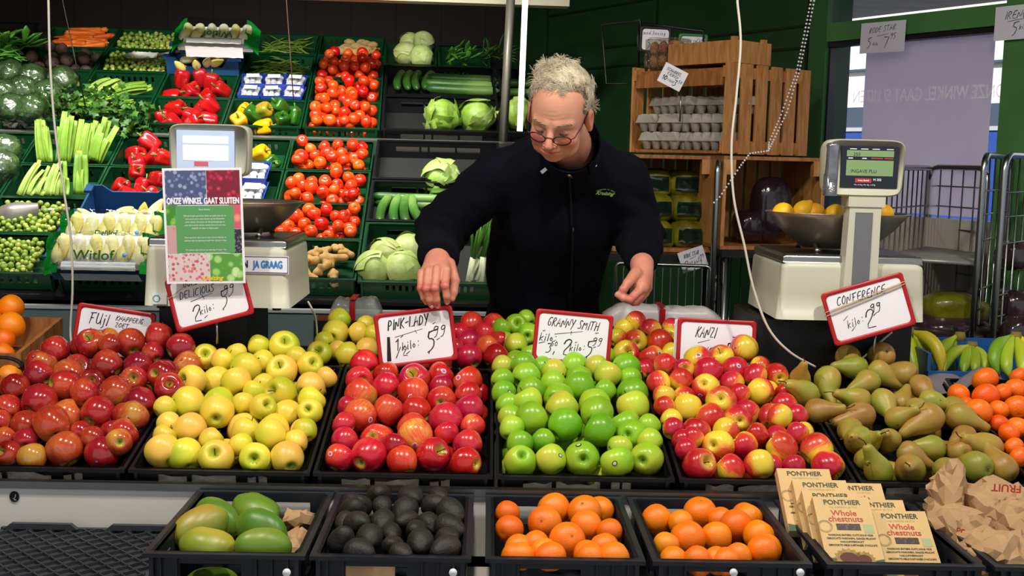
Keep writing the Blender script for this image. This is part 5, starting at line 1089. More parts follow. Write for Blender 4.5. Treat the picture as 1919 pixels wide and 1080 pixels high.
# ---- leafy things
M_CEL = mat('celery_stalk', '#84A83A', .45, col2='#668E28', vs=14, hue=.02); M_CELP = mat('pale_celery', '#A8BE62', .45, col2='#86A642', vs=14, hue=.02); M_LEAF = mat('dark_leaf', '#3E6A1E', .5, col2='#284E14', vs=30, hue=.03); M_SPRW = mat('onion_white', '#DDE6C0', .4); M_SPRG = mat('onion_green', '#5C9A34', .4, col2='#3E7A24', vs=20, hue=.02)
def channel(p0, p1, w0, w1, side, bend, th=.35):
    """a celery stick: U section swept from p0 to p1"""
    p0, p1 = np.array(p0, float), np.array(p1, float); ax = unit(p1 - p0); sx = unit(np.cross(ax, side)); sy = np.cross(sx, ax); rows = []
    for k in range(8):
        t = k/7; c = p0 + (p1 - p0)*t + sy*bend*math.sin(PI*t); w = w0 + (w1 - w0)*t; row = []
        for i in range(12):
            a = 2*PI*i/12; x = math.cos(a)*w; y = math.sin(a)*w*.55
            if math.sin(a) > 0: y -= w*.75*math.sin(a)*max(0, 1 - (x/w)**2)
            row.append(c + sx*x + sy*y)
        rows.append(row)
    rows = np.array(rows); V = rows.reshape(-1, 3); F = [(k*12 + i, k*12 + (i + 1) % 12, (k + 1)*12 + (i + 1) % 12, (k + 1)*12 + i) for k in range(7) for i in range(12)]
    return V, F + [tuple(range(12))[::-1], tuple(84 + i for i in range(12))]
def leaves(mb, c, n, R, size, up, rs):
    for _ in range(n):
        p = c + rs.normal(size=3)*R*.5; z = unit(rs.normal(size=3) + np.array(up)); x = unit(np.cross(z, rs.normal(size=3))); y = np.cross(z, x); s_ = size*rs.uniform(.6, 1.2); pts = []
        for k in range(10): a = 2*PI*k/10; r = s_*(1 if k % 2 else .6)*(1.2 if k == 5 else 1); pts.append(p + x*r*math.cos(a) + y*r*math.sin(a) + z*s_*.25*math.cos(2*a))
        mb.add([p + z*s_*.1] + pts, [(0, 1 + k, 1 + (k + 1) % 10) for k in range(10)])
def celery_bunch(base, top, n, spread, w, label, m=M_CEL, leafn=0, side=(0, -1, 0), seed=1, topvar=.05, group='celery bunches'):
    rs = np.random.RandomState(seed); base = np.array(base, float); top = np.array(top, float); ax = unit(top - base); t = thing('celery_bunch', label, 'celery', base, group)
    sx = unit(np.cross(ax, side)); sy = np.cross(sx, ax)
    for k in range(n):
        a = 2*PI*k/n + rs.uniform(-.2, .2); rr = spread[0]*rs.uniform(.5, 1); r2 = spread[1]*rs.uniform(.5, 1)
        p0 = base + sx*math.cos(a)*rr + sy*math.sin(a)*rr*.7; p1 = top + sx*math.cos(a)*r2 + sy*math.sin(a)*r2*.7 + ax*rs.uniform(-topvar, topvar); V, F = channel(p0, p1, w*1.15, w*.75, side if math.sin(a) > 0 else -np.array(side), .01)
        MB().add(V, F).build('stalk', m, t)
    if leafn: mb = MB(); leaves(mb, top + ax*.02, leafn, .09, .022, (0, 0, 1), rs); lf = mb.build('leaves', M_LEAF, t); lf['kind'] = 'stuff'
def LP(px, py, w=0.0): return atp(px, py, LB.p(0, 0, w), LB.w)
def UP(px, py, w=0.0): return atp(px, py, UB.p(0, 0, w), UB.w)
def upr(px0, py0, px1, py1, w): p = LP(px0, py0, w); q = at(px1, py1, p[1] + .03); return p, q
for (a, b, c_, d, n, sp, lab, sd) in ((85, 305, 78, 232, 7, (.02, .035), 'tall celery bunch, leftmost standing', 1), (118, 305, 128, 222, 8, (.025, .04), 'tall celery bunch, second standing', 2), (152, 300, 165, 230, 8, (.025, .04), 'tall celery bunch, third standing', 3), (178, 302, 200, 240, 7, (.02, .045), 'tall celery bunch leaning right', 4)):
    p, q = upr(a, b, c_, d, -.02); celery_bunch(p, q, n, sp, .017, lab + ' above the lower left crates', seed=sd, leafn=0)
p, q = upr(150, 364, 152, 300, 0.0); celery_bunch(p, q, 5, (.015, .02), .017, 'narrow celery bunch standing in front of the tall ones', seed=7)
p, q = upr(120, 366, 122, 318, 0.02); celery_bunch(p, q, 3, (.01, .012), .012, 'thin short celery stick bundle beside the white cord', seed=9)
for k, (x0, x1) in enumerate(((42, 66), (58, 84), (76, 100), (92, 104), (104, 115))):
    p = LP(x0 - 4, 366, -.02); q = LP(x1, 316 + 3*(k % 2), .05); celery_bunch(p, q, 3, (.012, .012), .013, 'cut celery heart, %s in the crate of short sticks' % (ORD[k + 1] + (' from left' if k else '')), m=M_CELP, seed=10 + k, side=(0, -.4, 1), group='cut celery hearts')
for k, (x0, y0, x1, y1) in enumerate(((168, 170, 205, 150), (182, 174, 222, 152), (205, 172, 270, 158), (212, 176, 278, 163))):
    p = UP(x0, y0, -.03); q = UP(x1, y1, .0); celery_bunch(p, q, 4, (.018, .022), .02, 'pale celery heart, %s of four lying in the upper crate' % (ORD[k + 1] + (' from left' if k else '')), m=M_CELP if k < 2 else M_CEL, seed=20 + k, side=(0, -.4, 1), topvar=.02, group='celery hearts lying in a crate')
for k, (x0, y0, x1, y1) in enumerate(((150, 198, 205, 172), (170, 200, 225, 182), (190, 205, 250, 195), (120, 205, 175, 196))):
    p = UP(x0, y0, .0); q = UP(x1, y1, .04); celery_bunch(q, p, 5, (.022, .03), .017, 'leafy celery bunch, %s of the spilling heap' % ORD[k + 1], m=M_CEL, seed=30 + k, side=(0, -.4, 1), topvar=.02, leafn=60, group='leafy celery bunches')
mb = MB()
for px, py in ((110, 198), (130, 205), (225, 218), (242, 222), (210, 214), (180, 212), (255, 226)): leaves(mb, UP(px, py, .03), 45, .11, .022, (0, -.3, 1), RS)
o = mb.build('celery_leaves', M_LEAF); tag(o, 'dark celery leaves hanging over the shelf lip', 'leaves', kind='stuff')
def tuft(c, n, L, spread, m, name, label, cat, group, up, white=0.0, seed=1, r=.005):
    rs = np.random.RandomState(seed); t = thing(name, label, cat, c, group); up = unit(up)
    for k in range(n):
        d = unit(up + rs.normal(size=3)*spread); d2 = unit(d + rs.normal(size=3)*spread*.8 - ZZ*.15); p = [np.array(c) + rs.normal(size=3)*.008, np.array(c) + d*L*.35, np.array(c) + d*L*.35 + d2*L*.65*rs.uniform(.7, 1.1)]
        P_ = np.array([p[0], (p[0] + p[1])/2, p[1], (p[1] + p[2])/2 + d*.01, p[2]])
        if white: MB().tube(P_[:3], [r*1.1, r, r*.95], 6).build('white_shaft', M_SPRW, t); MB().tube(P_[2:], [r*.95, r*1.2, r*.3], 6, sq=(1, .6)).build('green_leaf', m, t)
        else: MB().tube(P_, [r, r, r*1.5, r*2.6, r*.4], 6, sq=(1, .3)).build('leaf', m, t)
p = LP(878, 528, -.02); q = at(905, 440, p[1]); tuft(p, 9, .28, .10, M_SPRG, 'spring_onion_bunch', 'bunch of spring onions standing right of his hand', 'spring onions', 'spring onions on the lower shelf', q - p, 1, 3, .009)
p = LP(898, 530, -.02); q = at(915, 440, p[1]); tuft(p, 9, .30, .08, M_SPRG, 'spring_onion_bunch', 'bunch of spring onions close against his black jacket', 'spring onions', 'spring onions on the lower shelf', q - p, 1, 5, .009)
for k, (x, y) in enumerate(((840, 112), (870, 112), (905, 110), (935, 108))): tuft(UP(x, y, .0), 12, .14, .55, M_SPRG if k < 2 else M_LEAF, 'leafy_bunch', 'leafy green bunch, %s in the top right crate' % (ORD[k + 1] + (' from left' if k else '')), 'herbs', 'leafy bunches at the top', (.8, -.2, .7), 0, 40 + k, .007)
# far left black crate of leaves
me = crate_mb(.40, .52, .12, fh=bigslots[1:3], bh=bigslots[1:3], rim=.016, t=.006).mesh('black_crate', M_BLACKP); u0, v0 = UB.uv(8, 122)
shelf_crate(UB, me, u0 - .155, v0, 'black crate at the top left holding flat green leaves', 'wide black crates', 'black_crate', dz=.05)
for k in range(9):
    x, y = RS.uniform(-6, 46), RS.uniform(66, 112); tuft(UP(x, y, .05), 9, .15, .35, M_SPRG, 'leek_bunch', 'leek greens, %s bunch in the top left crate' % ['first', 'second', 'third', 'fourth', 'fifth', 'sixth', 'seventh', 'eighth', 'ninth'][k], 'leeks', 'leek greens at the top left', (RS.choice([-1, 1]), -.2, .15), 0, 60 + k, .009)
# ---- broccoli wrapped in film
M_BRO = mat('broccoli_head', '#2F4A26', .6, col2='#4E6838', vs=60, bmp=.9, bs=110); M_BST = mat('broccoli_stem', '#9AB070', .5); M_WRAP = film_mat('crinkled_film', .10, '#EEF4EE', .12, 1.0, 24, .5)
def bro(sd):
    vn = VN(sd); a = MB().ball((0, 0, .02), (.07, .07, .05), 26); V = a.v[0]; nrm = V/np.linalg.norm(V, axis=1)[:, None]; V = V + nrm*(.010*np.abs(vn(V, 55)) + .006*vn(V, 110))[:, None]; h = MB(); h.add(V, a.f)
    s_ = MB().tube([(0, 0, 0), (0, 0, -.05), (0, 0, -.10)], [.045, .024, .026], 12); w = MB().ball((0, 0, -.01), (.083, .083, .095), 22); W_ = w.v[0]; W_ = W_*(1 + .10*vn(W_, 30) + .04*VB(W_, 80))[:, None]; wm = MB(); wm.add(W_, w.f)
    return h.mesh('florets', M_BRO), s_.mesh('stem', M_BST), wm.mesh('film_wrap', M_WRAP)
BR = [bro(1), bro(2)]
def broccoli(p, z, sc, lab, group='wrapped broccoli'):
    h, s_, w = BR[RS.randint(2)]; t = inst('broccoli', h, p, zrot(z, RS.uniform(0, 6)), sc)
    for n_, me in (('stem', s_), ('film_wrap', w), ): c_ = bpy.data.objects.new(n_, me); COL.objects.link(c_); c_.parent = t
    X = MB(); tag(t, lab, 'broccoli', group)
bl = [(20, 140, 'top row, leftmost'), (62, 148, 'top row, middle'), (118, 152, 'top row, right by the cord'), (8, 178, 'middle row, leftmost'), (45, 172, 'middle row, second'), (90, 178, 'middle row, right by the cord'), (22, 205, 'front row, leftmost'), (60, 208, 'front row, right')]
for px, py, lb in bl: broccoli(UP(px, py, .04), (RS.uniform(-.4, .4), -.7, .7), .98, 'film-wrapped broccoli, %s, upper shelf' % lb)
for px, py, lb in ((10, 282, 'upper'), (4, 312, 'lower')): broccoli(LP(px, py, .04), (.2, -.6, .7), .95, 'film-wrapped broccoli, %s one at the left edge of the lower shelf' % lb)
# ---- chicory: loose in blue crates and in printed packs
M_CHI = fruit_mat('chicory_leaf', [(0.15, '#F2EFDA'), (0.5, '#EDE296'), (0.9, '#E0CE4A')], .4, .35, .5, R=.05, axis=2, ns=14, hue=.02, val=.12)
CHM = body_mesh(smooth_prof([(0, -1.6), (.5, -1.55), (.85, -1.0), (1.0, -.2), (.85, .8), (.5, 1.7), (.15, 2.3), (0, 2.4)], 1), .024, 16, 3, .08, 1, .05, name='chicory', m=M_CHI)
def chic(p, z, sc, lab, grp): tag(inst('chicory', CHM, p, zrot(z, RS.uniform(0, 6)), sc), lab, 'chicory', grp)
def blue_crate(px, py, bank, w, d, h, dz, label):
    mb = MB(); x = w/2; t = .008
    def fr(y, hh): mb.prism([(-x, -h), (x, -h), (x, 0), (x - .05, 0), (x - .085, -hh), (-x + .085, -hh), (-x + .05, 0), (-x, 0)], y, y + t, M=basis((1, 0, 0), (0, 0, 1), (0, 1, 0)))
    fr(0, .05); fr(d - t, .03)
    for s in (-1, 1): mb.b2((s*x - (t if s > 0 else 0), t, -h), (s*x + (0 if s > 0 else t), d - t, -.012)); mb.b2((s*x - .016, -.003, -.012), (s*x + .016, .05, 0)); mb.b2((s*x - .016, d - .05, -.012), (s*x + .016, d + .003, 0))
    mb.b2((-x + t, t, -h), (x - t, d - t, -h + .005)); u, v = bank.uv(px, py); X = frame4(bank.R, atp(px, py, bank.p(0, 0, dz), bank.w))
    o = mb.build('blue_crate', M_BLUEP, org=(0, 0, 0)); o.matrix_world = Matrix(X.tolist()); XF[o.name] = X; tag(o, label, 'crate', 'blue chicory crates'); return X
def pack(X, w, d, lab, word, sizeK, flip=False, tilt=0.0):
    """flow-wrapped tray of chicory: heads in two staggered rows under a printed sleeve"""
    t = thing('chicory_pack', lab, 'packaged chicory', X[:3, 3], 'printed chicory packs', X[:3, :3])
    mb = MB(); mb.b2((-w/2, 0, -.05), (w/2, d, -.03)); mb.build('tray', M_PAPER, t, local=True)
    n = 6
    for r in range(2):
        for k in range(n):
            me = CHM; c_ = bpy.data.objects.new('chicory_head', me); COL.objects.link(c_); c_.parent = t
            s_ = 1 if r == 0 else -1; q = frame4(zrot((.12, s_, .1), k), (-w/2 + (k + .5 + .25*r)*w/(n + .3), d*(.36 if r == 0 else .66), .0)); q[:3, :3] = q[:3, :3]*(1.06); c_.matrix_local = Matrix(q.tolist())
    G = np.zeros((5, 14, 3))
    for i in range(5):
        for j in range(14): G[i, j] = (-w*.36 + w*.72*j/13, -.02 + d*.26*i/4, .012 + .02*math.sin(PI*(i + 1)/6) + .002*math.sin(j*1.9)*(i < 2))
    f = MB(); f.grid(G); G[:, :, 2] -= .001; f.grid(G[::-1]); f.build('printed_band', mat('white_gloss_film', '#F2F4F2', .2, var=.05, vs=30, coat=.4), t, local=True)
    G2 = np.zeros((4, 12, 3))
    for i in range(4):
        for j in range(12): G2[i, j] = (-w*.38 + w*.76*j/11, -.03 - .004*i, .005 - .02*i + .002*math.sin(j*2.3 + i))
    f = MB(); f.grid(G2); f.build('film_front', MT.get('w') or mat('white_crinkled_film', '#F1F3F6', .2, bmp=.5, bs=40, coat=.4), t, local=True)
    M_GF_ = mat('green_gloss_film', '#128A2E', .22, var=.2, vs=20, coat=.4, bmp=.4, bs=40)
    for s in (-1, 1):
        f = MB(); G3 = np.zeros((7, 5, 3))
        for i in range(7):
            for j in range(5): G3[i, j] = (s*(w*.40 + .017*j), -.03 + (d + .03)*i/6, .02 - .014*j + .012*math.sin(i*2.2 + j))
        f.grid(G3); f.build('green_film_end', M_GF_, t, local=True)
    XT = frame4(basis((1, 0, 0), unit((0, 1, .35)), unit((0, -.35, 1))), (0, .035, .034)); f = MB()
    put_text(f, word, .052*sizeK, -.02, 0, .006, XT @ (frame4(rotm('Z', 180), (0, 0, 0)) if flip else np.eye(4)), 1.1, .1, bold=.0008); f.build('lettering', MM('green_print', '#1E6A34', .5), t, local=True)
    if not flip: f = MB(); f.lathe([(0, .006), (.009, .006), (.009, .0062), (0, .0062)], 12, org=(w*.26, .036, .038)); f.build('blue_mark', MM('blue_print', '#5A9AD0', .5), t, local=True)
    f = MB(); G4 = np.zeros((8, 12, 3))
    for i in range(8):
        for j in range(12): G4[i, j] = (-w*.46 + w*.92*j/11, .0 + d*i/7, .034 + .007*math.sin(PI*i/7) + .002*math.sin(j*2 + i*1.7))
    f.grid(G4); f.build('clear_film', M_FILM, t, local=True)
# top: open crate with loose chicory and a pack behind
X = blue_crate(378, 109, UB, .37, .24, .12, .09, 'blue crate of loose chicory on the upper shelf')
for k, (px, py, z) in enumerate(((338, 125, (-.3, -.8, .4)), (350, 112, (1, -.1, .2)), (368, 122, (.1, -.9, .4)), (388, 118, (.4, -.8, .4)), (405, 118, (.9, -.5, .3)), (425, 105, (.6, -.2, .8)), (360, 105, (-1, 0, .1)), (398, 106, (1, .2, .2)), (432, 97, (1, -.1, .3)))):
    chic(atp(px, py, UB.p(0, 0, .06), UB.w), z, .95, 'loose chicory head, %s in the upper blue crate' % ORD[k + 1], 'loose chicory above')
tp = atp(402, 82, UB.p(0, 0, .19), UB.w); pack(frame4(UB.R @ rotm('X', 22), tp), .38, .16, 'wrapped chicory pack lying behind the upper blue crate', 'Witlof', 1.0, True)
# lower: stacked crates with packs
X = blue_crate(225, 405, LB, .36, .24, .13, .12, 'blue crate standing behind the printed chicory packs')
for k, (px, py, z) in enumerate(((163, 407, (-.4, -.7, .6)), (185, 412, (1, -.4, .2)), (208, 408, (1, .2, .3)), (230, 400, (.8, -.3, .4)), (248, 402, (-.3, -.9, .2)), (268, 404, (.2, -.3, .9)), (290, 396, (.5, .1, .8)), (296, 408, (.9, -.2, .5)))):
    chic(at(px, py, 4.62), z, 1.05, 'loose chicory head, %s in the blue crate above the packs' % ORD[k + 1], 'loose chicory below')
Xl = frame4(basis(LB.u, unit(LB.v*.75 + LB.w*.66), unit(LB.w*.75 - LB.v*.66)), at(212, 468, 4.33)); 
pack(frame4(Xl[:3, :3], at(212, 458, 4.44)), .38, .13, 'wrapped chicory pack, the rear one of two below the blue crate', 'Delilof', .55)
pack(frame4(Xl[:3, :3], at(188, 500, 4.33)), .38, .13, 'wrapped chicory pack, the front one of two below the blue crate', 'Witlof', 1.0)
X = blue_crate(182, 482, LB, .37, .2, .11, .10, 'blue crate under the front chicory pack')
# ================================================================== SCALES, SIGNS
M_BEIGE = mat('beige_enamel', '#C9C8B4', .4, var=.04, vs=6); M_BEIGED = mat('beige_enamel_side', '#B4B3A0', .4, var=.04, vs=6); M_GREYI = mat('grey_inset', '#6E7076', .5, var=.08, vs=40)
def rbox(mb, c, d, r, n=5, tp=1.0):
    """box with rounded vertical and top edges (superellipsoid rings); tp narrows the top"""
    x, y, z = d[0]/2, d[1]/2, d[2]/2; rows = []
    prof = [(1, -1)] + [(1, -1 + 2*(1 - r/(2*z))*t) for t in (0.0, .5, 1.0)] + [(1 - (1 - math.cos(a))*r/max(x, y), 1 - (1 - math.sin(a))*r/z) for a in np.linspace(0.2, PI/2, n)]
    m = 8
    for s, zz in prof:
        row = []; k = 1 + (tp - 1)*(zz + 1)/2
        for cx, cy, a0 in ((1, 1, 0), (-1, 1, PI/2), (-1, -1, PI), (1, -1, 1.5*PI)):
            for i in range(m + 1):
                a = a0 + PI/2*i/m; row.append((c[0] + k*(cx*(x*s - r) + r*math.cos(a)), c[1] + cy*(y*s - r) + r*math.sin(a), c[2] + zz*z))
        rows.append(row)
    N_ = len(rows[0]); V = np.array(rows).reshape(-1, 3); K = len(rows)
    F = [(k*N_ + i, k*N_ + (i + 1) % N_, (k + 1)*N_ + (i + 1) % N_, (k + 1)*N_ + i) for k in range(K - 1) for i in range(N_)] + [tuple(range(N_))[::-1], tuple((K - 1)*N_ + i for i in range(N_))]
    return mb.add(V, F)
def bowl(mb, c, rx, ry, h, th=.0025, foot=.35):
    rows = []; n = 40
    for (s, zz) in [(foot, 0), (foot + .12, .015), (.62, .25), (.80, .55), (.93, .85), (1.0, 1.0), (1.03, 1.0), (1.03, .985), (.955, .85), (.82, .53), (.63, .21), (foot + .13, -.01), (0.001, -.02)][::-1]:
        rows.append([(c[0] + rx*s*math.cos(2*PI*i/n), c[1] + ry*s*math.sin(2*PI*i/n), c[2] + h*zz) for i in range(n)])
    rows.append([(c[0], c[1], c[2] + .002)]*n)
    V = np.array(rows).reshape(-1, 3); mb.add(V, [(k*n + i, k*n + (i + 1) % n, (k + 1)*n + (i + 1) % n, (k + 1)*n + i) for k in range(len(rows) - 1) for i in range(n)])
M_STEELB = mat('worn_steel_bowl', '#C2BBAE', .36, .9, var=.15, vs=9)
def scale(x0, x1, pybot, pytop, name_lab, col_px=None, bowlc=None, head=None):
    F_ = 3.05; a = at(x0, pybot, F_); b = at(x1, pybot, F_); zt = at((x0 + x1)/2, pytop, F_)[2]; zb = (a[2] + b[2])/2; xc = (a[0] + b[0])/2; w = b[0] - a[0]; h = zt - zb - .022
    t = thing('weighing_scale', name_lab, 'scale', (xc, F_ + .18, zb))
    mb = MB(); rbox(mb, (xc, F_ + .18, zb + h/2 + .006), (w, .36, h - .006), .018, tp=.95); mb.build('housing', M_BEIGE, t)
    mb = MB()
    for sx in (-1, 1):
        for yy in (.03, .33): mb.cyl((xc + sx*(w/2 - .04), F_ + yy, zb - .000), (xc + sx*(w/2 - .04), F_ + yy, zb + .008), .012, n=12)
    mb.build('rubber_foot', M_BLACKP, t)
    mb = MB(); rbox(mb, (xc, F_ + .18, zt - .012), (w*.95, .34, .022), .008); mb.build('weighing_plate', M_METAL, t)
    mb = MB(); mb.b2((xc - w*.44, F_ + .03, zt - .001), (xc + w*.44, F_ + .335, zt + .0006)); mb.build('plate_recess', mat('dark_steel', '#56554F', .3, 1.0), t)
    return t, xc, zb, zt, w
tR, xR, zbR, ztR, wR = scale(1455, 1733, 608, 480, 'beige weighing scale on the right holding a steel bowl of lemons')
tL, xL, zbL, ztL, wL = scale(268, 543, 582, 448, 'beige weighing scale on the left, half covered by the paper notice')
# stands
M_BX = M_BLACKD
for (x0, x1, zb, lb) in ((300, 462, zbL, 'black box stand under the left scale'), (1418, 1706, zbR, 'black box stand under the right scale')):
    a, b = at(x0, 640, 3.13), at(x1, 640, 3.13); mb = MB(); mb.b2((a[0], 3.125, .829), (b[0], 3.44, zb - .001)); mb.csm = False; tag(mb.build('scale_stand', M_BX), lb, 'stand', 'stands for the scales')
# right scale: column, display head
def head_unit(t, px0, px1, py0, py1, Yf, screen, lcd):
    a, b = at(px0, py1, Yf), at(px1, py0, Yf); xc, zc = (a[0] + b[0])/2, (a[2] + b[2])/2; w, h = b[0] - a[0], b[2] - a[2]
    mb = MB(); rows = []; n = 28
    for yy, s in ((0, .95), (.004, .985), (.012, 1.0), (.05, 1.0), (.085, .93), (.10, .80)):
        row = []
        for i in range(n):
            an = 2*PI*i/n; cx = math.copysign(abs(math.cos(an))**.28, math.cos(an)); sz = math.copysign(abs(math.sin(an))**.28, math.sin(an)); row.append((xc + w/2*s*cx*(1 + .02*sz), Yf + yy, zc + h/2*s*sz))
        rows.append(row)
    V = np.array(rows).reshape(-1, 3); mb.add(V, [(k*n + (i + 1) % n, k*n + i, (k + 1)*n + i, (k + 1)*n + (i + 1) % n) for k in range(5) for i in range(n)] + [tuple(range(n))[::-1], tuple(5*n + i for i in range(n))])
    hd = mb.build('display_head', M_BEIGE, t); return hd, xc, zc, w, h
hd, xc, zc, w, h = head_unit(tR, 1545, 1700, 263, 367, 3.02, None, None)
a, b = at(1574, 350, 3.016), at(1686, 276, 3.016); px0, px1, pz0, pz1 = a[0], b[0], a[2], b[2]
mb = MB(); mb.b2((px0, 3.0165, pz0), (px1, 3.022, pz1)); pn = mb.build('display_panel', mat('dark_display_panel', '#1E2230', .25), hd)
M_LCD = mat('green_lcd', '#7E9A6A', .3, emit=.12)
W_, H_ = px1 - px0, pz1 - pz0
def dp(u, v): return (px0 + W_*u, pz0 + H_*v)
for v0, v1 in ((.75, .90), (.28, .66)): a, b = dp(.09, v0), dp(.91, v1); mb = MB(); mb.b2((a[0], 3.0155, a[1]), (b[0], 3.0168, b[1])); mb.build('lcd_window', M_LCD, pn)
XD = frame4(basis((1, 0, 0), (0, 0, 1), (0, -1, 0)), (0, 3.0155, 0))
mb = MB(); x, y = dp(.17, .36); put_text(mb, 'INGAVE PLU', .0125, x, y + .003, .0006, XD, 1.0, align='LEFT'); x, y = dp(.20, .80); put_text(mb, '250', .0125, x, y, .0006, XD, 1.0, align='LEFT'); mb.build('lcd_text', mat('lcd_ink', '#2C3A28', .6), pn)
mb = MB()
for u0, u1 in ((.14, .26), (.33, .46), (.53, .66), (.78, .90)): a, b = dp(u0, .925), dp(u1, .945); mb.b2((a[0], 3.0158, a[1]), (b[0], 3.0166, b[1]))
for u0, u1 in ((.12, .2), (.36, .44)): a, b = dp(u0, .695), dp(u1, .72); mb.b2((a[0], 3.0158, a[1]), (b[0], 3.0166, b[1]))
x, y = dp(.57, .13); put_text(mb, 'M 202', .0085, x, y + .006, .0008, XD, align='LEFT', bold=.0002); x, y = dp(.24, .04); put_text(mb, 'Max 6/15kg  Min 40g  e=2/5g', .0048, x, y + .002, .0008, XD, align='LEFT'); mb.build('panel_print', M_PAPER, pn)
mb = MB()
for u0, u1 in ((.52, .72), (.75, .90)): a, b = dp(u0, .70), dp(u1, .725); mb.b2((a[0], 3.0158, a[1]), (b[0], 3.0166, b[1]))
a, b = dp(.26, .115), dp(.54, .215); mb.b2((a[0], 3.0158, a[1]), (b[0], 3.0166, b[1])); mb.cm = 1; x, y = dp(.40, .165); put_text(mb, 'Avery Berkel', .0055, x, y, .0012, XD, bold=.0002); mb.build('red_badge', [mat('pinkish_red', '#C83A44', .4), M_PAPER], pn)
mb = MB(); a = at(1549, 360, 3.012); rbox(mb, (at(1560, 310, 3.02)[0], 3.03, zc - .005), (.032, .038, h*.93), .01); mb.build('wrinkled_tape', mat('silver_film', '#8E9098', .18, .6, var=.4, vs=40, bmp=.6, bs=50), hd)
a, b = at(1580, 545, 3.035), at(1640, 545, 3.035); ctop = at(1600, 366, 3.035)[2]
mb = MB(); mb.prism([(a[0] - .004, zbR + .02), (b[0] + .002, zbR + .02), (b[0] + .001, ctop), (a[0] + .004, ctop)], 0, .05, M=basis((1, 0, 0), (0, 0, 1), (0, 1, 0)), org=(0, 3.028, 0)); mb.b2((a[0] - .002, 3.024, ctop - .03), (b[0] + .01, 3.09, ctop)); mb.build('column', M_BEIGE, tR)
a2, b2 = at(1597, 540, 3.02), at(1629, 540, 3.02); mb = MB(); mb.b2((a2[0], 3.0255, zbR + .03), (b2[0], 3.0285, ctop - .045)); mb.build('column_inset', M_GREYI, tR)
# bowl on legs + lemons
def bowl_thing(c, rx, ry, h, lab):
    t = thing('steel_bowl', lab, 'bowl', c, 'weighing bowls on the scales'); mb = MB(); bowl(mb, c, rx, ry, h); mb.build('dish', M_STEELB, t)
    for sx in (-1, 1):
        for sy in (-1, 1): MB().tube([(c[0] + sx*rx*.42, c[1] + sy*ry*.5, c[2] + h*.12), (c[0] + sx*rx*.40, c[1] + sy*ry*.62, c[2] - .003), (c[0] + sx*rx*.40, c[1] + sy*ry*.66, c[2] - .008)], [.006, .006, .009], 8).build('bracket', M_METAL, t)
bc = at(1569, 398, 3.24); bh = .105; bR = np.array([bc[0], 3.24, bc[2] - bh]); bR[2] = max(bR[2], ztR + .010)
bowl_thing(bR, .198, .15, bc[2] - bR[2], 'shallow steel bowl holding lemons on the right scale')
bc2 = at(452, 376, 3.24); bL = np.array([bc2[0], 3.24, max(bc2[2] - bh, ztL + .010)]); bowl_thing(bL, .170, .15, bc2[2] - bL[2], 'empty steel bowl behind the paper notice on the left scale')
M_LEM = mat('lemon_peel', '#F4B81A', .4, bmp=.3, bs=300, hue=.02); LM = body_mesh(smooth_prof([(0, -1.15), (.12, -1.12), (.3, -.95), (.75, -.65), (1, 0), (.78, .66), (.36, .98), (.15, 1.22), (0, 1.25)], 1), .031, 20, name='lemon', m=M_LEM)
for px, py, z, lb in ((1467, 399, (.9, .3, .1), 'leftmost'), (1505, 396, (.6, 0, .8), 'second, nipple up'), (1527, 400, (.4, .7, .1), 'third'), (1565, 402, (1, 0, 0), 'fourth, beside the column'), (1655, 402, (.8, .5, .1), 'rightmost')): tag(inst('lemon', LM, at(px, py, 3.25), zrot(z), 1), 'yellow lemon in the right bowl, %s' % lb, 'lemon', 'lemons in the bowl')
for px, py in ((1500, 420), (1540, 425), (1600, 425)): tag(inst('lemon', LM, at(px, py, 3.26), zrot((1, .3, 0)), 1), 'yellow lemon lying %s beneath the others in the bowl' % {1500: 'left', 1540: 'middle', 1600: 'right'}[px], 'lemon', 'lemons in the bowl')
# left scale head, notice, stickers
hd, xc, zc, w, h = head_unit(tL, 316, 466, 234, 330, 3.02, None, None)
a, b = at(331, 318, 3.016), at(439, 246, 3.016); mb = MB(); mb.b2((a[0], 3.0165, a[2]), (b[0], 3.022, b[2])); pn = mb.build('display_screen', mat('pale_screen', '#AFC0DC', .12, emit=.25, coat=.6), hd)
a, b = at(343, 300, 3.016), at(428, 256, 3.016); mb = MB(); mb.b2((a[0], 3.0155, a[2]), (b[0], 3.0165, (a[2] + b[2])/2 + .008)); mb.b2((a[0], 3.0155, (a[2] + b[2])/2 + .012), (b[0], 3.0165, b[2])); mb.build('lit_window', mat('bright_lcd', '#E6F0FF', .2, emit=.4), pn)
a, b = at(364, 311, 3.016), at(390, 303, 3.016); mb = MB(); mb.b2((a[0], 3.0155, a[2]), (b[0], 3.0166, b[2])); mb.build('red_badge', mat('pale_red_badge', '#D0606A', .4), pn)
mb = MB(); a, b = at(365, 580, 3.03), at(425, 320, 3.03); mb.b2((a[0], 3.03, zbL + .03), (b[0], 3.08, b[2])); mb.build('column', M_BEIGE, tL)
XS = frame4(basis((1, 0, 0), (0, 0, 1), (0, -1, 0)), at(470, 498, 3.040) + np.array([0, 0, 0])); a, b = at(402, 511, 3.044), at(541, 481, 3.044); sw, shh = b[0] - a[0], b[2] - a[2]; XS = frame4(basis((1, 0, 0), (0, 0, 1), (0, -1, 0)), ((a[0] + b[0])/2, 3.0445, (a[2] + b[2])/2))
mb = MB(); mb.box(XS[:3, 3] + [0, .0015, 0], (sw, .001, shh)); mb.cm = 1
for s in (-1, 1): mb.box(XS[:3, 3] + [0, .0006, s*(shh/2 - .0025)], (sw - .004, .001, .0016)); mb.box(XS[:3, 3] + [s*(sw/2 - .0025), .0006, 0], (.0016, .001, shh - .006))
put_text(mb, 'PINNEN', .027, -sw*.21, 0, .0006, XS, .66, bold=.0009); mb.cm = 2; put_text(mb, 'JA GRAAG', .027, sw*.22, 0, .0006, XS, .62, bold=.0009)
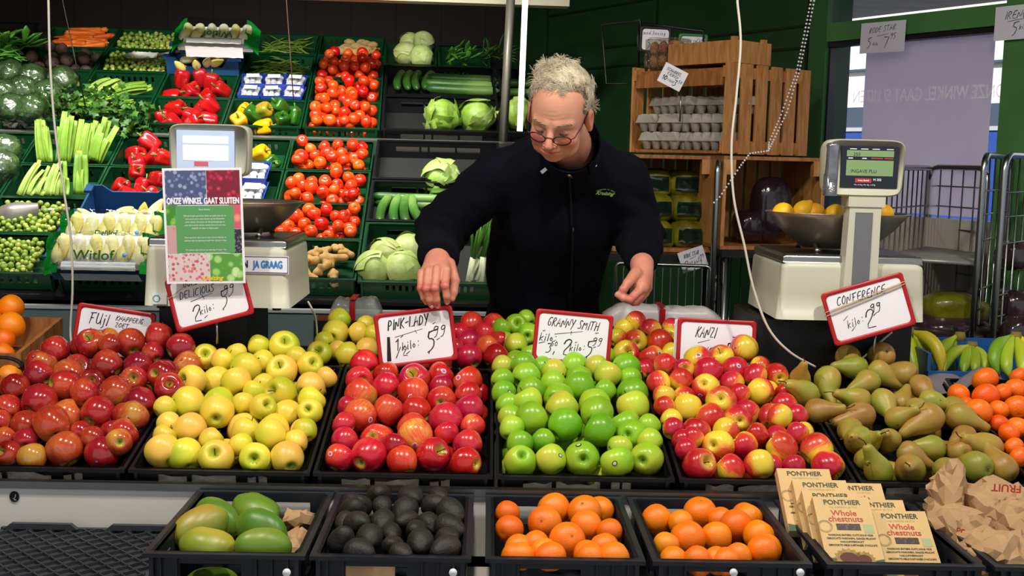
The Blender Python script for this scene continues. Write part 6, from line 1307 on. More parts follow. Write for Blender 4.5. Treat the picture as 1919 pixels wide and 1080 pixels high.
mb.build('counter_sticker', [M_PAPER, mat('navy_print', '#14245A', .5), mat('sky_blue_print', '#2F7FC8', .5)], tL)
X = frame4(basis((1, 0, 0), (0, 0, 1), (0, -1, 0)), at(299, 560, 3.046)); mb = MB(); mb.box(X[:3, 3], (.038, .001, .03)); mb.cm = 1
R1 = np.array([[.0085*math.cos(t), .0085*math.sin(t)] for t in np.linspace(0, 2*PI, 25)]) - [.008, 0]; stroke(mb, R1, .003, X); mb.build('round_mark_sticker', [M_PAPER, mat('teal_print', '#4AA0A8', .5)], tL)
# the notice
def quad_frame(TL, TR, BR, BL, Y, dY=0.0):
    p = [Y(*TL), Y(*TR), Y(*BR), Y(*BL)] if callable(Y) else [at(*TL, Y + dY), at(*TR, Y + dY), at(*BR, Y), at(*BL, Y)]; c = sum(p)/4; x = unit((p[1] - p[0]) + (p[2] - p[3])); y0 = (p[0] - p[3]) + (p[1] - p[2]); z = unit(np.cross(x, y0)); y = np.cross(z, x)
    w = (np.linalg.norm(p[1] - p[0]) + np.linalg.norm(p[2] - p[3]))/2; h = (np.linalg.norm(p[0] - p[3]) + np.linalg.norm(p[1] - p[2]))/2; return frame4(basis(x, y, z), c), w, h
def lbox(mb, X, x0, x1, y0, y1, z0, z1):
    c = np.array([(x0 + x1)/2, (y0 + y1)/2, (z0 + z1)/2]); mb.box(X[:3, :3] @ c + X[:3, 3], (x1 - x0, y1 - y0, z1 - z0), X[:3, :3])
def photo_mat(name, bg, ball, ball2, sc, rnd=.42):
    m, nt, b = new_mat(name); tc = nd(nt, 'ShaderNodeTexCoord').outputs['Object']; vo = nd(nt, 'ShaderNodeTexVoronoi', Vector=tc, Scale=float(sc)); g = nd(nt, 'ShaderNodeMapRange', Value=vo.outputs['Distance'], i1=rnd - .12, i2=rnd + .05).outputs[0]
    c1 = mixc(nt, nd(nt, 'ShaderNodeSeparateColor', Color=vo.outputs['Color']).outputs[0], rgb(ball), rgb(ball2)); h_ = nd(nt, 'ShaderNodeMapRange', Value=vo.outputs['Distance'], i1=.05, i2=.2, i3=.16, i4=0.0).outputs[0]
    c1 = mixc(nt, h_, c1, (1, 1, 1)); nt.links.new(mixc(nt, g, c1, rgb(bg)), b.inputs['Base Color']); setb(b, Roughness=.5); return m
XP, wP, hP = quad_frame((305, 316), (456, 314), (457, 531), (311, 532), 2.965)
t = thing('paper_notice', 'A4 shop-closing notice with fruit pictures hanging in front of the left scale', 'notice', XP[:3, 3], rot=XP[:3, :3])
mb = MB(); lbox(mb, XP, -wP/2, wP/2, -hP/2, hP/2, -.0004, .0); mb.build('sheet', M_PAPER, t)
e = .006; x0, x1, y0, y1 = -wP/2 + e, wP/2 - e, -hP/2 + e, hP/2 - e
def pic(nm, a, b, c, d, m, z=.0004): mb = MB(); lbox(mb, XP, a, b, c, d, .0001, z); mb.build(nm, m, t)
pic('blueberry_picture', x0, x0 + .105, y1 - .088, y1, photo_mat('blueberry_print', '#4A5680', '#7884B0', '#9AA6C8', 75)); pic('cherry_picture', x0 + .106, x1, y1 - .088, y1, photo_mat('cherry_print', '#7A1830', '#C02848', '#A01838', 65))
pic('lime_picture', x0, x0 + .03, y0 + .145, y1 - .0885, photo_mat('lime_print', '#3E8A2E', '#7EBE4A', '#5AA838', 50)); pic('peach_picture', x1 - .03, x1, y0 + .135, y1 - .0885, photo_mat('peach_print', '#D05A6A', '#EC9A7A', '#E06A80', 40))
pic('apple_picture', x0, x0 + .03, y0 + .072, y0 + .144, photo_mat('apple_print', '#C8A0A0', '#D86A70', '#E0A080', 45)); pic('seed_picture', x1 - .03, x1, y0 + .072, y0 + .134, photo_mat('seed_print', '#2A2A3A', '#5A5A6A', '#8A8A98', 190))
pic('raspberry_picture', x0, x0 + .106, y0, y0 + .071, photo_mat('raspberry_print', '#D8C8C8', '#C83A58', '#E0707A', 95)); pic('leaf_picture', x0 + .107, x1, y0, y0 + .071, photo_mat('leaf_print', '#5A9A3E', '#9AD06A', '#C8E8A8', 38))
pic('text_panel', x0 + .024, x1 - .018, y0 + .073, y1 - .090, mat('notice_green', '#5A9A5E', .6), .00055)
mb = MB(); put_text(mb, 'ONZE WINKEL GAAT SLUITEN', .0225, 0, y1 - .0785, .0008, XP, .60, bold=.0008)
yy = y1 - .100
for ln in ('Beste klanten,', '', 'Met gemengde gevoelens delen we jullie mee dat na', 'acht mooie jaren onze deuren op het Ruimzicht', 'zullen sluiten. De bouw van de parkeergarage en', 'geen alternatieve locatie, maken het voor ons niet', 'mogelijk om door te blijven gaan.', '', '', 'Onze oprechte dank aan al onze trouwe klanten en', 'iedereen die ons gesteund heeft door de jaren heen.', '', '', 'We sluiten onze deuren op zaterdag 9 maart. Tot', 'die tijd verwelkomen jullie graag in onze winkel in', 'Zevenaar.'):
    if ln: put_text(mb, ln, .0056, .003, yy, .0008, XP, .92)
    yy -= .0080
mb.build('white_lettering', M_PAPER, t)
mb = MB(); put_text(mb, 'Kruizing', .016, .016, y0 + .008, .0008, XP, 1.0, .3, bold=.0006); mb.build('yellow_lettering', mat('yellow_print', '#F0D020', .5), t)
# price signs
def rrect(w, h, r, n=5): return [(sx*(w/2 - r) + r*math.cos(a0 + PI/2*i/n), sy*(h/2 - r) + r*math.sin(a0 + PI/2*i/n)) for sx, sy, a0 in ((1, 1, 0), (-1, 1, PI/2), (-1, -1, PI), (1, -1, 1.5*PI)) for i in range(n + 1)]
def sign(corners, Y, label, write, dY=.02, group='red-framed price signs', fm=None):
    X, w, h = quad_frame(*corners, Y, dY); t = thing('price_sign', label, 'price sign', X[:3, 3] - X[:3, 1]*h/2, group, X[:3, :3])
    mb = MB(); o_ = rrect(w, h, .010); i_ = rrect(w - .022, h - .022, .012); n = len(o_)
    Vs = [np.c_[np.array(o_)*k, np.full(n, z)] for k, z in ((.99, -.004), (1, -.002), (1, .002), (.985, .0035))] + [np.c_[np.array(i_)*k, np.full(n, z)] for k, z in ((1.02, .0035), (1, .001), (1, -.004))]
    V = np.concatenate(Vs); F = [(k*n + i, k*n + (i + 1) % n, ((k + 1) % 7)*n + (i + 1) % n, ((k + 1) % 7)*n + i) for k in range(7) for i in range(n)]; mb.add(V @ X[:3, :3].T + X[:3, 3], F); mb.build('frame', fm or M_RED, t)
    mb = MB(); mb.prism(i_, -.003, .0005, M=X[:3, :3], org=X[:3, 3]); mb.build('white_card', M_PAPER, t)
    mb = MB(); write(mb, X, w, h); mb.build('handwriting', M_INK, t)
    mb = MB(); c = np.array([0, -h/2, -.006]); p = X[:3, :3] @ c + X[:3, 3]; mb.tube([p, p - ZZ*.03 + [0, .004, 0], p - ZZ*.055 + [0, .006, 0]], .003, 6); mb.build('clip_stand', M_METAL, t); return t, X, w, h
def L1(mb, X, x0, y0, x1, y1, w=.0014): stroke(mb, [(x0, y0), ((x0 + x1)/2, (y0 + y1)/2), (x1, y1)], w, X)
def w_pink(mb, X, w, h):
    hand(mb, 'PINK-LADY', -.072, .026, .026, X, .0030, .2, fit=.112, ang=.06); L1(mb, X, -.055, .006, .02, .02); L1(mb, X, .0, .018, .004, .01)
    stroke(mb, [(-.078, -.052), (-.073, .005)], .010, X); hand(mb, '1', -.062, -.03, .03, X, .003); hand(mb, '/2', -.058, -.045, .022, X, .0022); hand(mb, 'kilo:', -.040, -.032, .021, X, .0022, .2, ang=.14); L1(mb, X, -.03, -.042, -.02, -.035, .002); L1(mb, X, -.04, .004, -.034, .008, .002)
    hand(mb, '5', .022, -.036, .045, X, .0034); hand(mb, ',', .028, -.044, .02, X, .0025); hand(mb, '99', .045, -.004, .026, X, .0024, .2); L1(mb, X, .055, -.014, .063, -.010, .002); L1(mb, X, .05, .03, .056, .033, .002)
def w_gran(mb, X, w, h):
    hand(mb, 'GRANNY SMITH', -.072, .028, .023, X, .0022, .2, fit=.140, ang=-.02); L1(mb, X, -.05, .006, .025, .02); L1(mb, X, -.005, .018, -.006, .009)
    hand(mb, 'kilo:', -.090, -.014, .020, X, .0022, .15); L1(mb, X, -.09, -.022, -.074, -.017, .0018); L1(mb, X, -.082, .012, -.076, .014, .0018); hand(mb, '3,', -.070, -.044, .024, X, .0024); hand(mb, '50', -.058, -.026, .012, X, .0018)
    hand(mb, '2', -.030, -.046, .040, X, .0032, .25); hand(mb, 'kilo:', -.006, -.036, .018, X, .002, .2, ang=.12); L1(mb, X, .003, -.046, .012, -.041, .002); L1(mb, X, .008, -.012, .012, -.01, .002)
    hand(mb, '5', .034, -.042, .036, X, .0028); hand(mb, ',', .040, -.05, .018, X, .002); hand(mb, '99', .052, -.014, .02, X, .002, .2); L1(mb, X, .058, -.021, .064, -.018, .0018); L1(mb, X, .06, .018, .068, .02, .0018)
def w_kanzi(mb, X, w, h):
    hand(mb, 'KANZI', -.058, .020, .028, X, .0024, .25, fit=.056); L1(mb, X, -.05, .004, -.018, .014); stroke(mb, [(-.052, -.05), (-.048, -.012)], .008, X); hand(mb, "1/2", -.045, -.028, .02, X, .002); hand(mb, 'kilo', -.022, -.028, .018, X, .002, .2); hand(mb, '5', .022, -.032, .038, X, .003); hand(mb, '99', .040, -.004, .022, X, .0022, .2); L1(mb, X, .045, .024, .056, .026, .0018)
def w_fuji(mb, X, w, h):
    hand(mb, 'FUjI', -.072, .018, .030, X, .0026, .15, fit=.055); L1(mb, X, -.082, -.006, -.025, .006, .0018); L1(mb, X, -.062, .006, -.056, -.004, .0018); hand(mb, 'KNAPPERIG', .0, .036, .013, X, .0017, .2, fit=.074); hand(mb, 'ZOET', .0, .018, .012, X, .0017, .2, fit=.038); hand(mb, '1', -.05, -.048, .032, X, .004, .25); hand(mb, 'kilo:', -.032, -.045, .022, X, .0024, .2); hand(mb, '3,50', .02, -.045, .032, X, .0026)
def w_gold(mb, X, w, h):
    hand(mb, 'GOLDEN', -.060, .040, .020, X, .0020, .2, fit=.065); hand(mb, 'DELICIOUS', -.076, .012, .019, X, .0020, .2, fit=.095); L1(mb, X, -.05, .0, .01, .008); L1(mb, X, -.018, .01, -.014, -.002)
    hand(mb, '2', -.058, -.052, .038, X, .0026, .25); hand(mb, 'kilo:', -.034, -.040, .018, X, .0018, .2, ang=.15); L1(mb, X, -.025, -.05, -.016, -.045, .0016); hand(mb, '5', .022, -.032, .038, X, .0024); hand(mb, ',', .026, -.04, .016, X, .0018); hand(mb, '99', .038, -.004, .022, X, .002, .2); L1(mb, X, .05, -.012, .058, -.008, .0018)
def w_conf(mb, X, w, h):
    hand(mb, 'CONFERENCE', -.078, .030, .022, X, .0022, .25, fit=.135); hand(mb, 'kilo:', -.066, -.035, .020, X, .0018, .2, ang=.12); L1(mb, X, -.058, -.044, -.045, -.034, .0016); L1(mb, X, -.072, -.012, -.058, -.002, .0014); hand(mb, '2', -.022, -.048, .044, X, .0028, .25); hand(mb, '99', .002, -.012, .022, X, .0024, .2); L1(mb, X, .008, -.02, .018, -.014, .002)
sign(((700, 590), (848, 571), (858, 675), (711, 692)), 3.035, 'red-framed price sign pinched at its top edge by his fingers', w_pink)
sign(((1004, 577), (1149, 592), (1143, 689), (997, 677)), 3.055, 'price sign reading GRANNY SMITH standing behind the green apples', w_gran)
sign(((1270, 595), (1418, 602), (1414, 700), (1266, 692)), 3.07, 'red-framed price sign behind the red and yellow apples', w_kanzi)
sign(((146, 566), (292, 588), (280, 684), (133, 662)), 3.085, 'price sign reading FUJI, half sunk behind the dark red apples', w_fuji)
tg, Xg, wg, hg = sign(((303, 527), (450, 490), (480, 586), (337, 624)), 2.985, 'price sign reading DELICIOUS tilted below the paper notice', w_gold)
tc_, Xc, wc, hc = sign(((1538, 551), (1692, 509), (1716, 608), (1564, 651)), 3.0, 'tilted price sign reading CONFERENCE hanging on the right scale', w_conf)
M_RUB = mat('tan_rubber', '#CDB28A', .6)
def band(X, w, pts, lab, wd=.0022):
    mb = MB()
    for (xa, ya), (xb, yb) in pts:
        P = [X[:3, :3] @ np.array([xa + (xb - xa)*k/6, ya + (yb - ya)*k/6, .0052]) + X[:3, 3] for k in range(7)]; q0 = X[:3, :3] @ np.array([xa, ya, -.006]) + X[:3, 3]; q1 = X[:3, :3] @ np.array([xb, yb, -.006]) + X[:3, 3]; mb.tube([q0] + P + [q1], wd, 6, closed=True, sq=(1, .5))
    tag(mb.build('rubber_band', M_RUB), lab, 'rubber band')
band(Xc, wc, [((-wc/2 - .002, .022), (wc/2 + .002, .046)), ((-wc/2 - .002, .012), (wc/2 + .002, .040))], 'pair of tan rubber bands round the CONFERENCE sign')
band(Xg, wg, [((-wg/2 - .002, .020), (.02, .075))], 'tan rubber band round the tilted sign under the notice', .0018)
# the second card behind the KANZI sign
Xk, wk, hk = quad_frame((1264, 598), (1410, 606), (1408, 700), (1262, 694), 3.078, .02); mb = MB(); lbox(mb, Xk, -wk/2, wk/2, -hk/2, hk/2, -.001, 0); tag(mb.build('spare_card', M_PAPER), 'blank white card tucked behind the sign for the red and yellow apples', 'card')
# ================================================================== BAG PILES behind the signs
mb = MB(); mb.b2((at(590, 600, 3.5)[0], 3.475, .965), (at(1370, 600, 3.5)[0], 3.60, .985)); mb.b2((at(590, 600, 3.5)[0], 3.475, .84), (at(1370, 600, 3.5)[0], 3.487, .965)); mb.build('rear_shelf', M_BLACKD, ct)
M_POLY = mat('white_poly_bags', '#D2CBCB', .35, var=.08, vs=20, bmp=.3, bs=25); M_CLEAR = mat('clear_poly_bags', '#AEB4B2', .2, alpha=.55, bmp=.4, bs=20)
def pile(px0, px1, py0, py1, Y, m, lab, name, sx0=0, strap=None):
    a, b = at(px0, py1, Y), at(px1, py0, Y); rows = []; n = 24; xc, w = (a[0] + b[0])/2, b[0] - a[0]; z0 = .986; h = b[2] - z0
    for i in range(n + 1):
        t = i/n; e = min(1, 6*min(t, 1 - t) + .25); hh = h*(e**.5)*(1 + .05*math.sin(7*t + sx0)); row = []
        for j in range(14): an = PI*j/13; row.append((a[0] + w*t, Y + .045 - .055*math.copysign(abs(math.cos(an))**.5, math.cos(an)), z0 + hh*abs(math.sin(an))**.5 + .002*math.sin(i*1.7 + j)))
        rows.append(row)
    t_ = thing(name, lab, 'bags', (xc, Y + .045, z0)); mb = MB(); G = np.array(rows); G[:, :, 2] = np.maximum(G[:, :, 2], z0); mb.grid(G); mb.add(G[0], [tuple(range(14))]); mb.add(G[-1], [tuple(range(14))[::-1]]); mb.build('bags', m, t_)
    if strap: c = at(strap, (py0 + py1)/2, Y)[0]; mb = MB(); mb.b2((c - .009, Y - .014, z0), (c + .009, Y - .010, z0 + h*.92)); mb.b2((c - .009, Y - .012, z0 + h*1.0), (c + .009, Y + .10, z0 + h*1.0 + .003)); mb.build('red_strap', M_RED, t_)
pile(1133, 1352, 578, 612, 3.49, M_POLY, 'stack of white plastic bags with a red strap behind the signs', 'bag_stack', 0, 1240)
pile(618, 712, 562, 602, 3.49, M_CLEAR, 'clear plastic bags with a red strap behind the yellow apples', 'bag_stack', 2, 661)
# ================================================================== CHESTNUT BOXES
M_KRAFT = mat('kraft_card', '#D8B47A', .6, var=.06, vs=30); M_KRAFTS = mat('kraft_side', '#B89460', .6, var=.25, vs=120)
bxv = unit((0, .79, .61)); bxn = unit((0, -.61, .79)); bxx = np.array([1.0, 0, 0])
M_DKG = mat('dark_green_ink', '#2E3A1E', .5); M_RDI = mat('brick_red_ink', '#B4342A', .5); M_PHOTO = photo_mat('chestnut_window', '#1E100A', '#6A3E1E', '#3A1E10', 160); M_BURR = mat('chestnut_brown', '#5A2A1E', .6); M_HUSK = mat('husk_tan', '#B89A58', .8, var=.4, vs=160); M_GRS = mat('dark_green_band', '#2E4A2A', .5); M_SAGE = mat('sage_print', '#A8B080', .6)
def chest_box(tlx, tly, Y, label, yawd=0):
    w, h, th = .115, .160, .022; tl = at(tlx, tly, Y); Rb = rotm('Z', yawd) @ basis(bxx, bxv, bxn); c = tl + Rb @ np.array([w/2, -h/2, 0]); X = frame4(Rb, c); t = thing('chestnut_box', label, 'food box', c - Rb[:, 1]*h/2, 'boxes of cooked chestnuts', Rb)
    mb = MB(); lbox(mb, X, -w/2, w/2, -h/2, h/2, -th, 0); mb.build('carton', M_KRAFT, t)
    mb = MB(); put_text(mb, 'PONTHIER', .0165, 0, .066, .0006, X, .95, bold=.0004); 
    for k, ln in enumerate(('MARRONS ENTIERS CUITS SOUS VIDE', 'GEKOCHTE MARONEN, GANZE FRUCHT', 'VAKUUMVERPACKT', 'GEKOOKTE HELE KASTANJES (VACUUM)')): put_text(mb, ln, .0058, .002, -.012 - .0078*k, .0006, X, .92, bold=.0002)
    mb.build('dark_print', M_DKG, t); mb = MB(); stroke(mb, [(-.045 + .014*math.cos(a), .008 + .014*math.sin(a)) for a in np.linspace(0, 2*PI, 25)], .0007, X); stroke(mb, [(-.045 + .0115*math.cos(a), .008 + .0115*math.sin(a)) for a in np.linspace(0, 2*PI, 25)], .0005, X); mb.build('round_emblem', M_DKG, t)
    mb = MB(); put_text(mb, 'une tradition de fruit', .0068, 0, .055, .0006, X, 1, .3); lbox(mb, X, .032, .052, -.006, .014, .0002, .0005); mb.build('faint_print', M_SAGE, t)
    mb = MB(); put_text(mb, 'Whole', .0185, -.001, .040, .0006, X, 1.0, bold=.0003); put_text(mb, 'chestnuts', .0185, 0, .026, .0006, X, 1.0, bold=.0003); mb.build('red_print', M_RDI, t)
    mb = MB(); lbox(mb, X, -.022, .026, .0, .015, .0002, .0006); mb.build('window', M_PHOTO, t)
    mb = MB(); mb.prism([(-w/2 + .0005, -h/2), (w/2 - .0005, -h/2), (w/2 - .0005, -h/2 + .014), (.01, -h/2 + .004), (-w/2 + .0005, -h/2 + .018)], .0001, .0004, M=X[:3, :3], org=X[:3, 3]); mb.build('green_band', M_GRS, t)
    mb = MB()
    for cx, cy, a, b_ in ((-.012, -h/2 + .016, .018, .012), (.018, -h/2 + .012, .014, .011)):
        mb.cm = 0; sp = [(cx + a*1.35*math.cos(q)*(1 + .22*(k % 2)), max(-h/2, cy + b_*1.5*math.sin(q)*(1 + .22*(k % 2)))) for k, q in enumerate(np.linspace(0, 2*PI, 31)[:-1])]; mb.prism(sp, .0004, .0007, M=X[:3, :3], org=X[:3, 3]); mb.cm = 1; mb.prism([(cx + a*math.cos(q), max(-h/2, cy + b_*math.sin(q))) for q in np.linspace(0, 2*PI, 21)[:-1]], .0008, .0011, M=X[:3, :3], org=X[:3, 3])
    mb.build('chestnut_picture', [M_HUSK, M_BURR], t)
chest_box(1455, 878, 2.415, 'kraft box of whole chestnuts, rearmost of the left pile')
chest_box(1484, 899, 2.365, 'kraft box of whole chestnuts, third from the front in the left pile')
chest_box(1502, 919, 2.315, 'kraft box of whole chestnuts, second in the left pile')
chest_box(1522, 931, 2.27, 'kraft box of whole chestnuts at the front of the left pile')
chest_box(1552, 905, 2.405, 'kraft box of whole chestnuts, rearmost of the right pile')
chest_box(1590, 936, 2.335, 'kraft box of whole chestnuts, middle of the right pile')
chest_box(1630, 957, 2.285, 'kraft box of whole chestnuts at the front of the right pile')
# crumpled paper bags
M_BAG = mat('brown_paper', '#B8936A', .7, var=.08, vs=14, bmp=.2, bs=60)
def paper(name, ells, lo, hi, lab, seed, st=.0042, cat='paper bag'):
    va, vb, vc = VL(seed), VL(seed + 1), VN(seed + 2); Rr = np.array(Matrix.Rotation(.7, 3, Vector((1, 2, .5))))
    def f(P):
        Pw = P + np.stack([vc(P, 15), vc(P + 7, 15), vc(P + 3, 15)], -1)*.014; d = None; Q = Pw @ Rr
        for c, r in ells: e = s_ell(Pw, c, r); d = e if d is None else smin(d, e, .010)
        return d - .020*np.abs(va(Q, 24)) + .010 - .012*np.abs(vb(Q, 47)) - .006*np.abs(va(Q + 3, 90))
    V, F = surf(f, lo, hi, st); mb = MB(); mb.csm = False; mb.add(V, F); o_ = mb.build(name, M_BAG); dm = o_.modifiers.new('crumple', 'DECIMATE'); dm.ratio = 0.045; return tag(o_, lab, cat, 'crumpled brown paper bags')
g = lambda x, y, Y: at(x, y, Y)
paper('paper_bag', [(g(1775, 935, 2.40), (.035, .05, .085)), (g(1790, 990, 2.33), (.055, .07, .05)), (g(1835, 1035, 2.25), (.06, .07, .045))], g(1700, 1100, 2.3)*[1, 0, 1] + [0, 2.08, -.06], g(1905, 880, 2.3)*[1, 0, 1] + [0, 2.50, .03], 'crumpled brown paper bag with an upright twisted neck', 31)
paper('paper_bag', [(g(1885, 940, 2.40), (.10, .07, .035)), (g(1925, 985, 2.32), (.075, .08, .060)), (g(1900, 1040, 2.2), (.10, .07, .045)), (g(1990, 1000, 2.3), (.10, .10, .06))], g(1800, 1120, 2.2)*[1, 0, 1] + [0, 2.08, -.03], g(2060, 890, 2.4)*[1, 0, 1] + [0, 2.50, .03], 'broad crumpled brown paper bag at the right edge', 41)
for nm_, (px, py, Y, ang, sz, w_) in (('a', (1886, 915, 2.325, 176, .022, 'FRUIT')), ('b', (1800, 993, 2.215, -20, .016, 'or'))):
    X = frame4(basis(*[unit(v) for v in (_R, _U, -_F)]) @ rotm('Z', ang), at(px, py, Y)); mb = MB(); put_text(mb, w_, sz, 0, 0, 0, X, 1.1, bold=.0006); tag(mb.build('printed_word', M_RDI), 'red printed word on the %s paper bag' % ('broad' if nm_ == 'a' else 'upright'), 'print')
for (k, xs) in ((0, [(600, 1010, 2.40), (585, 1000, 2.35), (595, 960, 2.44)]), (1, [(700, 1075, 2.16)]),):
    pass
paper('paper_sheet', [(g(555, 975, 2.38), (.045, .05, .022)), (g(560, 1015, 2.28), (.035, .06, .02))], g(520, 1050, 2.3)*[1, 0, 1] + [0, 2.14, -.03], g(606, 940, 2.4)*[1, 0, 1] + [0, 2.462, .02], 'crumpled brown paper at the right of the mango crate', 51, .004, 'paper')
mb = MB(); a = g(637, 1070, 2.1); b = g(740, 1070, 2.1); mb.b2((a[0], 2.104, LRZ - .10), (b[0], 2.108, LRZ - .028)); tag(mb.build('paper_sheet', M_BAG), 'brown paper seen through the front slot of the avocado crate', 'paper', 'crumpled brown paper bags')
# white dots on the crate fronts
for x in (537, 849, 1375, 1500):
    p = at(x, 1074, 2.072); mb = MB(); mb.cyl(p + [0, .003, 0], p - [0, .001, 0], .0075, n=16); mb.csm = False; tag(mb.build('crate_button', M_PAPER), 'round white button sticker on the %s front' % {537: 'mango crate', 849: 'avocado crate', 1375: 'right orange crate', 1500: 'right orange crate corner'}[x], 'sticker', 'white dot stickers')
# ================================================================== RIGHT REAR: crates, cages, bananas
def slat_crate(name, corner, rdir, ldir, wr, wl, h, z0, label, nslat=6, group='wooden crates', posts=True):
    """crate on its side: the near vertical edge stands at corner; the slatted face runs along rdir, the open mouth along ldir"""
    rd, ld = unit(rdir), unit(ldir); Rb = basis(rd, ld, ZZ); X = frame4(Rb, (corner[0], corner[1], z0)); t = thing(name, label, 'crate', X[:3, 3], group, Rb); T_ = .012
    def B(nm, x0, x1, y0, y1, za, zb, m=M_WOOD): mb = MB(); lbox(mb, X, x0, x1, y0, y1, za, zb); mb.build(nm, m, t)
    sw = wr/(nslat*1.42)
    for k in range(nslat): x = k*(wr - sw)/(nslat - 1); B('slat', x, x + sw, -T_, 0, 0.004, h)              # near slatted side
    for k in range(nslat): x = k*(wr - sw)/(nslat - 1); B('slat', x, x + sw, wl, wl + T_, 0.004, h)          # far slatted side
    B('rail', 0, wr, 0, T_, h - .055, h - .012); B('rail', 0, wr, 0, T_, .008, .055); B('rail', 0, wr, wl - T_, wl, h - .055, h - .012)
    B('end_board', T_, wr - T_, T_, wl - T_, h - .03, h - .018, M_WOOD_H); B('end_board', T_, wr - T_, T_, wl - T_, .004, .016, M_WOOD_H)
    for k in range(5): y = .02 + k*(wl - .10)/4; B('back_slat', wr - T_, wr, y, y + .07, .05, h - .05)
    B('mouth_board', 0, T_, T_, wl - T_, h - .085, h - .03, M_WOOD_H)
    return t, X
cr = at(1352, 290, 4.4); zt_ = at(1352, 116, 4.4)[2]; zb_ = cr[2]
RD, LD = (.78, .62, 0), (-.62, .78, 0)
t_e, XE = slat_crate('wooden_crate', cr, RD, LD, .52, .48, zt_ - zb_, zb_, 'pine crate on its side full of grey egg cartons')
# flat crate on top
c2 = at(1376, 118, 4.42); z2 = zt_ + .002; X2 = frame4(basis(unit(RD), unit(LD), ZZ), (c2[0], c2[1], z2)); t = thing('flat_crate', 'shallow pine crate lying on top of the egg carton crate', 'crate', X2[:3, 3], 'wooden crates', X2[:3, :3])
for nm, a in (('side_board', (0, .22, 0, .012, 0, .085)), ('side_board', (0, .22, .33, .342, 0, .085)), ('side_board', (0, .012, .012, .33, 0, .085)), ('side_board', (.208, .22, .012, .33, 0, .085)), ('base', (.012, .208, .012, .33, .0, .008))): mb = MB(); lbox(mb, X2, *a); mb.build(nm, M_WOOD if nm != 'base' else M_WOOD_H, t)
for x in (.012, .188):
    for y in (.012, .31): mb = MB(); lbox(mb, X2, x, x + .02, y, y + .02, .008, .10); mb.build('corner_post', M_WOOD, t)
# egg cartons
M_PULP = mat('grey_egg_pulp', '#B2AEA2', .9, var=.12, vs=40, bmp=.3, bs=120)
def carton_mesh():
    mb = MB(); nx, ny = 5, 2; px_, py_ = .050, .050
    for i in range(nx):
        for j in range(ny): mb.lathe([(.001, 0), (.015, 0), (.024, .034), (.0255, .036)], 8, org=((i - 2)*px_, (j - .5)*py_, 0))
    mb.b2((-.128, -.052, .034), (.128, .052, .039))
    for i in range(nx):
        for j in range(ny): mb.lathe([(.0255, .038), (.022, .062), (.016, .070), (.001, .0705)], 8, org=((i - 2)*px_, (j - .5)*py_, 0))
    mb.prism([(-.050, .039), (.050, .039), (.036, .066), (-.036, .066)], -.126, .126, M=basis((0, 1, 0), (0, 0, 1), (1, 0, 0))); return mb.mesh('egg_carton', M_PULP)
EC = carton_mesh()
for x, y, z, rz, sc, lb in ((.13, .40, .018, 4, 1, 'bottom layer, left'), (.13, .285, .018, -5, 1, 'bottom layer, centre'), (.10, .14, .018, 86, 1, 'bottom layer, right'), (.13, .41, .090, -3, 1, 'middle layer, left'), (.13, .30, .090, 6, 1, 'middle layer, centre'), (.10, .15, .090, 94, 1, 'middle layer, right'),
                            (.12, .34, .162, 82, 1, 'top layer, left'), (.16, .12, .162, 100, 1, 'top layer, right'), (.33, .38, .162, 90, 1, 'top layer, rear')):
    tag(inst('egg_carton', EC, (XE @ np.array([x, y, z, 1]))[:3], XE[:3, :3] @ rotm('Z', rz), sc), 'grey egg carton in the pine crate, ' + lb, 'egg carton', 'grey egg cartons')
# eggs in clear boxes on the crate
eb = (XE @ np.array([.12, .40, zt_ - zb_ + .002, 1]))[:3]; t = thing('egg_box', 'clear boxes of brown eggs at the left end of the crate top', 'egg box', eb); M_EGG = mat('brown_egg', '#B5734A', .5, hue=.03)
for i in range(3):
    for j in range(2):
        for L in range(2): mb = MB(); mb.ball(eb + XE[:3, :3] @ np.array([-.04 + .045*j, -.055 + .05*i, .028 + .052*L]), (.021, .021, .027), 12); mb.build('egg', M_EGG, t)
mb = MB(); lbox(mb, frame4(XE[:3, :3], eb), -.07, .035, -.085, .075, 0, .055); lbox(mb, frame4(XE[:3, :3], eb), -.068, .033, -.083, .073, .0555, .115); mb.build('clear_lid', film_mat('clear_egg_box', .16, '#F0F0E8', .15, .5, 60), t)
# cards
def card(corners, Y, lab, fn, grp='small handwritten cards', name='price_card', mt=None, dY=0, cat='price card'):
    X, w, h = quad_frame(*corners, Y, dY); t = thing(name, lab, cat, X[:3, 3], grp, X[:3, :3]); mb = MB(); G = np.zeros((7, 7, 3))
    for i in range(7):
        for j in range(7): G[i, j] = (X @ np.array([-w/2 + w*j/6, -h/2 + h*i/6, -.0006 - .00*math.sin(PI*i/6), 1]))[:3]
    lbox(mb, X, -w/2, w/2, -h/2, h/2, -.0012, 0); mb.build('card', mt or M_PAPER, t); mb = MB(); fn(mb, X, w, h); mb.build('handwriting', M_INK, t); return t, X
def w_eggs(mb, X, w, h): s = h/.1; hand(mb, 'SCHARREL', -w*.36, h*.18, .015*s, X, .0022*s, .1, fit=w*.66); hand(mb, 'EIEREN', -w*.26, h*.0, .013*s, X, .002*s, .1, fit=w*.5); hand(mb, '10', -w*.40, -h*.30, .022*s, X, .0042*s, .1); hand(mb, 'VOOR', -w*.16, -h*.28, .012*s, X, .0014*s); hand(mb, '3', w*.10, -h*.36, .030*s, X, .0034*s); hand(mb, '50', w*.28, -h*.14, .013*s, X, .002*s)
card(((1246, 117), (1288, 135), (1275, 175), (1234, 150)), 4.33, 'curled card reading SCHARREL EIEREN clipped above the egg cartons', w_eggs)
p0, p1 = at(1276, 172, 4.335), at(1274, 228, 4.34); tag(MB().tube([p0, p1], .003, 6).build('card_rod', M_CHROME), 'thin metal rod holding the egg price card', 'rod')
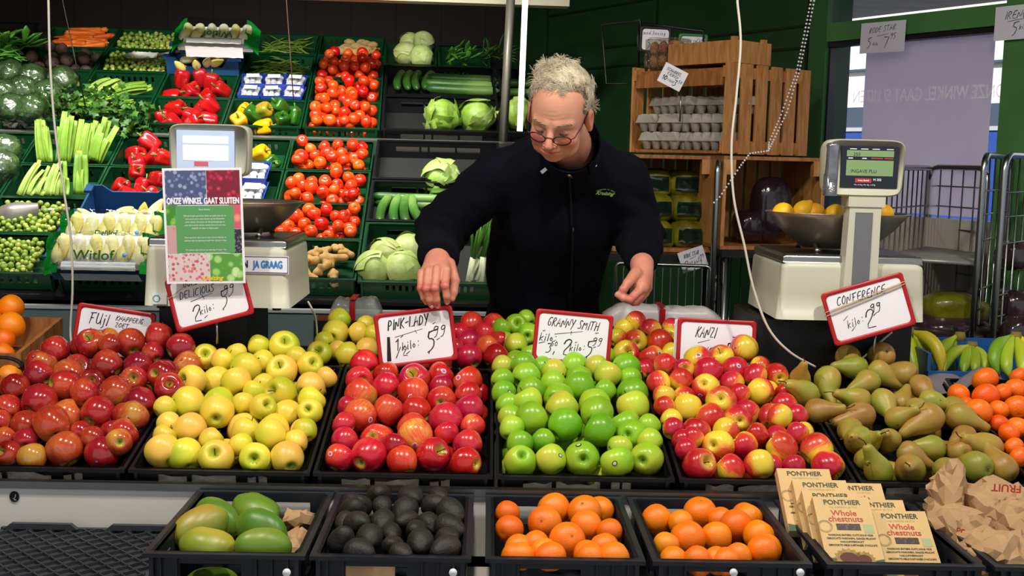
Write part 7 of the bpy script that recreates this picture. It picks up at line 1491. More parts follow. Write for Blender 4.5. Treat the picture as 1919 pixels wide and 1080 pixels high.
def w_rs1(mb, X, w, h): s = h/.15; hand(mb, 'RODE STAR', -w*.30, h*.14, .026*s, X, .0024*s, .25, fit=w*.6, ang=.08); L1(mb, X, -w*.12, h*.04, w*.14, h*.10, .0014); hand(mb, '5', -w*.34, -h*.28, .040*s, X, .003*s); hand(mb, 'kilo', -w*.20, -h*.26, .018*s, X, .0018*s); hand(mb, '7', w*.04, -h*.30, .044*s, X, .0044*s); hand(mb, '95', w*.18, -h*.06, .024*s, X, .0024*s)
def w_irene(mb, X, w, h): s = h/.15; hand(mb, 'IRENE', -w*.30, h*.12, .032*s, X, .003*s, .25); L1(mb, X, -w*.22, h*.04, w*.3, h*.12, .0016); hand(mb, '5', -w*.14, -h*.32, .046*s, X, .0034*s); hand(mb, 'kilo', w*.02, -h*.22, .022*s, X, .002*s)
def w_rs2(mb, X, w, h): s = h/.1; hand(mb, 'RODE STAR', -w*.30, h*.16, .018*s, X, .0022*s, .2, fit=w*.6); L1(mb, X, -w*.1, h*.06, w*.14, h*.10, .0014); hand(mb, '2', -w*.36, -h*.30, .030*s, X, .0026*s); hand(mb, '1/2 kilo', -w*.20, -h*.22, .014*s, X, .0014*s, sx=.7); hand(mb, '4', w*.14, -h*.30, .032*s, X, .0026*s); hand(mb, '99', w*.28, -h*.04, .014*s, X, .0018*s)
onw = lambda x, y: atp(x, y, WP - Q_*.045, Q_)
M_CARD = mat('lilac_white_card', '#C9C6D2', .7)
card(((1616, 45), (1699, 36), (1693, 97), (1609, 100)), onw, 'card reading RODE STAR hanging on the window frame', w_rs1, mt=M_CARD)
card(((1867, 14), (1960, 3), (1953, 70), (1861, 77)), onw, 'card reading IRENE at the top right corner', w_irene, mt=M_CARD)
card(((1270, 475), (1317, 459), (1327, 498), (1280, 513)), 4.30, 'small card reading RODE STAR leaning below the yellow sacks', w_rs2, mt=M_CARD)
def w_hon(mb, X, w, h): s = h/.12; hand(mb, 'mod.honing', -w*.38, h*.18, .020*s, X, .0018*s, fit=w*.7); L1(mb, X, -w*.2, h*.06, w*.2, h*.1, .0014); hand(mb, '5', -w*.3, -h*.3, .036*s, X, .0034*s); hand(mb, '75', w*.1, -h*.2, .022*s, X, .0026*s)
sign(((1199, 48), (1258, 52), (1257, 100), (1198, 98)), 5.02, 'white card in a black frame on the green wall, left one', w_hon, 0, 'framed cards at the green wall', M_BLACKD)
sign(((1272, 62), (1326, 65), (1326, 96), (1271, 94)), 5.0, 'white card in a green frame on the green wall, right one', lambda mb, X, w, h: hand(mb, 'honing zacht', -w*.38, h*.0, .016, X, .0016, fit=w*.7), 0, 'framed cards at the green wall', M_FRAME)
# wire hanger frame on the wall
q1 = [at(1128, 47, 5.3), at(1200, 38, 5.1), at(1206, 78, 5.1)]; q2 = [at(1128, 47, 5.3), at(1136, 157, 5.3), at(1180, 157, 5.2)]
mb = MB(); mb.tube(q1, .006, 6); mb.tube(q2, .004, 6); mb.tube([at(1196, 45, 5.08), at(1196, 128, 5.08)], .007, 6); mb.tube([at(1205, 45, 5.06), at(1318, 58, 5.0), at(1319, 95, 5.0)], .008, 6); tag(mb.build('wire_rack', M_BLACKP), 'thin black wire rack fixed to the green wall above the eggs', 'rack')
# lower wooden crates with sacks
cl = at(1338, 470, 4.45); hl = zb_ - cl[2] - .01; slat_crate('wooden_crate', at(1330, 470, 4.30), (.96, .28, 0), (-.28, .96, 0), .02, .3, .2, cl[2], 'x') if False else None
def open_crate(px0, px1, Y, z0, z1, dep, lab, tilt=0):
    a, b = at(px0, 400, Y), at(px1, 400, Y); rd = unit((b[0] - a[0], tilt, 0)); X = frame4(basis(rd, np.cross(ZZ, rd), ZZ), (a[0], Y, z0)); w = (b[0] - a[0])/rd[0]; h = z1 - z0; t = thing('wooden_crate', lab, 'crate', X[:3, 3], 'wooden crates', X[:3, :3]); T_ = .014
    def B(nm, *q, m=M_WOOD): mb = MB(); lbox(mb, X, *q); mb.build(nm, m, t)
    for z in (0, h - T_): B('side_board', 0, w, 0, dep, z, z + T_, m=M_WOOD_H)
    for x in (0, w - T_): B('end_board', x, x + T_, 0, dep, T_, h - T_)
    n = 7; sw = w/(n*1.35)
    for k in range(n): x = .02 + k*(w - .04 - sw)/(n - 1); B('back_slat', x, x + sw, dep, dep + T_, 0, h)
    for x in (T_, w - T_ - .035): B('corner_post', x, x + .035, .0, .03, h - .07, h - T_)
    return t, X, w, h
zf = at(1250, 470, 4.5)[2]
tA, XA, wA, hA = open_crate(1150, 1338, 4.42, zf, zb_ - .006, .36, 'pine crate on its side holding yellow net sacks', .03)
tB, XB, wB, hB = open_crate(1352, 1552, 4.30, at(1450, 470, 4.3)[2], zb_ - .004, .38, 'pine crate on its side holding a dark plastic bag', .06)
XF.update({})
# sacks
M_SACK = mat('yellow_sack', '#7E7A16', .4, var=.55, vs=24, bmp=.5, bs=30, coat=.3); M_SACKL = mat('sack_label', '#10241C', .4, var=.2, vs=20)
def sack(c, r, R3, lab, seed, m=M_SACK, lbl=True, grp='yellow sacks', cat='sack', name='sack', lab_m=None):
    vn = VN(seed); a = MB().ball((0, 0, 0), (1, 1, 1), 26); V = a.v[0]; V = V*(1 + .16*vn(V, 1.6) + .12*np.abs(VB(V + seed, 3.3)) - .05*np.abs(VA(V, 9)))[:, None]; V = np.sign(V)*np.abs(V)**.7*np.array(r); mb = MB(); mb.add(V, a.f); X = frame4(R3, c); o = mb.build(name, m, org=(0, 0, 0), local=True); o.matrix_world = Matrix(X.tolist()); XF[o.name] = X; tag(o, lab, cat, grp)
    if lbl:
        G = np.zeros((7, 9, 3)); n_ = 0
        for i in range(7):
            for j in range(9):
                u = unit([(j/4 - 1)*.85, -1, (i/3 - 1)*.42]); k = np.argmax(V @ (u/np.array(r))/np.linalg.norm(V/np.array(r), axis=1)); G[i, j] = V[k]*1.03 + [0, -.003, 0]
        s_ = MB(); s_.grid(G); s_.build('label_band', lab_m or M_SACKL, o, local=True)
    return o
def inX(X, x, y, z): return (X @ np.array([x, y, z, 1]))[:3]
k = 0
for row, (z, y, ry) in enumerate(((.062, .12, .09), (.165, .15, .085), (.262, .19, .07))):
    for col, x in enumerate((.085, .20, .315)):
        sack(inX(XA, x*wA/.39, y, z), (.066, ry, .056), XA[:3, :3], 'yellow potato sack with a dark label, %s row, %s in the pine crate' % (('bottom', 'middle', 'top')[row], ('left', 'centre', 'right')[col]), 60 + k); k += 1
M_DKBAG = mat('dark_plastic_bag', '#2A1E26', .15, var=.3, vs=20, bmp=.8, bs=22, coat=.5)
sack(inX(XB, .24, .12, .15), (.075, .07, .12), XB[:3, :3], 'dark shiny plastic bag inside the right pine crate', 71, M_DKBAG, False, None, 'bag', 'plastic_bag')
sack(inX(XB, .16, .13, .085), (.06, .07, .06), XB[:3, :3], 'small dark plastic bag beside the larger one in the crate', 72, M_DKBAG, False, None, 'bag', 'plastic_bag')
# roll cages
def tubef(mb, P, r): mb.tube(P, r, 8)
def cage_side(t, A, B, z0, z1, nv, zs, r=.011, wire=.0032, name='side_panel', arch=.05):
    A = np.array([A[0], A[1], 0.]); B = np.array([B[0], B[1], 0.]); u = unit(B - A); L = np.linalg.norm(B - A); mb = MB()
    P = [A + ZZ*z0, A + ZZ*(z1 - arch)] + [A + u*arch*(1 - math.cos(a)) + ZZ*(z1 - arch + arch*math.sin(a)) for a in (.4, .8, 1.2, PI/2)] + [B - u*arch*(1 - math.cos(a)) + ZZ*(z1 - arch + arch*math.sin(a)) for a in (PI/2, 1.2, .8, .4)] + [B + ZZ*(z1 - arch), B + ZZ*z0]
    mb.tube(P, r, 8); mb.build(name + '_frame', M_CHROME, t); mb = MB()
    for k in range(1, nv): p = A + u*L*k/nv; mb.tube([p + ZZ*z0, p + ZZ*(z1 - .01)], wire, 5)
    for z in zs: mb.tube([A + ZZ*z, B + ZZ*z], wire, 5)
    mb.build(name, M_CHROME, t)
def XYp(px, Y): p = at(px, 400, Y); return (p[0], p[1])
zc1 = at(1700, 312, 4.2)[2]; zl_ = [at(1790, y, 4.2)[2] for y in (352, 392, 436, 520, 555, 600, 650)]
tc1 = thing('roll_cage', 'grey wire roll cage standing behind the right scale', 'roll cage', (*XYp(1740, 4.2), 0), 'wire roll cages')
cage_side(tc1, XYp(1640, 4.02), XYp(1741, 4.55), .1, zc1 - .005, 11, zl_[1::2], name='left_side')
cage_side(tc1, XYp(1738, 4.56), XYp(1846, 4.25), .1, zc1 - .0, 5, zl_, name='back_panel')
cage_side(tc1, XYp(1838, 3.75), XYp(1888, 4.15), .1, at(1860, 291, 3.75)[2], 5, zl_, name='right_side')
za_ = at(1780, 482, 4.0)[2]; mb = MB(); a, b, c, d = (np.array([*XYp(x, y), za_]) for x, y in ((1640, 4.0), (1836, 3.80), (1846, 4.22), (1742, 4.52))); mb.add([a, b, c, d, a - ZZ*.012, b - ZZ*.012, c - ZZ*.012, d - ZZ*.012], [(0, 1, 2, 3), (7, 6, 5, 4), (0, 4, 5, 1), (1, 5, 6, 2), (2, 6, 7, 3), (3, 7, 4, 0)]); mb.csm = False; mb.build('shelf_tray', mat('galvanised_tray', '#A8A6A0', .4, .5, var=.2), tc1)
mb = MB(); mb.add([a*[1, 1, 0] + ZZ*.1, b*[1, 1, 0] + ZZ*.1, c*[1, 1, 0] + ZZ*.1, d*[1, 1, 0] + ZZ*.1, a*[1, 1, 0] + ZZ*.12, b*[1, 1, 0] + ZZ*.12, c*[1, 1, 0] + ZZ*.12, d*[1, 1, 0] + ZZ*.12], [(3, 2, 1, 0), (4, 5, 6, 7), (0, 1, 5, 4), (1, 2, 6, 5), (2, 3, 7, 6), (3, 0, 4, 7)]); mb.build('base_tray', M_BLACKP, tc1)
tc2 = thing('roll_cage', 'grey wire roll cage cut by the right edge', 'roll cage', (*XYp(1890, 3.55), 0), 'wire roll cages')
cage_side(tc2, XYp(1877, 3.62), XYp(1990, 4.1), .1, at(1895, 291, 3.62)[2], 9, zl_, name='left_side'); cage_side(tc2, XYp(1995, 4.1), XYp(2150, 3.8), .1, at(1895, 291, 3.62)[2], 7, zl_, name='back_panel')
tc3 = thing('roll_cage', 'grey wire roll cage under the pine crates behind his arm', 'roll cage', (*XYp(1250, 4.3), 0), 'wire roll cages')
cage_side(tc3, XYp(1341, 4.25), XYp(1349, 4.75), .1, at(1345, 303, 4.25)[2], 4, zl_[3:], name='right_side', arch=.04); cage_side(tc3, XYp(1158, 4.3), XYp(1336, 4.25), .1, zf - .035, 12, zl_[5:], name='front_panel', arch=.02, r=.007)
mb = MB(); a_, b_ = XYp(1130, 4.34), XYp(1340, 4.34); mb.b2((a_[0], 4.34, zf - .03), (b_[0] - .016, 4.83, zf - .002)); mb.build('load_shelf', M_BLACKP, tc3)
tbx = thing('trolley', 'dark trolley frame carrying the right pine crate', 'trolley', (*XYp(1450, 4.4), 0)); a_, b_ = XYp(1356, 4.3), XYp(1560, 4.3); zB0 = at(1450, 470, 4.3)[2]; mb = MB(); mb.b2((a_[0], 4.30, zB0 - .03), (b_[0], 4.74, zB0 - .002)); mb.build('deck', M_BLACKP, tbx)
for x in (a_[0] + .02, b_[0] - .02):
    for y in (4.32, 4.72): MB().tube([(x, y, .0), (x, y, zB0 - .03)], .014, 8).build('leg', M_CHROME, tbx)
for k in range(9): x = a_[0] + .04 + k*(b_[0] - a_[0] - .08)/8; MB().tube([(x, 4.70, .1), (x, 4.70, zB0 - .03)], .003, 5).build('wire', M_CHROME, tbx)
# bagged goods in the cages
M_ONI = mat('onion_bag', '#7A7A10', .3, var=.5, vs=22, bmp=.6, bs=26, coat=.5); M_PUR = mat('dark_beet_bag', '#3A2A30', .18, var=.5, vs=24, bmp=.7, bs=24, coat=.6)
for k, (px, py, Y, r, m, lb) in enumerate(((1785, 578, 3.95, (.11, .10, .055), M_ONI, 'yellow bag of potatoes, topmost in the right cage'), (1780, 612, 3.92, (.12, .10, .045), M_PUR, 'dark wrapped bag under the yellow one in the right cage'), (1745, 640, 3.86, (.12, .09, .05), M_PUR, 'dark wrapped bag above the bananas'), (1900, 480, 3.8, (.055, .07, .05), M_PUR, 'dark wrapped bag on the upper tray at the right edge'), (1902, 572, 3.75, (.065, .08, .055), M_PUR, 'dark wrapped bag halfway down the right edge'), (1905, 622, 3.7, (.07, .08, .06), M_PUR, 'dark wrapped bag just above the right banana bunch'), (1830, 640, 3.86, (.08, .09, .06), M_PUR, 'dark wrapped bag behind the small banana crown'))):
    sack(at(px, py, Y), r, np.eye(3), lb, 80 + k, m, False, 'bags in the roll cages', 'bag', 'produce_bag')
# bananas
def ban_mat(): return fruit_mat('banana_skin', [(0.0, '#6E9A1E'), (0.45, '#AEBB26'), (0.8, '#DCC428')], .4, .3, .9, R=.09, ns=12, hue=.02, axis=0, shift=.5)
M_BAN = ban_mat(); M_BTIP = mat('banana_tip', '#4A4020', .7)
def banana(t, p0, p1, bulge, r=.018):
    p0, p1, bulge = map(lambda v: np.array(v, float), (p0, p1, bulge)); ts = np.linspace(0, 1, 15); P = np.array([p0 + (p1 - p0)*u + bulge*4*u*(1 - u) for u in ts]); R = r*np.array([.38, .42, .62, .88, 1, 1.03, 1.04, 1.04, 1.03, 1.0, .95, .86, .66, .42, .25]); MB().tube(P, R, 7).build('banana', M_BAN, t); MB().tube([P[-1], P[-1] + (P[-1] - P[-2])*.5], [.0055, .004], 6).build('tip', M_BTIP, t)
def bunch(crown, tips, lab, r=.018):
    c = at(*crown); t = thing('banana_bunch', lab, 'bananas', c, 'bunches of bananas')
    for (x, y, Y), (bx, by, bz) in tips: banana(t, c + np.array([bx, 0, 0])*.3, at(x, y, Y), (bx, by, bz), r)
    MB().tube([c - ZZ*.012, c + ZZ*.012], [.02, .014], 8).build('crown', MM('banana_crown', '#7A6A2A', .7), t)
bunch((1703, 622, 3.30), [((1762, 700, 3.2), (.022, -.01, .02)), ((1720, 712, 3.2), (-.01, -.01, .0)), ((1740, 706, 3.26), (.01, 0, .015))], 'green-tipped bananas hanging down beside the pears', .021)
bunch((1799, 630, 3.36), [((1772, 690, 3.30), (-.03, -.01, .0)), ((1790, 696, 3.34), (-.022, 0, .0))], 'short green bananas curving left of the small crown', .019)
bunch((1822, 648, 3.33), [((1768, 702, 3.22), (-.02, 0, .01)), ((1806, 700, 3.22), (-.01, -.01, 0)), ((1826, 700, 3.22), (0, -.012, 0)), ((1842, 700, 3.25), (.012, -.01, 0))], 'banana bunch with its crown up behind the grey cloth', .0165)
bunch((1904, 630, 3.22), [((1872, 700, 3.12), (-.035, -.01, .01)), ((1893, 706, 3.10), (-.022, -.012, 0)), ((1918, 708, 3.10), (.0, -.014, 0)), ((1940, 700, 3.14), (.02, -.012, 0)), ((1880, 690, 3.2), (-.03, .0, .0))], 'yellow banana bunch at the right edge', .019)
mb = MB(); a, b = at(1722, 690, 3.2), at(2000, 690, 3.2); zz0 = .829
mb.b2((a[0], 3.13, zz0), (b[0], 3.14, zz0 + .10)); mb.b2((a[0], 3.43, zz0), (b[0], 3.44, zz0 + .15)); mb.b2((a[0], 3.14, zz0), (a[0] + .01, 3.43, zz0 + .15)); mb.b2((b[0] - .01, 3.14, zz0), (b[0], 3.43, zz0 + .15)); mb.b2((a[0] + .01, 3.14, zz0), (b[0] - .01, 3.43, zz0 + .008)); tag(mb.build('banana_crate', mat('bright_blue_plastic', '#1E5A9E', .4, var=.15)), 'bright blue crate holding the bananas', 'crate')
# grey cloth
ga = [(1738, 700), (1770, 695), (1800, 688), (1840, 684), (1888, 712)]; G = []
for i in range(26):
    t = i/25; k = t*4; j0 = min(3, int(k)); f_ = k - j0; px = ga[j0][0]*(1 - f_) + ga[j0+1][0]*f_; py = ga[j0][1]*(1 - f_) + ga[j0+1][1]*f_; row = []
    for j in range(14):
        v = j/13; p = at(px + 14*v*math.sin(t*5), py + (4 + 42*v*(.55 + .45*math.sin(PI*t))), 3.14 - .13*v); p = p + ZZ*(.012*math.sin(9*t + 3*v) + .006*math.sin(17*t*v + 4)) + np.array([0, .010*math.sin(12*t + 5*v), 0]); row.append(p)
    G.append(row)
G = np.array(G); mb = MB(); mb.grid(G); mb.grid((G + [0, .003, -.003])[::-1]); tag(mb.build('grey_cloth', mat('grey_felt', '#7C7478', .95, spec=.1, bmp=.4, bs=200)), 'crumpled grey cloth lying between the bananas and the mandarins', 'cloth')
# poster in the window, seen from behind
Xw, ww, hw = quad_frame((1617, 78), (1862, 50), (1842, 405), (1608, 405), 4.4, 0); pTL = lambda s, z: WP + D_*s + ZZ*z - Q_*.0
s0, zt0 = wall_uv(1616, 78); s1, _ = wall_uv(1858, 50); zb0 = wall_uv(1700, 400)[1]; zt1 = wall_uv(1740, 64)[1]
Xw = frame4(basis(-D_, ZZ, -Q_), WP + D_*(s0 + s1)/2 + ZZ*(zt1 + zb0)/2 + Q_*.028); ww, hw = abs(s1 - s0), zt1 - zb0
t = thing('window_poster', 'large poster taped in the window, its print showing faintly reversed', 'poster', Xw[:3, 3], rot=Xw[:3, :3]); mb = MB(); lbox(mb, Xw, -ww/2, ww/2, -hw/2, hw/2, -.001, 0)
m, nt, b = new_mat('backlit_poster_paper'); tcn = nd(nt, 'ShaderNodeTexCoord').outputs['Object']; no = nd(nt, 'ShaderNodeTexNoise', Vector=tcn, Scale=5.0, Detail=5.0, Distortion=1.0).outputs[0]; nt.links.new(ramp(nt, no, [(.3, rgb('#CFC4CE')), (.7, rgb('#E2DCE6'))]), b.inputs['Base Color']); setb(b, Roughness=.7)
tr = nd(nt, 'ShaderNodeBsdfTranslucent', Color=c4(rgb('#F4ECF4'))); mx = nd(nt, 'ShaderNodeMixShader', i0=.8, i1=b.outputs[0], i2=tr.outputs[0]); nt.links.new(mx.outputs[0], [n for n in nt.nodes if n.type == 'OUTPUT_MATERIAL'][0].inputs[0])
mb.build('sheet', m, t); mb = MB(); put_text(mb, 'ONZE WINKEL GAAT SLUITEN', .075, 0, hw*.17, .001, Xw @ frame4(np.diag([-1, 1, 1]), (0, 0, 0)), .72, bold=.002); m2, nt2, b2_ = new_mat('faint_lettering'); setb(b2_, Roughness=.7); b2_.inputs['Base Color'].default_value = (.95, .92, .96, 1); tr2 = nd(nt2, 'ShaderNodeBsdfTranslucent', Color=(1, 1, 1, 1)); mx2 = nd(nt2, 'ShaderNodeMixShader', i0=.8, i1=b2_.outputs[0], i2=nd(nt2, 'ShaderNodeBsdfTransparent').outputs[0]); nt2.links.new(mx2.outputs[0], [n for n in nt2.nodes if n.type == 'OUTPUT_MATERIAL'][0].inputs[0])
mb.build('reversed_lettering', m2, t)
# ================================================================== CORDS, CHAINS, LEFT EDGE
def cord(P, r, m, name, lab, cat, grp=None):
    P = np.array([at(*p) for p in P]); Q2 = []
    for i in range(len(P) - 1):
        p0 = P[max(i - 1, 0)]; p1 = P[i]; p2 = P[i + 1]; p3 = P[min(i + 2, len(P) - 1)]
        for t in np.linspace(0, 1, 7)[:-1]: Q2.append(.5*((2*p1) + (-p0 + p2)*t + (2*p0 - 5*p1 + 4*p2 - p3)*t*t + (-p0 + 3*p1 - 3*p2 + p3)*t**3))
    Q2.append(P[-1]); return tag(MB().tube(Q2, r, 8).build(name, m), lab, cat, grp)
M_CORD = mat('white_cord', '#CFC9BC', .5)
def up_(px0, py0, px1, py1, Y, ztop=3.24):      # a point straight on from two pixels, up to the ceiling
    a, b = at(px0, py0, Y), at(px1, py1, Y); d = b - a; return b + d*((ztop - b[2])/d[2])
def hang(P, Y, r, m, name, lab, cat, grp=None, end=None):
    W3 = [np.array(at(px, py, Y if y_ is None else y_)) for px, py, y_ in P]; a, b = W3[1], W3[0]; d = b - a; top = b + d*((3.24 - b[2])/max(d[2], .01)); top[0] = b[0] + (top[0] - b[0])*.3; Q2 = [top]
    for i in range(len(W3) - 1):
        p0 = W3[max(i - 1, 0)]; p1 = W3[i]; p2 = W3[i + 1]; p3 = W3[min(i + 2, len(W3) - 1)]
        for t in np.linspace(0, 1, 9)[:-1]: Q2.append(.5*((2*p1) + (-p0 + p2)*t + (2*p0 - 5*p1 + 4*p2 - p3)*t*t + (-p0 + 3*p1 - 3*p2 + p3)*t**3))
    Q2.append(W3[-1]); return tag(MB().tube(Q2, r, 8).build(name, m), lab, cat, grp)
hang([(91, 10, None), (94, 120, None), (103, 240, None), (120, 360, None), (133, 450, None), (136, 540, None), (132, 620, None), (136, 655, 3.3)], 3.35, .0035, M_CORD, 'power_cord', 'white power cord hanging from the ceiling at the left', 'cord', 'white power cords')
hang([(1382, 5, None), (1388, 80, None), (1380, 180, None), (1371, 270, None), (1375, 370, None), (1395, 460, None), (1412, 540, None), (1440, 615, 2.99), (1480, 660, 2.99), (1528, 688, 3.02)], 3.0, .0032, M_CORD, 'power_cord', 'white power cord hanging from the ceiling before the right scale', 'cord', 'white power cords')
hang([(118, 5, None), (132, 70, None), (147, 140, None), (160, 200, 5.45)], 5.3, .0025, M_BLACKD, 'thin_cord', 'thin dark cord crossing the carrots and celery', 'cord')
hang([(537, 5, None), (541, 60, None), (546, 130, None), (550, 188, 5.5)], 5.4, .0025, mat('brown_string', '#4A2C20', .7), 'string', 'thin brown string hanging before the beans', 'cord')
cord([(577, 565, 3.20), (585, 580, 3.2), (592, 600, 3.25), (594, 640, 3.3), (590, 675, 3.42)], .003, M_CORD, 'scale_cable', 'white cable looping from the left scale', 'cord')
cord([(1560, 684, 3.06), (1610, 675, 3.1), (1645, 645, 3.11), (1672, 622, 3.11)], .003, M_CORD, 'scale_cable', 'grey cable under the CONFERENCE sign', 'cord')
# bead chains
def chain(P, lab):
    P = np.array([at(*p) for p in P]); mb = MB(); L = np.linalg.norm(np.diff(P, axis=0), axis=1); n = int(L.sum()/.014)
    for k in range(n + 1):
        s = k/n*L.sum(); i = 0
        while i < len(L) - 1 and s > L[i]: s -= L[i]; i += 1
        mb.ball(P[i] + (P[i+1] - P[i])*min(1, s/L[i]), .0042, 6)
    o = mb.build('bead_chain', M_PAPER); o['kind'] = 'stuff'; o['kind'] = ''; del o['kind']; return tag(o, lab, 'chain', 'white bead chains')
chain([(1530, -20, 4.32), (1516, 50, 4.32), (1505, 100, 4.32), (1497, 138, 4.32), (1488, 165, 4.3), (1475, 210, 4.3), (1450, 262, 4.25), (1440, 283, 4.2)], 'white bead chain, right strand of the blind pull')
chain([(1524, -20, 4.32), (1510, 50, 4.32), (1500, 100, 4.32), (1492, 138, 4.32), (1480, 170, 4.3), (1462, 220, 4.3), (1441, 268, 4.25), (1440, 283, 4.2), (1405, 288, 4.15), (1385, 315, 4.1), (1350, 368, 4.1), (1338, 380, 4.1)], 'white bead chain, left strand running down past the pine crates')
# left edge: wooden tray of oranges and a basket handle
a, b = at(-60, 640, 3.0), at(98, 610, 3.22); X = frame4(np.eye(3), (b[0] - .44, 3.0, at(50, 668, 3.1)[2] - .012)); mb = MB(); hx = .44
Zt = at(98, 605, 3.2)[2] - X[2, 3]
mb.prism([(0, 0), (.30, 0), (.30, Zt), (0, Zt*.45)], hx - .012, hx, M=basis((0, 1, 0), (0, 0, 1), (1, 0, 0)), org=X[:3, 3]); lbox(mb, X, 0, hx - .012, .288, .30, 0, Zt); lbox(mb, X, 0, hx - .012, .0, .288, 0, .008); lbox(mb, X, 0, hx - .012, 0.0, .010, .008, Zt*.4); tag(mb.build('wooden_tray', M_WOOD_H), 'brown wooden tray with oranges at the far left edge', 'tray')
P = [at(2 + 42*math.sin(q)*.95, 672 - 2*math.cos(q) + 30*(1 - math.cos(q))*.55, 2.93) for q in np.linspace(-.6, 1.6, 16)]; mb = MB(); mb.tube(P, .0095, 8, sq=(1, .5)); tag(mb.build('basket_handle', mat('woven_black', '#101012', .7, bmp=.8, bs=300)), 'black woven handle curving over the left edge oranges', 'handle')
# ================================================================== THE GREENGROCER
pr_ = thing('person', 'grey-haired person in glasses and black fleece leaning over to touch a price sign', 'person', (at(1020, 600, 3.75)[0], 3.78, 0.0))
HC = at(1049, 210, 3.00)
HR = rotm('Z', -20) @ rotm('X', 34) @ rotm('Y', 9); HS = 0.94
def h2w(p): return HC + HR @ (np.asarray(p, float)*HS)
neckB = at(1074, 283, 3.27)
def head_sdf(P):
    Q = (P - HC) @ HR/HS; q = Q.copy(); q[..., 0] = np.abs(q[..., 0])
    d = s_ell(Q, (0, .012, .042), (.076, .097, .084))
    d = smin(d, s_ell(Q, (0, -.030, -.015), (.068, .066, .086)), .03)
    d = smin(d, s_ell(Q, (0, -.036, -.078), (.054, .050, .038)), .03); d = smin(d, s_ell(q, (.042, -.046, -.072), (.020, .028, .026)), .02)
    d = smin(d, s_ell(Q, (0, -.072, -.099), (.020, .015, .015)), .02)
    d = smin(d, s_ell(q, (.040, -.064, -.040), (.024, .024, .022)), .02)           # cheeks
    d = smin(d, s_cap(q, (.012, -.086, .014), (.045, -.072, .012), .011, .009), .014)   # brows
    d = smax(d, -s_ell(q, (.032, -.100, -.008), (.018, .015, .010)), .010)        # eye sockets
    d = smin(d, s_ell(q, (.032, -.078, -.008), (.0155, .0125, .0125)), .003)      # lids
    d = smin(d, s_cap(Q, (0, -.090, .004), (0, -.119, -.036), .0075, .0115), .010)     # nose
    d = smin(d, s_ell(q, (.012, -.104, -.042), (.0085, .011, .008)), .006)
    d = smax(d, -s_ell(q, (.007, -.112, -.051), (.0035, .004, .004)), .002)
    d = smin(d, s_ell(Q, (0, -.082, -.070), (.027, .018, .019)), .014)             # muzzle
    d = smin(d, s_cap(q, (0, -.099, -.065), (.026, -.087, -.068), .0038, .0022), .004)
    d = smin(d, s_cap(q, (0, -.098, -.076), (.022, -.088, -.073), .0046, .0026), .004)
    d = smax(d, -s_cap(q, (0, -.106, -.0705), (.026, -.090, -.0695), .0022, .0016), .002)   # line of the mouth
    d = smax(d, -s_cap(q, (.021, -.100, -.046), (.034, -.088, -.072), .0022, .0015), .006)   # smile folds
    ear = s_ell(q, (.083, .006, -.012), (.012, .020, .033)); ear = smax(ear, -s_ell(q, (.096, .000, -.008), (.010, .012, .020)), .004); ear = smin(ear, s_ell(q, (.086, .004, -.040), (.007, .010, .010)), .006)
    d = smin(d, ear, .005)
    w = 0
    for z0, a_ in ((.034, .9), (.043, 1.0), (.052, .7)): w = w + .0009*a_*np.exp(-((Q[..., 2] - z0 - .003*np.cos(Q[..., 0]*55 + z0*90))/.0019)**2)*(Q[..., 1] < -.04)*np.clip(1 - np.abs(Q[..., 0])/.05, 0, 1)   # furrows
    for k_ in (-1, 0, 1): w = w + .0007*np.exp(-((q[..., 2] + .010 + k_*.007 - (q[..., 0] - .05)*k_*.5)/.0014)**2)*np.exp(-((q[..., 0] - .056)/.007)**2)*(q[..., 1] < -.03)   # crow's feet
    return d*HS + w
def neck_sdf(P): return s_cap(P, h2w((0, .025, -.055)), neckB, .053, .062)
def skin(P): return smin(head_sdf(P), neck_sdf(P), .03)
lo = HC - [.17, .19, .22]; hi = HC + [.17, .19, .17]; hi[1] = max(hi[1], neckB[1] + .05)
V1, F1 = surf(skin, lo, hi, .0025)
# hands
def fing(P, pts, r, k=.004):
    d = None
    for i in range(len(pts) - 1):
        e = s_cap(P, pts[i], pts[i + 1], r[i], r[i + 1]); d = e if d is None else smin(d, e, k)
    return d
ra = dict(w=at(821, 480, 3.13), i=[at(836, 507, 3.045), at(834, 536, 3.010), at(837, 555, 3.013), at(838, 566, 3.020)], m=[at(819, 505, 3.040), at(815, 540, 3.003), at(818, 562, 3.010), at(820, 573, 3.018)],
          r=[at(803, 508, 3.045), at(799, 541, 3.010), at(805, 562, 3.014), at(809, 573, 3.020)], p=[at(790, 512, 3.055), at(788, 540, 3.025), at(794, 558, 3.028), at(799, 567, 3.034)], t=[at(842, 495, 3.10), at(853, 526, 3.075), at(850, 548, 3.062), at(847, 560, 3.058)])
def rhand(P):
    d = smin(s_cap(P, ra['w'], at(826, 510, 3.065), .030, .029), s_cap(P, ra['w'], at(804, 514, 3.07), .028, .026), .02)
    d = smax(d, -(s_ell(P, at(822, 545, 3.13), (.06, .05, .03))), .02)
    for k, r in (('i', (.0125, .0108, .0098, .0085)), ('m', (.0125, .0108, .0098, .0085)), ('r', (.012, .0102, .0092, .008)), ('p', (.0112, .0092, .0082, .0072))): d = smin(d, fing(P, ra[k], r), .005)
    for k in 'imr': d = smin(d, s_ell(P, ra[k][1] - np.array([0, .003, 0]), (.0108, .0095, .010)), .003)
    return smin(d, fing(P, ra['t'], (.017, .0125, .011, .009)), .008)
fr = at(860, 560, 3.0); V2, F2 = surf(rhand, at(775, 583, 3.05)*[1, 0, 1] + [0, 2.97, 0], at(868, 466, 3.1)*[1, 0, 1] + [0, 3.19, .02], .0022)
lw_ = at(1203, 492, 3.24)
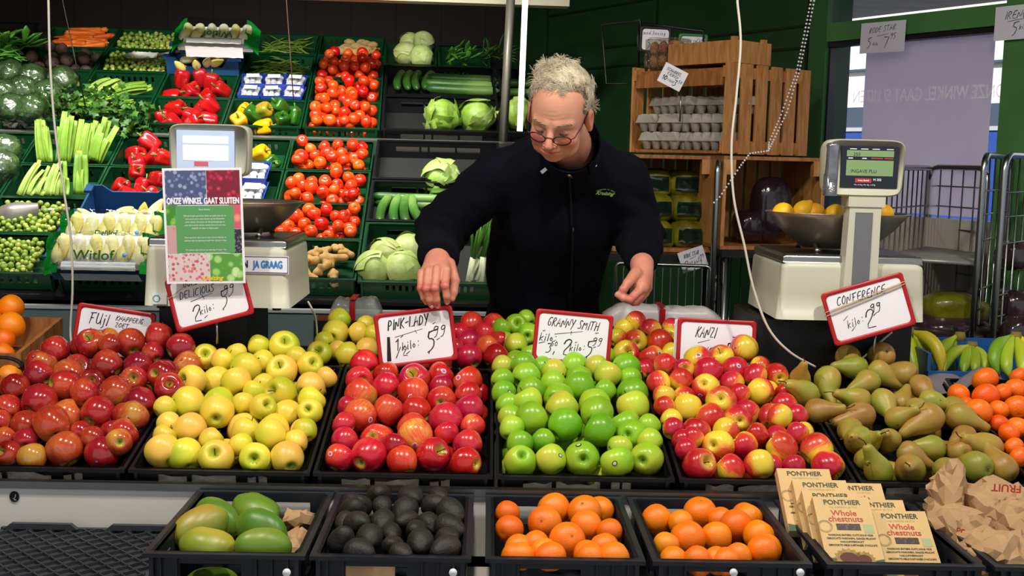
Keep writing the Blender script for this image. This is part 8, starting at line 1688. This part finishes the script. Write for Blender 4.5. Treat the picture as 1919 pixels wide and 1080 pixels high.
lf = dict(i=[at(1197, 545, 3.145), at(1180, 562, 3.115), at(1168, 559, 3.110), at(1157, 553, 3.115)], m=[at(1204, 549, 3.165), at(1188, 566, 3.140), at(1176, 562, 3.140), at(1166, 556, 3.150)], r=[at(1209, 550, 3.19), at(1194, 566, 3.175), at(1182, 562, 3.18), at(1174, 556, 3.185)],
          p=[at(1212, 546, 3.215), at(1200, 562, 3.21), at(1188, 560, 3.215), at(1182, 555, 3.22)], t=[at(1192, 512, 3.17), at(1177, 530, 3.125), at(1168, 543, 3.115), at(1163, 551, 3.115)])
def lhand(P):
    d = smin(s_cap(P, lw_, at(1200, 538, 3.165), .030, .025), s_cap(P, lw_, at(1208, 538, 3.20), .028, .022), .02)
    for k, r in (('i', (.0128, .0112, .0098, .0082)), ('m', (.0128, .0112, .0098, .0082)), ('r', (.012, .0105, .0092, .008)), ('p', (.011, .0092, .0082, .0072))): d = smin(d, fing(P, lf[k], r), .005)
    return smin(d, fing(P, lf['t'], (.0175, .013, .0115, .0092)), .008)
V3, F3 = surf(lhand, at(1145, 580, 3.1)*[1, 0, 1] + [0, 3.07, 0], at(1232, 480, 3.2)*[1, 0, 1] + [0, 3.29, .02], .0023)
# arms, trunk and legs under the clothes, so that the body is one
SRp, ERp, WRp = at(932, 334, 3.42), at(828, 426, 3.38), at(821, 484, 3.12); SLp, ELp, WLp = at(1168, 338, 3.42), at(1197, 438, 3.46), at(1203, 492, 3.24)
HIP = at(1015, 640, 3.82)
def under(P):
    d = s_path(P, [SRp, ERp, WRp], [.05, .038, .030]); d = np.minimum(d, s_path(P, [SLp, ELp, WLp], [.05, .038, .030]))
    d = smin(d, s_path(P, [neckB, at(1045, 400, 3.56), HIP], [.05, .09, .09]), .04); d = smin(d, s_cap(P, SRp, SLp, .05), .03)
    for s in (-1, 1): d = smin(d, s_cap(P, HIP + [s*.09, 0, -.05], (HIP[0] + s*.11, 3.80, .12), .075, .05), .03)
    return d
V4, F4 = surf(under, (HIP[0] - .42, 3.02, .02), (HIP[0] + .50, 3.98, 1.56), .022)
mb = MB()
for V, F in ((V1, F1), (V2, F2), (V3, F3), (V4, F4)): mb.add(V, F)
m, nt, b = new_mat('weathered_skin')
tone = nd(nt, 'ShaderNodeAttribute', {'attribute_name': 'tone'}).outputs['Fac']; tc = nd(nt, 'ShaderNodeTexCoord').outputs['Object']
n1 = nd(nt, 'ShaderNodeTexNoise', Vector=tc, Scale=38.0, Detail=4.0).outputs[0]; n2 = nd(nt, 'ShaderNodeTexNoise', Vector=tc, Scale=350.0, Detail=2.0).outputs[0]
f = mth(nt, 'ADD', tone, mth(nt, 'MULTIPLY', mth(nt, 'SUBTRACT', n1, 0.5), 0.35), True)
nt.links.new(ramp(nt, f, [(0.0, rgb('#DCA88A')), (0.42, rgb('#D48E76')), (0.72, rgb('#C46A5C')), (1.0, rgb('#A84C4A'))]), b.inputs['Base Color'])
setb(b, Roughness=0.45, Subsurface_Weight=0.12, Subsurface_Scale=0.01); b.inputs['Subsurface Radius'].default_value = (1, .4, .25); n3 = nd(nt, 'ShaderNodeTexNoise', Vector=tc, Scale=90.0, Detail=5.0).outputs[0]; bump(nt, b, mth(nt, 'ADD', n2, mth(nt, 'MULTIPLY', n3, 2.0)), 0.22, 0.0015)
body = mb.build('body', m, pr_)
allV = np.concatenate([V1, V2, V3, V4]); Q = (allV - HC) @ HR/HS; q = Q.copy(); q[:, 0] = np.abs(q[:, 0])
tn = np.full(len(Q), .30)
def blob(c, r, a): return a*np.exp(-(((q - np.array(c))/np.array(r))**2).sum(1))
tn += blob((0, -.115, -.035), (.016, .02, .02), .40) + blob((.042, -.08, -.038), (.022, .03, .020), .55) + blob((.085, .005, -.012), (.012, .03, .035), .35) + blob((0, -.1, -.0705), (.024, .016, .008), .55) - blob((0, -.06, .07), (.06, .06, .05), .12)
ks = [ra[k][1] for k in 'imrp'] + [ra[k][3] for k in 'imr'] + [lf[k][1] for k in 'im'] + [lf['t'][2]]
for k in ks: tn += .35*np.exp(-(np.linalg.norm(allV - k, axis=1)/.014)**2)
tn[len(V1):] += .18
at_ = body.data.attributes.new('tone', 'FLOAT', 'POINT'); at_.data.foreach_set('value', tn.astype(np.float32))
# nails
mb = MB()
for k in 'imr':
    e = ra[k][3]; z = unit(CAMP - e); up = unit(ra[k][3] - ra[k][2]); x = unit(np.cross(up, z)); z2 = unit(np.cross(x, up)); mb.ball(e + z2*.0052 - up*.001, (.0056, .0075, .0034), 10, basis(x, up, z2))
mb.build('fingernail', mat('pale_nail', '#E2B4A2', .3), pr_).data.update()
# ---- hair
M_HAIR = mat('grey_hair', '#BFAE95', .7, col2='#9A8A72', vs=50); M_HAIRL = mat('light_hair_strands', '#D6CAB2', .5, col2='#B0A188', vs=30)
def hairline(u):      # u = unit direction in the head frame; positive where hair grows
    x, y, z = u[..., 0], u[..., 1], u[..., 2]
    top = z*.80 + y*.60 - .17 + .06*np.abs(x) + .05*np.sin(7*x)
    side = np.minimum(np.minimum(np.abs(x) - .70, y + .42 - .15*z), z + .42)
    back = np.minimum(y - .30, z + .75); ear = (1 - (.85*np.abs(x) - .10*y - .53*z) - .09)*2.5
    return np.minimum(np.maximum(np.maximum(top, side*1.4), back), ear)
def hair_sdf(P):
    Qh = (P - HC) @ HR/HS; c = np.array([0, .012, .040]); D = Qh - c; L = np.linalg.norm(D/[.076, .097, .084], axis=-1); u = D/(np.linalg.norm(D, axis=-1, keepdims=True) + 1e-9)
    hl = hairline(u); th = np.clip(hl*3.2, -1, 1)*.012; d0 = s_ell(Qh, (0, .012, .042), (.076, .097, .084))
    thick = .0065 + 0*Qh[..., 0]; w = .0018*VA(Qh, 55) + .0012*VB(Qh, 120)
    return (np.maximum(d0 - thick*np.clip(hl*4, 0, 1) - w*np.clip(hl*5, 0, 1) + .004*(hl < 0), -(hl*.05) + .0005))*HS
Vh, Fh = surf(hair_sdf, HC - [.16, .17, .16], HC + [.16, .19, .18], .0036)
mbh = MB(); mbh.add(Vh, Fh)
hair = mbh.build('hair', M_HAIR, pr_)
rs = np.random.RandomState(8); mb = MB(); vn = VN(21); n_s = 0
while n_s < 8200:
    u = unit(rs.normal(size=3)); hl = float(hairline(u))
    if hl < .0 or (u[2] < -.5): continue
    n_s += 1
    p = np.array([0, .012, .040]) + u*1/np.linalg.norm(u/[.076, .097, .084]); p = p + u*(.004 + .007*min(1, max(0, hl*4)))
    sw = np.array([vn(p[None], 38)[0], vn(p[None] + 5, 38)[0], vn(p[None] + 9, 38)[0]]); down = np.array([0, .6, -.75]) if u[2] < .65 else np.array([-.5, .5, 0.1])
    t = unit(np.cross(u, sw)*1.5 + down*.9 + u*.05); cur = 2.2*vn(p[None] + 3, 45)[0] + rs.uniform(-.25, .25); L = rs.uniform(.018, .036); pts = [p]; nrm = u
    for k in range(7):
        t = unit(t + np.cross(nrm, t)*cur*.5 + nrm*(.02 - .035*k) + rs.normal(size=3)*.03)
        q_ = pts[-1] + t*L/7; e_ = q_ - np.array([0, .012, .040]); sk = np.linalg.norm(e_/[.076, .097, .084]); q_ = q_ if sk > 1.0 + .13*min(1, hl*4 + .2) else np.array([0, .012, .040]) + e_*(1.01 + .13*min(1, hl*4 + .2))/sk; pts.append(q_)
    mb.tube(HC + np.array(pts)*HS @ HR.T, np.linspace(.00062, .0003, 8), 3, caps=False)
mb.build('hair_strands', M_HAIRL, hair)
# brows
mb = MB()
for s in (-1, 1):
    for k in range(60):
        x = rs.uniform(.012, .050); p = np.array([s*x, -.098 + (x/.05)**2*.019, .016 + .004*math.sin((x - .012)*60) + rs.uniform(-.003, .003)]); mb.tube([h2w(p), h2w(p + [s*.005, -.003, .001]), h2w(p + [s*.009, -.001, -.001])], [.0006, .0005, .0003], 3, caps=False)
mb.build('eyebrows', mat('brow_hair', '#A08C74', .6), pr_)
# eyes: dark slits below the lowered lids
mb = MB()
for s in (-1, 1): mb.tube([h2w((s*(.032 + .0125*t), -.0915 + .006*t*t + (.001 if abs(t) > .8 else 0), -.0125 + .0035*t*t)) for t in np.linspace(-1, 1, 9)], [.0004, .001, .0014, .0016, .0016, .0016, .0014, .001, .0004], 6)
mb.build('eyelashes', mat('dark_lash', '#3A241C', .5), pr_)
# glasses
gl = MB(); gz = -.019; M_GF = mat('dark_glasses_frame', '#161214', .3)
def gp(s, a, A=.0235, B=.0155): return h2w((s*.034 + A*math.cos(a), -.112 + .0055*(abs(s*.034 + A*math.cos(a))/.05)**2*1.6 - B*math.sin(a)*.18, gz + B*math.sin(a)))
gt = bpy.data.objects.new('glasses', gl.mesh('x', M_GF)) if False else None
for s in (-1, 1): gl.tube([gp(s, a) for a in np.linspace(0, 2*PI, 25)[:-1]], .0016, 6, closed=True)
gl.tube([gp(-1, 0.35), h2w((0, -.1145, gz + .008)), gp(1, PI - .35)], .0011, 6)
for s in (-1, 1): gl.tube([gp(s, PI/2 - s*(PI/2 - .3)), h2w((s*.066, -.094, gz + .006)), h2w((s*.074, -.05, gz + .014)), h2w((s*.082, .004, .018)), h2w((s*.083, .02, -.002))], .0013, 6)
g_ = gl.build('glasses', M_GF, pr_)
mb = MB()
for s in (-1, 1): mb.add([gp(s, a, .0228, .0148) for a in np.linspace(0, 2*PI, 21)[:-1]], [tuple(range(20))])
mb.build('spectacle_lenses', film_mat('spectacle_glass', .005, '#F6F0EE', .05, 0, 20, .05), g_)
# ---- jacket
M_FLEECE = mat('black_fleece', '#0C0E18', .95, spec=.15, var=.25, vs=18, bmp=.35, bs=260)
chestC = at(1048, 372, 3.50); bellyC = at(1022, 505, 3.70)
def jacket(P):
    d = s_ell(P, chestC, (.205, .155, .21)); d = smin(d, s_ell(P, bellyC, (.190, .175, .24)), .08); d = smin(d, s_ell(P, (chestC + bellyC)/2, (.19, .155, .20)), .06); d = smin(d, s_ell(P, HIP + [0, -.01, .02], (.20, .165, .22)), .08)
    d = smin(d, s_path(P, [SRp + [.04, 0, 0], neckB + [-.0, .05, -.015], SLp - [.04, 0, 0]], [.078, .095, .078]), .07)
    ar = s_path(P, [SRp, ERp, WRp + [0, .01, .005]], [.084, .076, .056], .02); al = s_path(P, [SLp, ELp, WLp + [0, .012, .01]], [.080, .074, .052], .02)
    fold = lambda c, f, a: a*np.sin(((P - c) @ unit((.3, .5, 1)))*f + 3*VA(P, 7))*np.exp(-(np.linalg.norm(P - c, axis=-1)/.14)**2)
    ar = ar + fold(ERp, 130, .006) + fold((SRp + ERp)/2, 90, .005); al = al + fold(ELp, 130, .006) + fold((SLp + ELp)/2, 80, .004)
    d = smin(d, ar, .035); d = smin(d, al, .03)
    d = d + .006*VA(P, 9) + .003*VB(P, 22)
    for c_, ax in ((WRp, unit(WRp - ERp)), (WLp, unit(WLp - ELp))): d = np.maximum(d, np.where(np.linalg.norm(P - c_, axis=-1) < .11, (P - c_) @ ax - .008, -1))
    # opening at the neck
    nd_ = unit(h2w((0, .02, -.05)) - neckB); d = smax(d, -s_cap(P, neckB + nd_*.055, neckB + nd_*.22, .060, .078), .012)
    return np.maximum(d, .80 - P[..., 2])
V, F = surf(jacket, (HIP[0] - .46, 3.00, .79), (HIP[0] + .52, 4.02, 1.62), .0095)
mb = MB(); mb.add(V, F); jk = mb.build('fleece_jacket', M_FLEECE, pr_)
# standing collar, open in front
nd_ = unit(h2w((0, .02, -.05)) - neckB); fx = unit(np.cross(nd_, (0, -1, 0))); fy = np.cross(nd_, fx); fwd = unit(np.array([0, -1, 0]) - nd_*np.dot((0, -1, 0), nd_)); sd_ = np.cross(nd_, fwd)
G = []
for i in range(41):
    a = (i/40 - .5)*2*PI*.985 + PI; row = []
    for j in range(7):
        v = j/6; opn = math.exp(-((abs(a - PI) - PI)/.75)**2); bk = .5 - .5*math.cos(a); r = .071 + .014*v + .004*opn*v; hgt = -.012 + (.084 + .030*bk)*v + .036*(1 - bk)**3*v
        row.append(neckB + nd_*hgt + fwd*(-math.cos(a - PI + PI)*r*1.08)*-1*-1 + sd_*math.sin(a)*r*1.0 if False else neckB + nd_*hgt + fwd*math.cos(a)*r*1.12 + sd_*math.sin(a)*r)
    G.append(row)
G = np.array(G); mb = MB(); mb.grid(G); ctr = neckB + nd_*.0; inn = G + (ctr - G)*.07; mb.grid(inn[::-1]); rim = np.stack([G[:, -1], (G[:, -1] + inn[:, -1])/2 + nd_*.004, inn[:, -1]], 1); mb.grid(rim)
CF = min((g_ for g_ in G[:, -1]), key=lambda g_: np.hypot(*(np.array(proj(g_)) - (1067, 328)))); mb.build('jacket_collar', mat('navy_fleece', '#0D1020', .95, spec=.15, bmp=.3, bs=240), jk)
def on_jacket(px, py, off=.0035):
    """first hit of the sight line with the jacket"""
    d = unit(ray(px, py)); ts = np.arange(2.8, 4.1, .004); v = jacket(CAMP + d*ts[:, None]); k = np.argmax(v < 0); t = ts[k] - .004*(v[k]/(v[k] - v[k - 1])) if k else 3.5
    return CAMP + d*(t - off)
zp = [on_jacket(x, y, .006) for x, y in ((1067, 326), (1068, 345), (1070, 375), (1071, 405), (1073, 440), (1072, 480), (1070, 520), (1068, 560), (1066, 590))]
MB().tube(zp, .0035, 6).build('zip', mat('zip_teeth', '#26262C', .4, .6), jk)
mb = MB(); p0 = CF + fwd*.006 - nd_*.002; p1 = CF + fwd*.009 - nd_*.024; mb.tube([p0, (p0 + p1)/2, p1], [.004, .0065, .0075], 10, sq=(1, .4)); mb.build('zip_pull', M_METAL, jk)
mb = MB(); p0 = on_jacket(1074, 428, .010); mb.ball(p0, .0028, 8); mb.tube([p0, on_jacket(1074, 436), on_jacket(1074, 452)], .003, 6); mb.build('lower_zip_pull', mat('dull_zip', '#6A6A70', .3, 1), jk)
for (px, py, a) in ((1019, 320, 50), (1114, 307, -20)):
    p = on_jacket(px, py, .012); mb = MB(); mb.box(p, (.010, .002, .018), rotm('Y', a)); mb.build('cord_tag', mat('white_tag', '#D8DAE0', .5), jk)
# chest lettering
pc = on_jacket(1133, 358, .004); e1 = on_jacket(1160, 360, .004) - on_jacket(1108, 356, .004); e2 = on_jacket(1133, 348, .004) - on_jacket(1133, 368, .004); x = unit(e1); z = unit(np.cross(x, e2)); y = np.cross(z, x)
if z[1] > 0: z = -z; 
XL = frame4(basis(x, y, z), pc + z*.006); mb = MB(); put_text(mb, 'Kruizing', .0175, 0.0, -.004, .001, XL, 1.0, .35, bold=.0006)
arc = 'GROENTEN EN FRUIT'
for i, ch in enumerate(arc):
    a = (i/(len(arc) - 1) - .5)*1.15; put_text(mb, ch, .006, .052*math.sin(a), .052*math.cos(a) - .041, .001, XL, ang=-a) if ch != ' ' else None
mb.build('chest_lettering', mat('lime_embroidery', '#B4DA7A', .7), jk)
# trousers and shoes
def trou(P):
    d = s_ell(P, HIP + [0, 0, -.03], (.185, .14, .16))
    for s in (-1, 1): d = smin(d, s_cap(P, HIP + [s*.09, 0, -.08], (HIP[0] + s*.11, 3.80, .13), .095, .075), .04)
    return np.maximum(np.maximum(d, P[..., 2] - .84), .07 - P[..., 2])
V, F = surf(trou, (HIP[0] - .25, 3.6, .05), (HIP[0] + .25, 4.05, .88), .018); MB().add(V, F).build('trousers', mat('dark_trousers', '#15161C', .9), pr_)
for s in (-1, 1): mb = MB(); mb.ball((HIP[0] + s*.11, 3.74, .05), (.05, .14, .048), 16); mb.build('shoe', M_BLACKD, pr_)
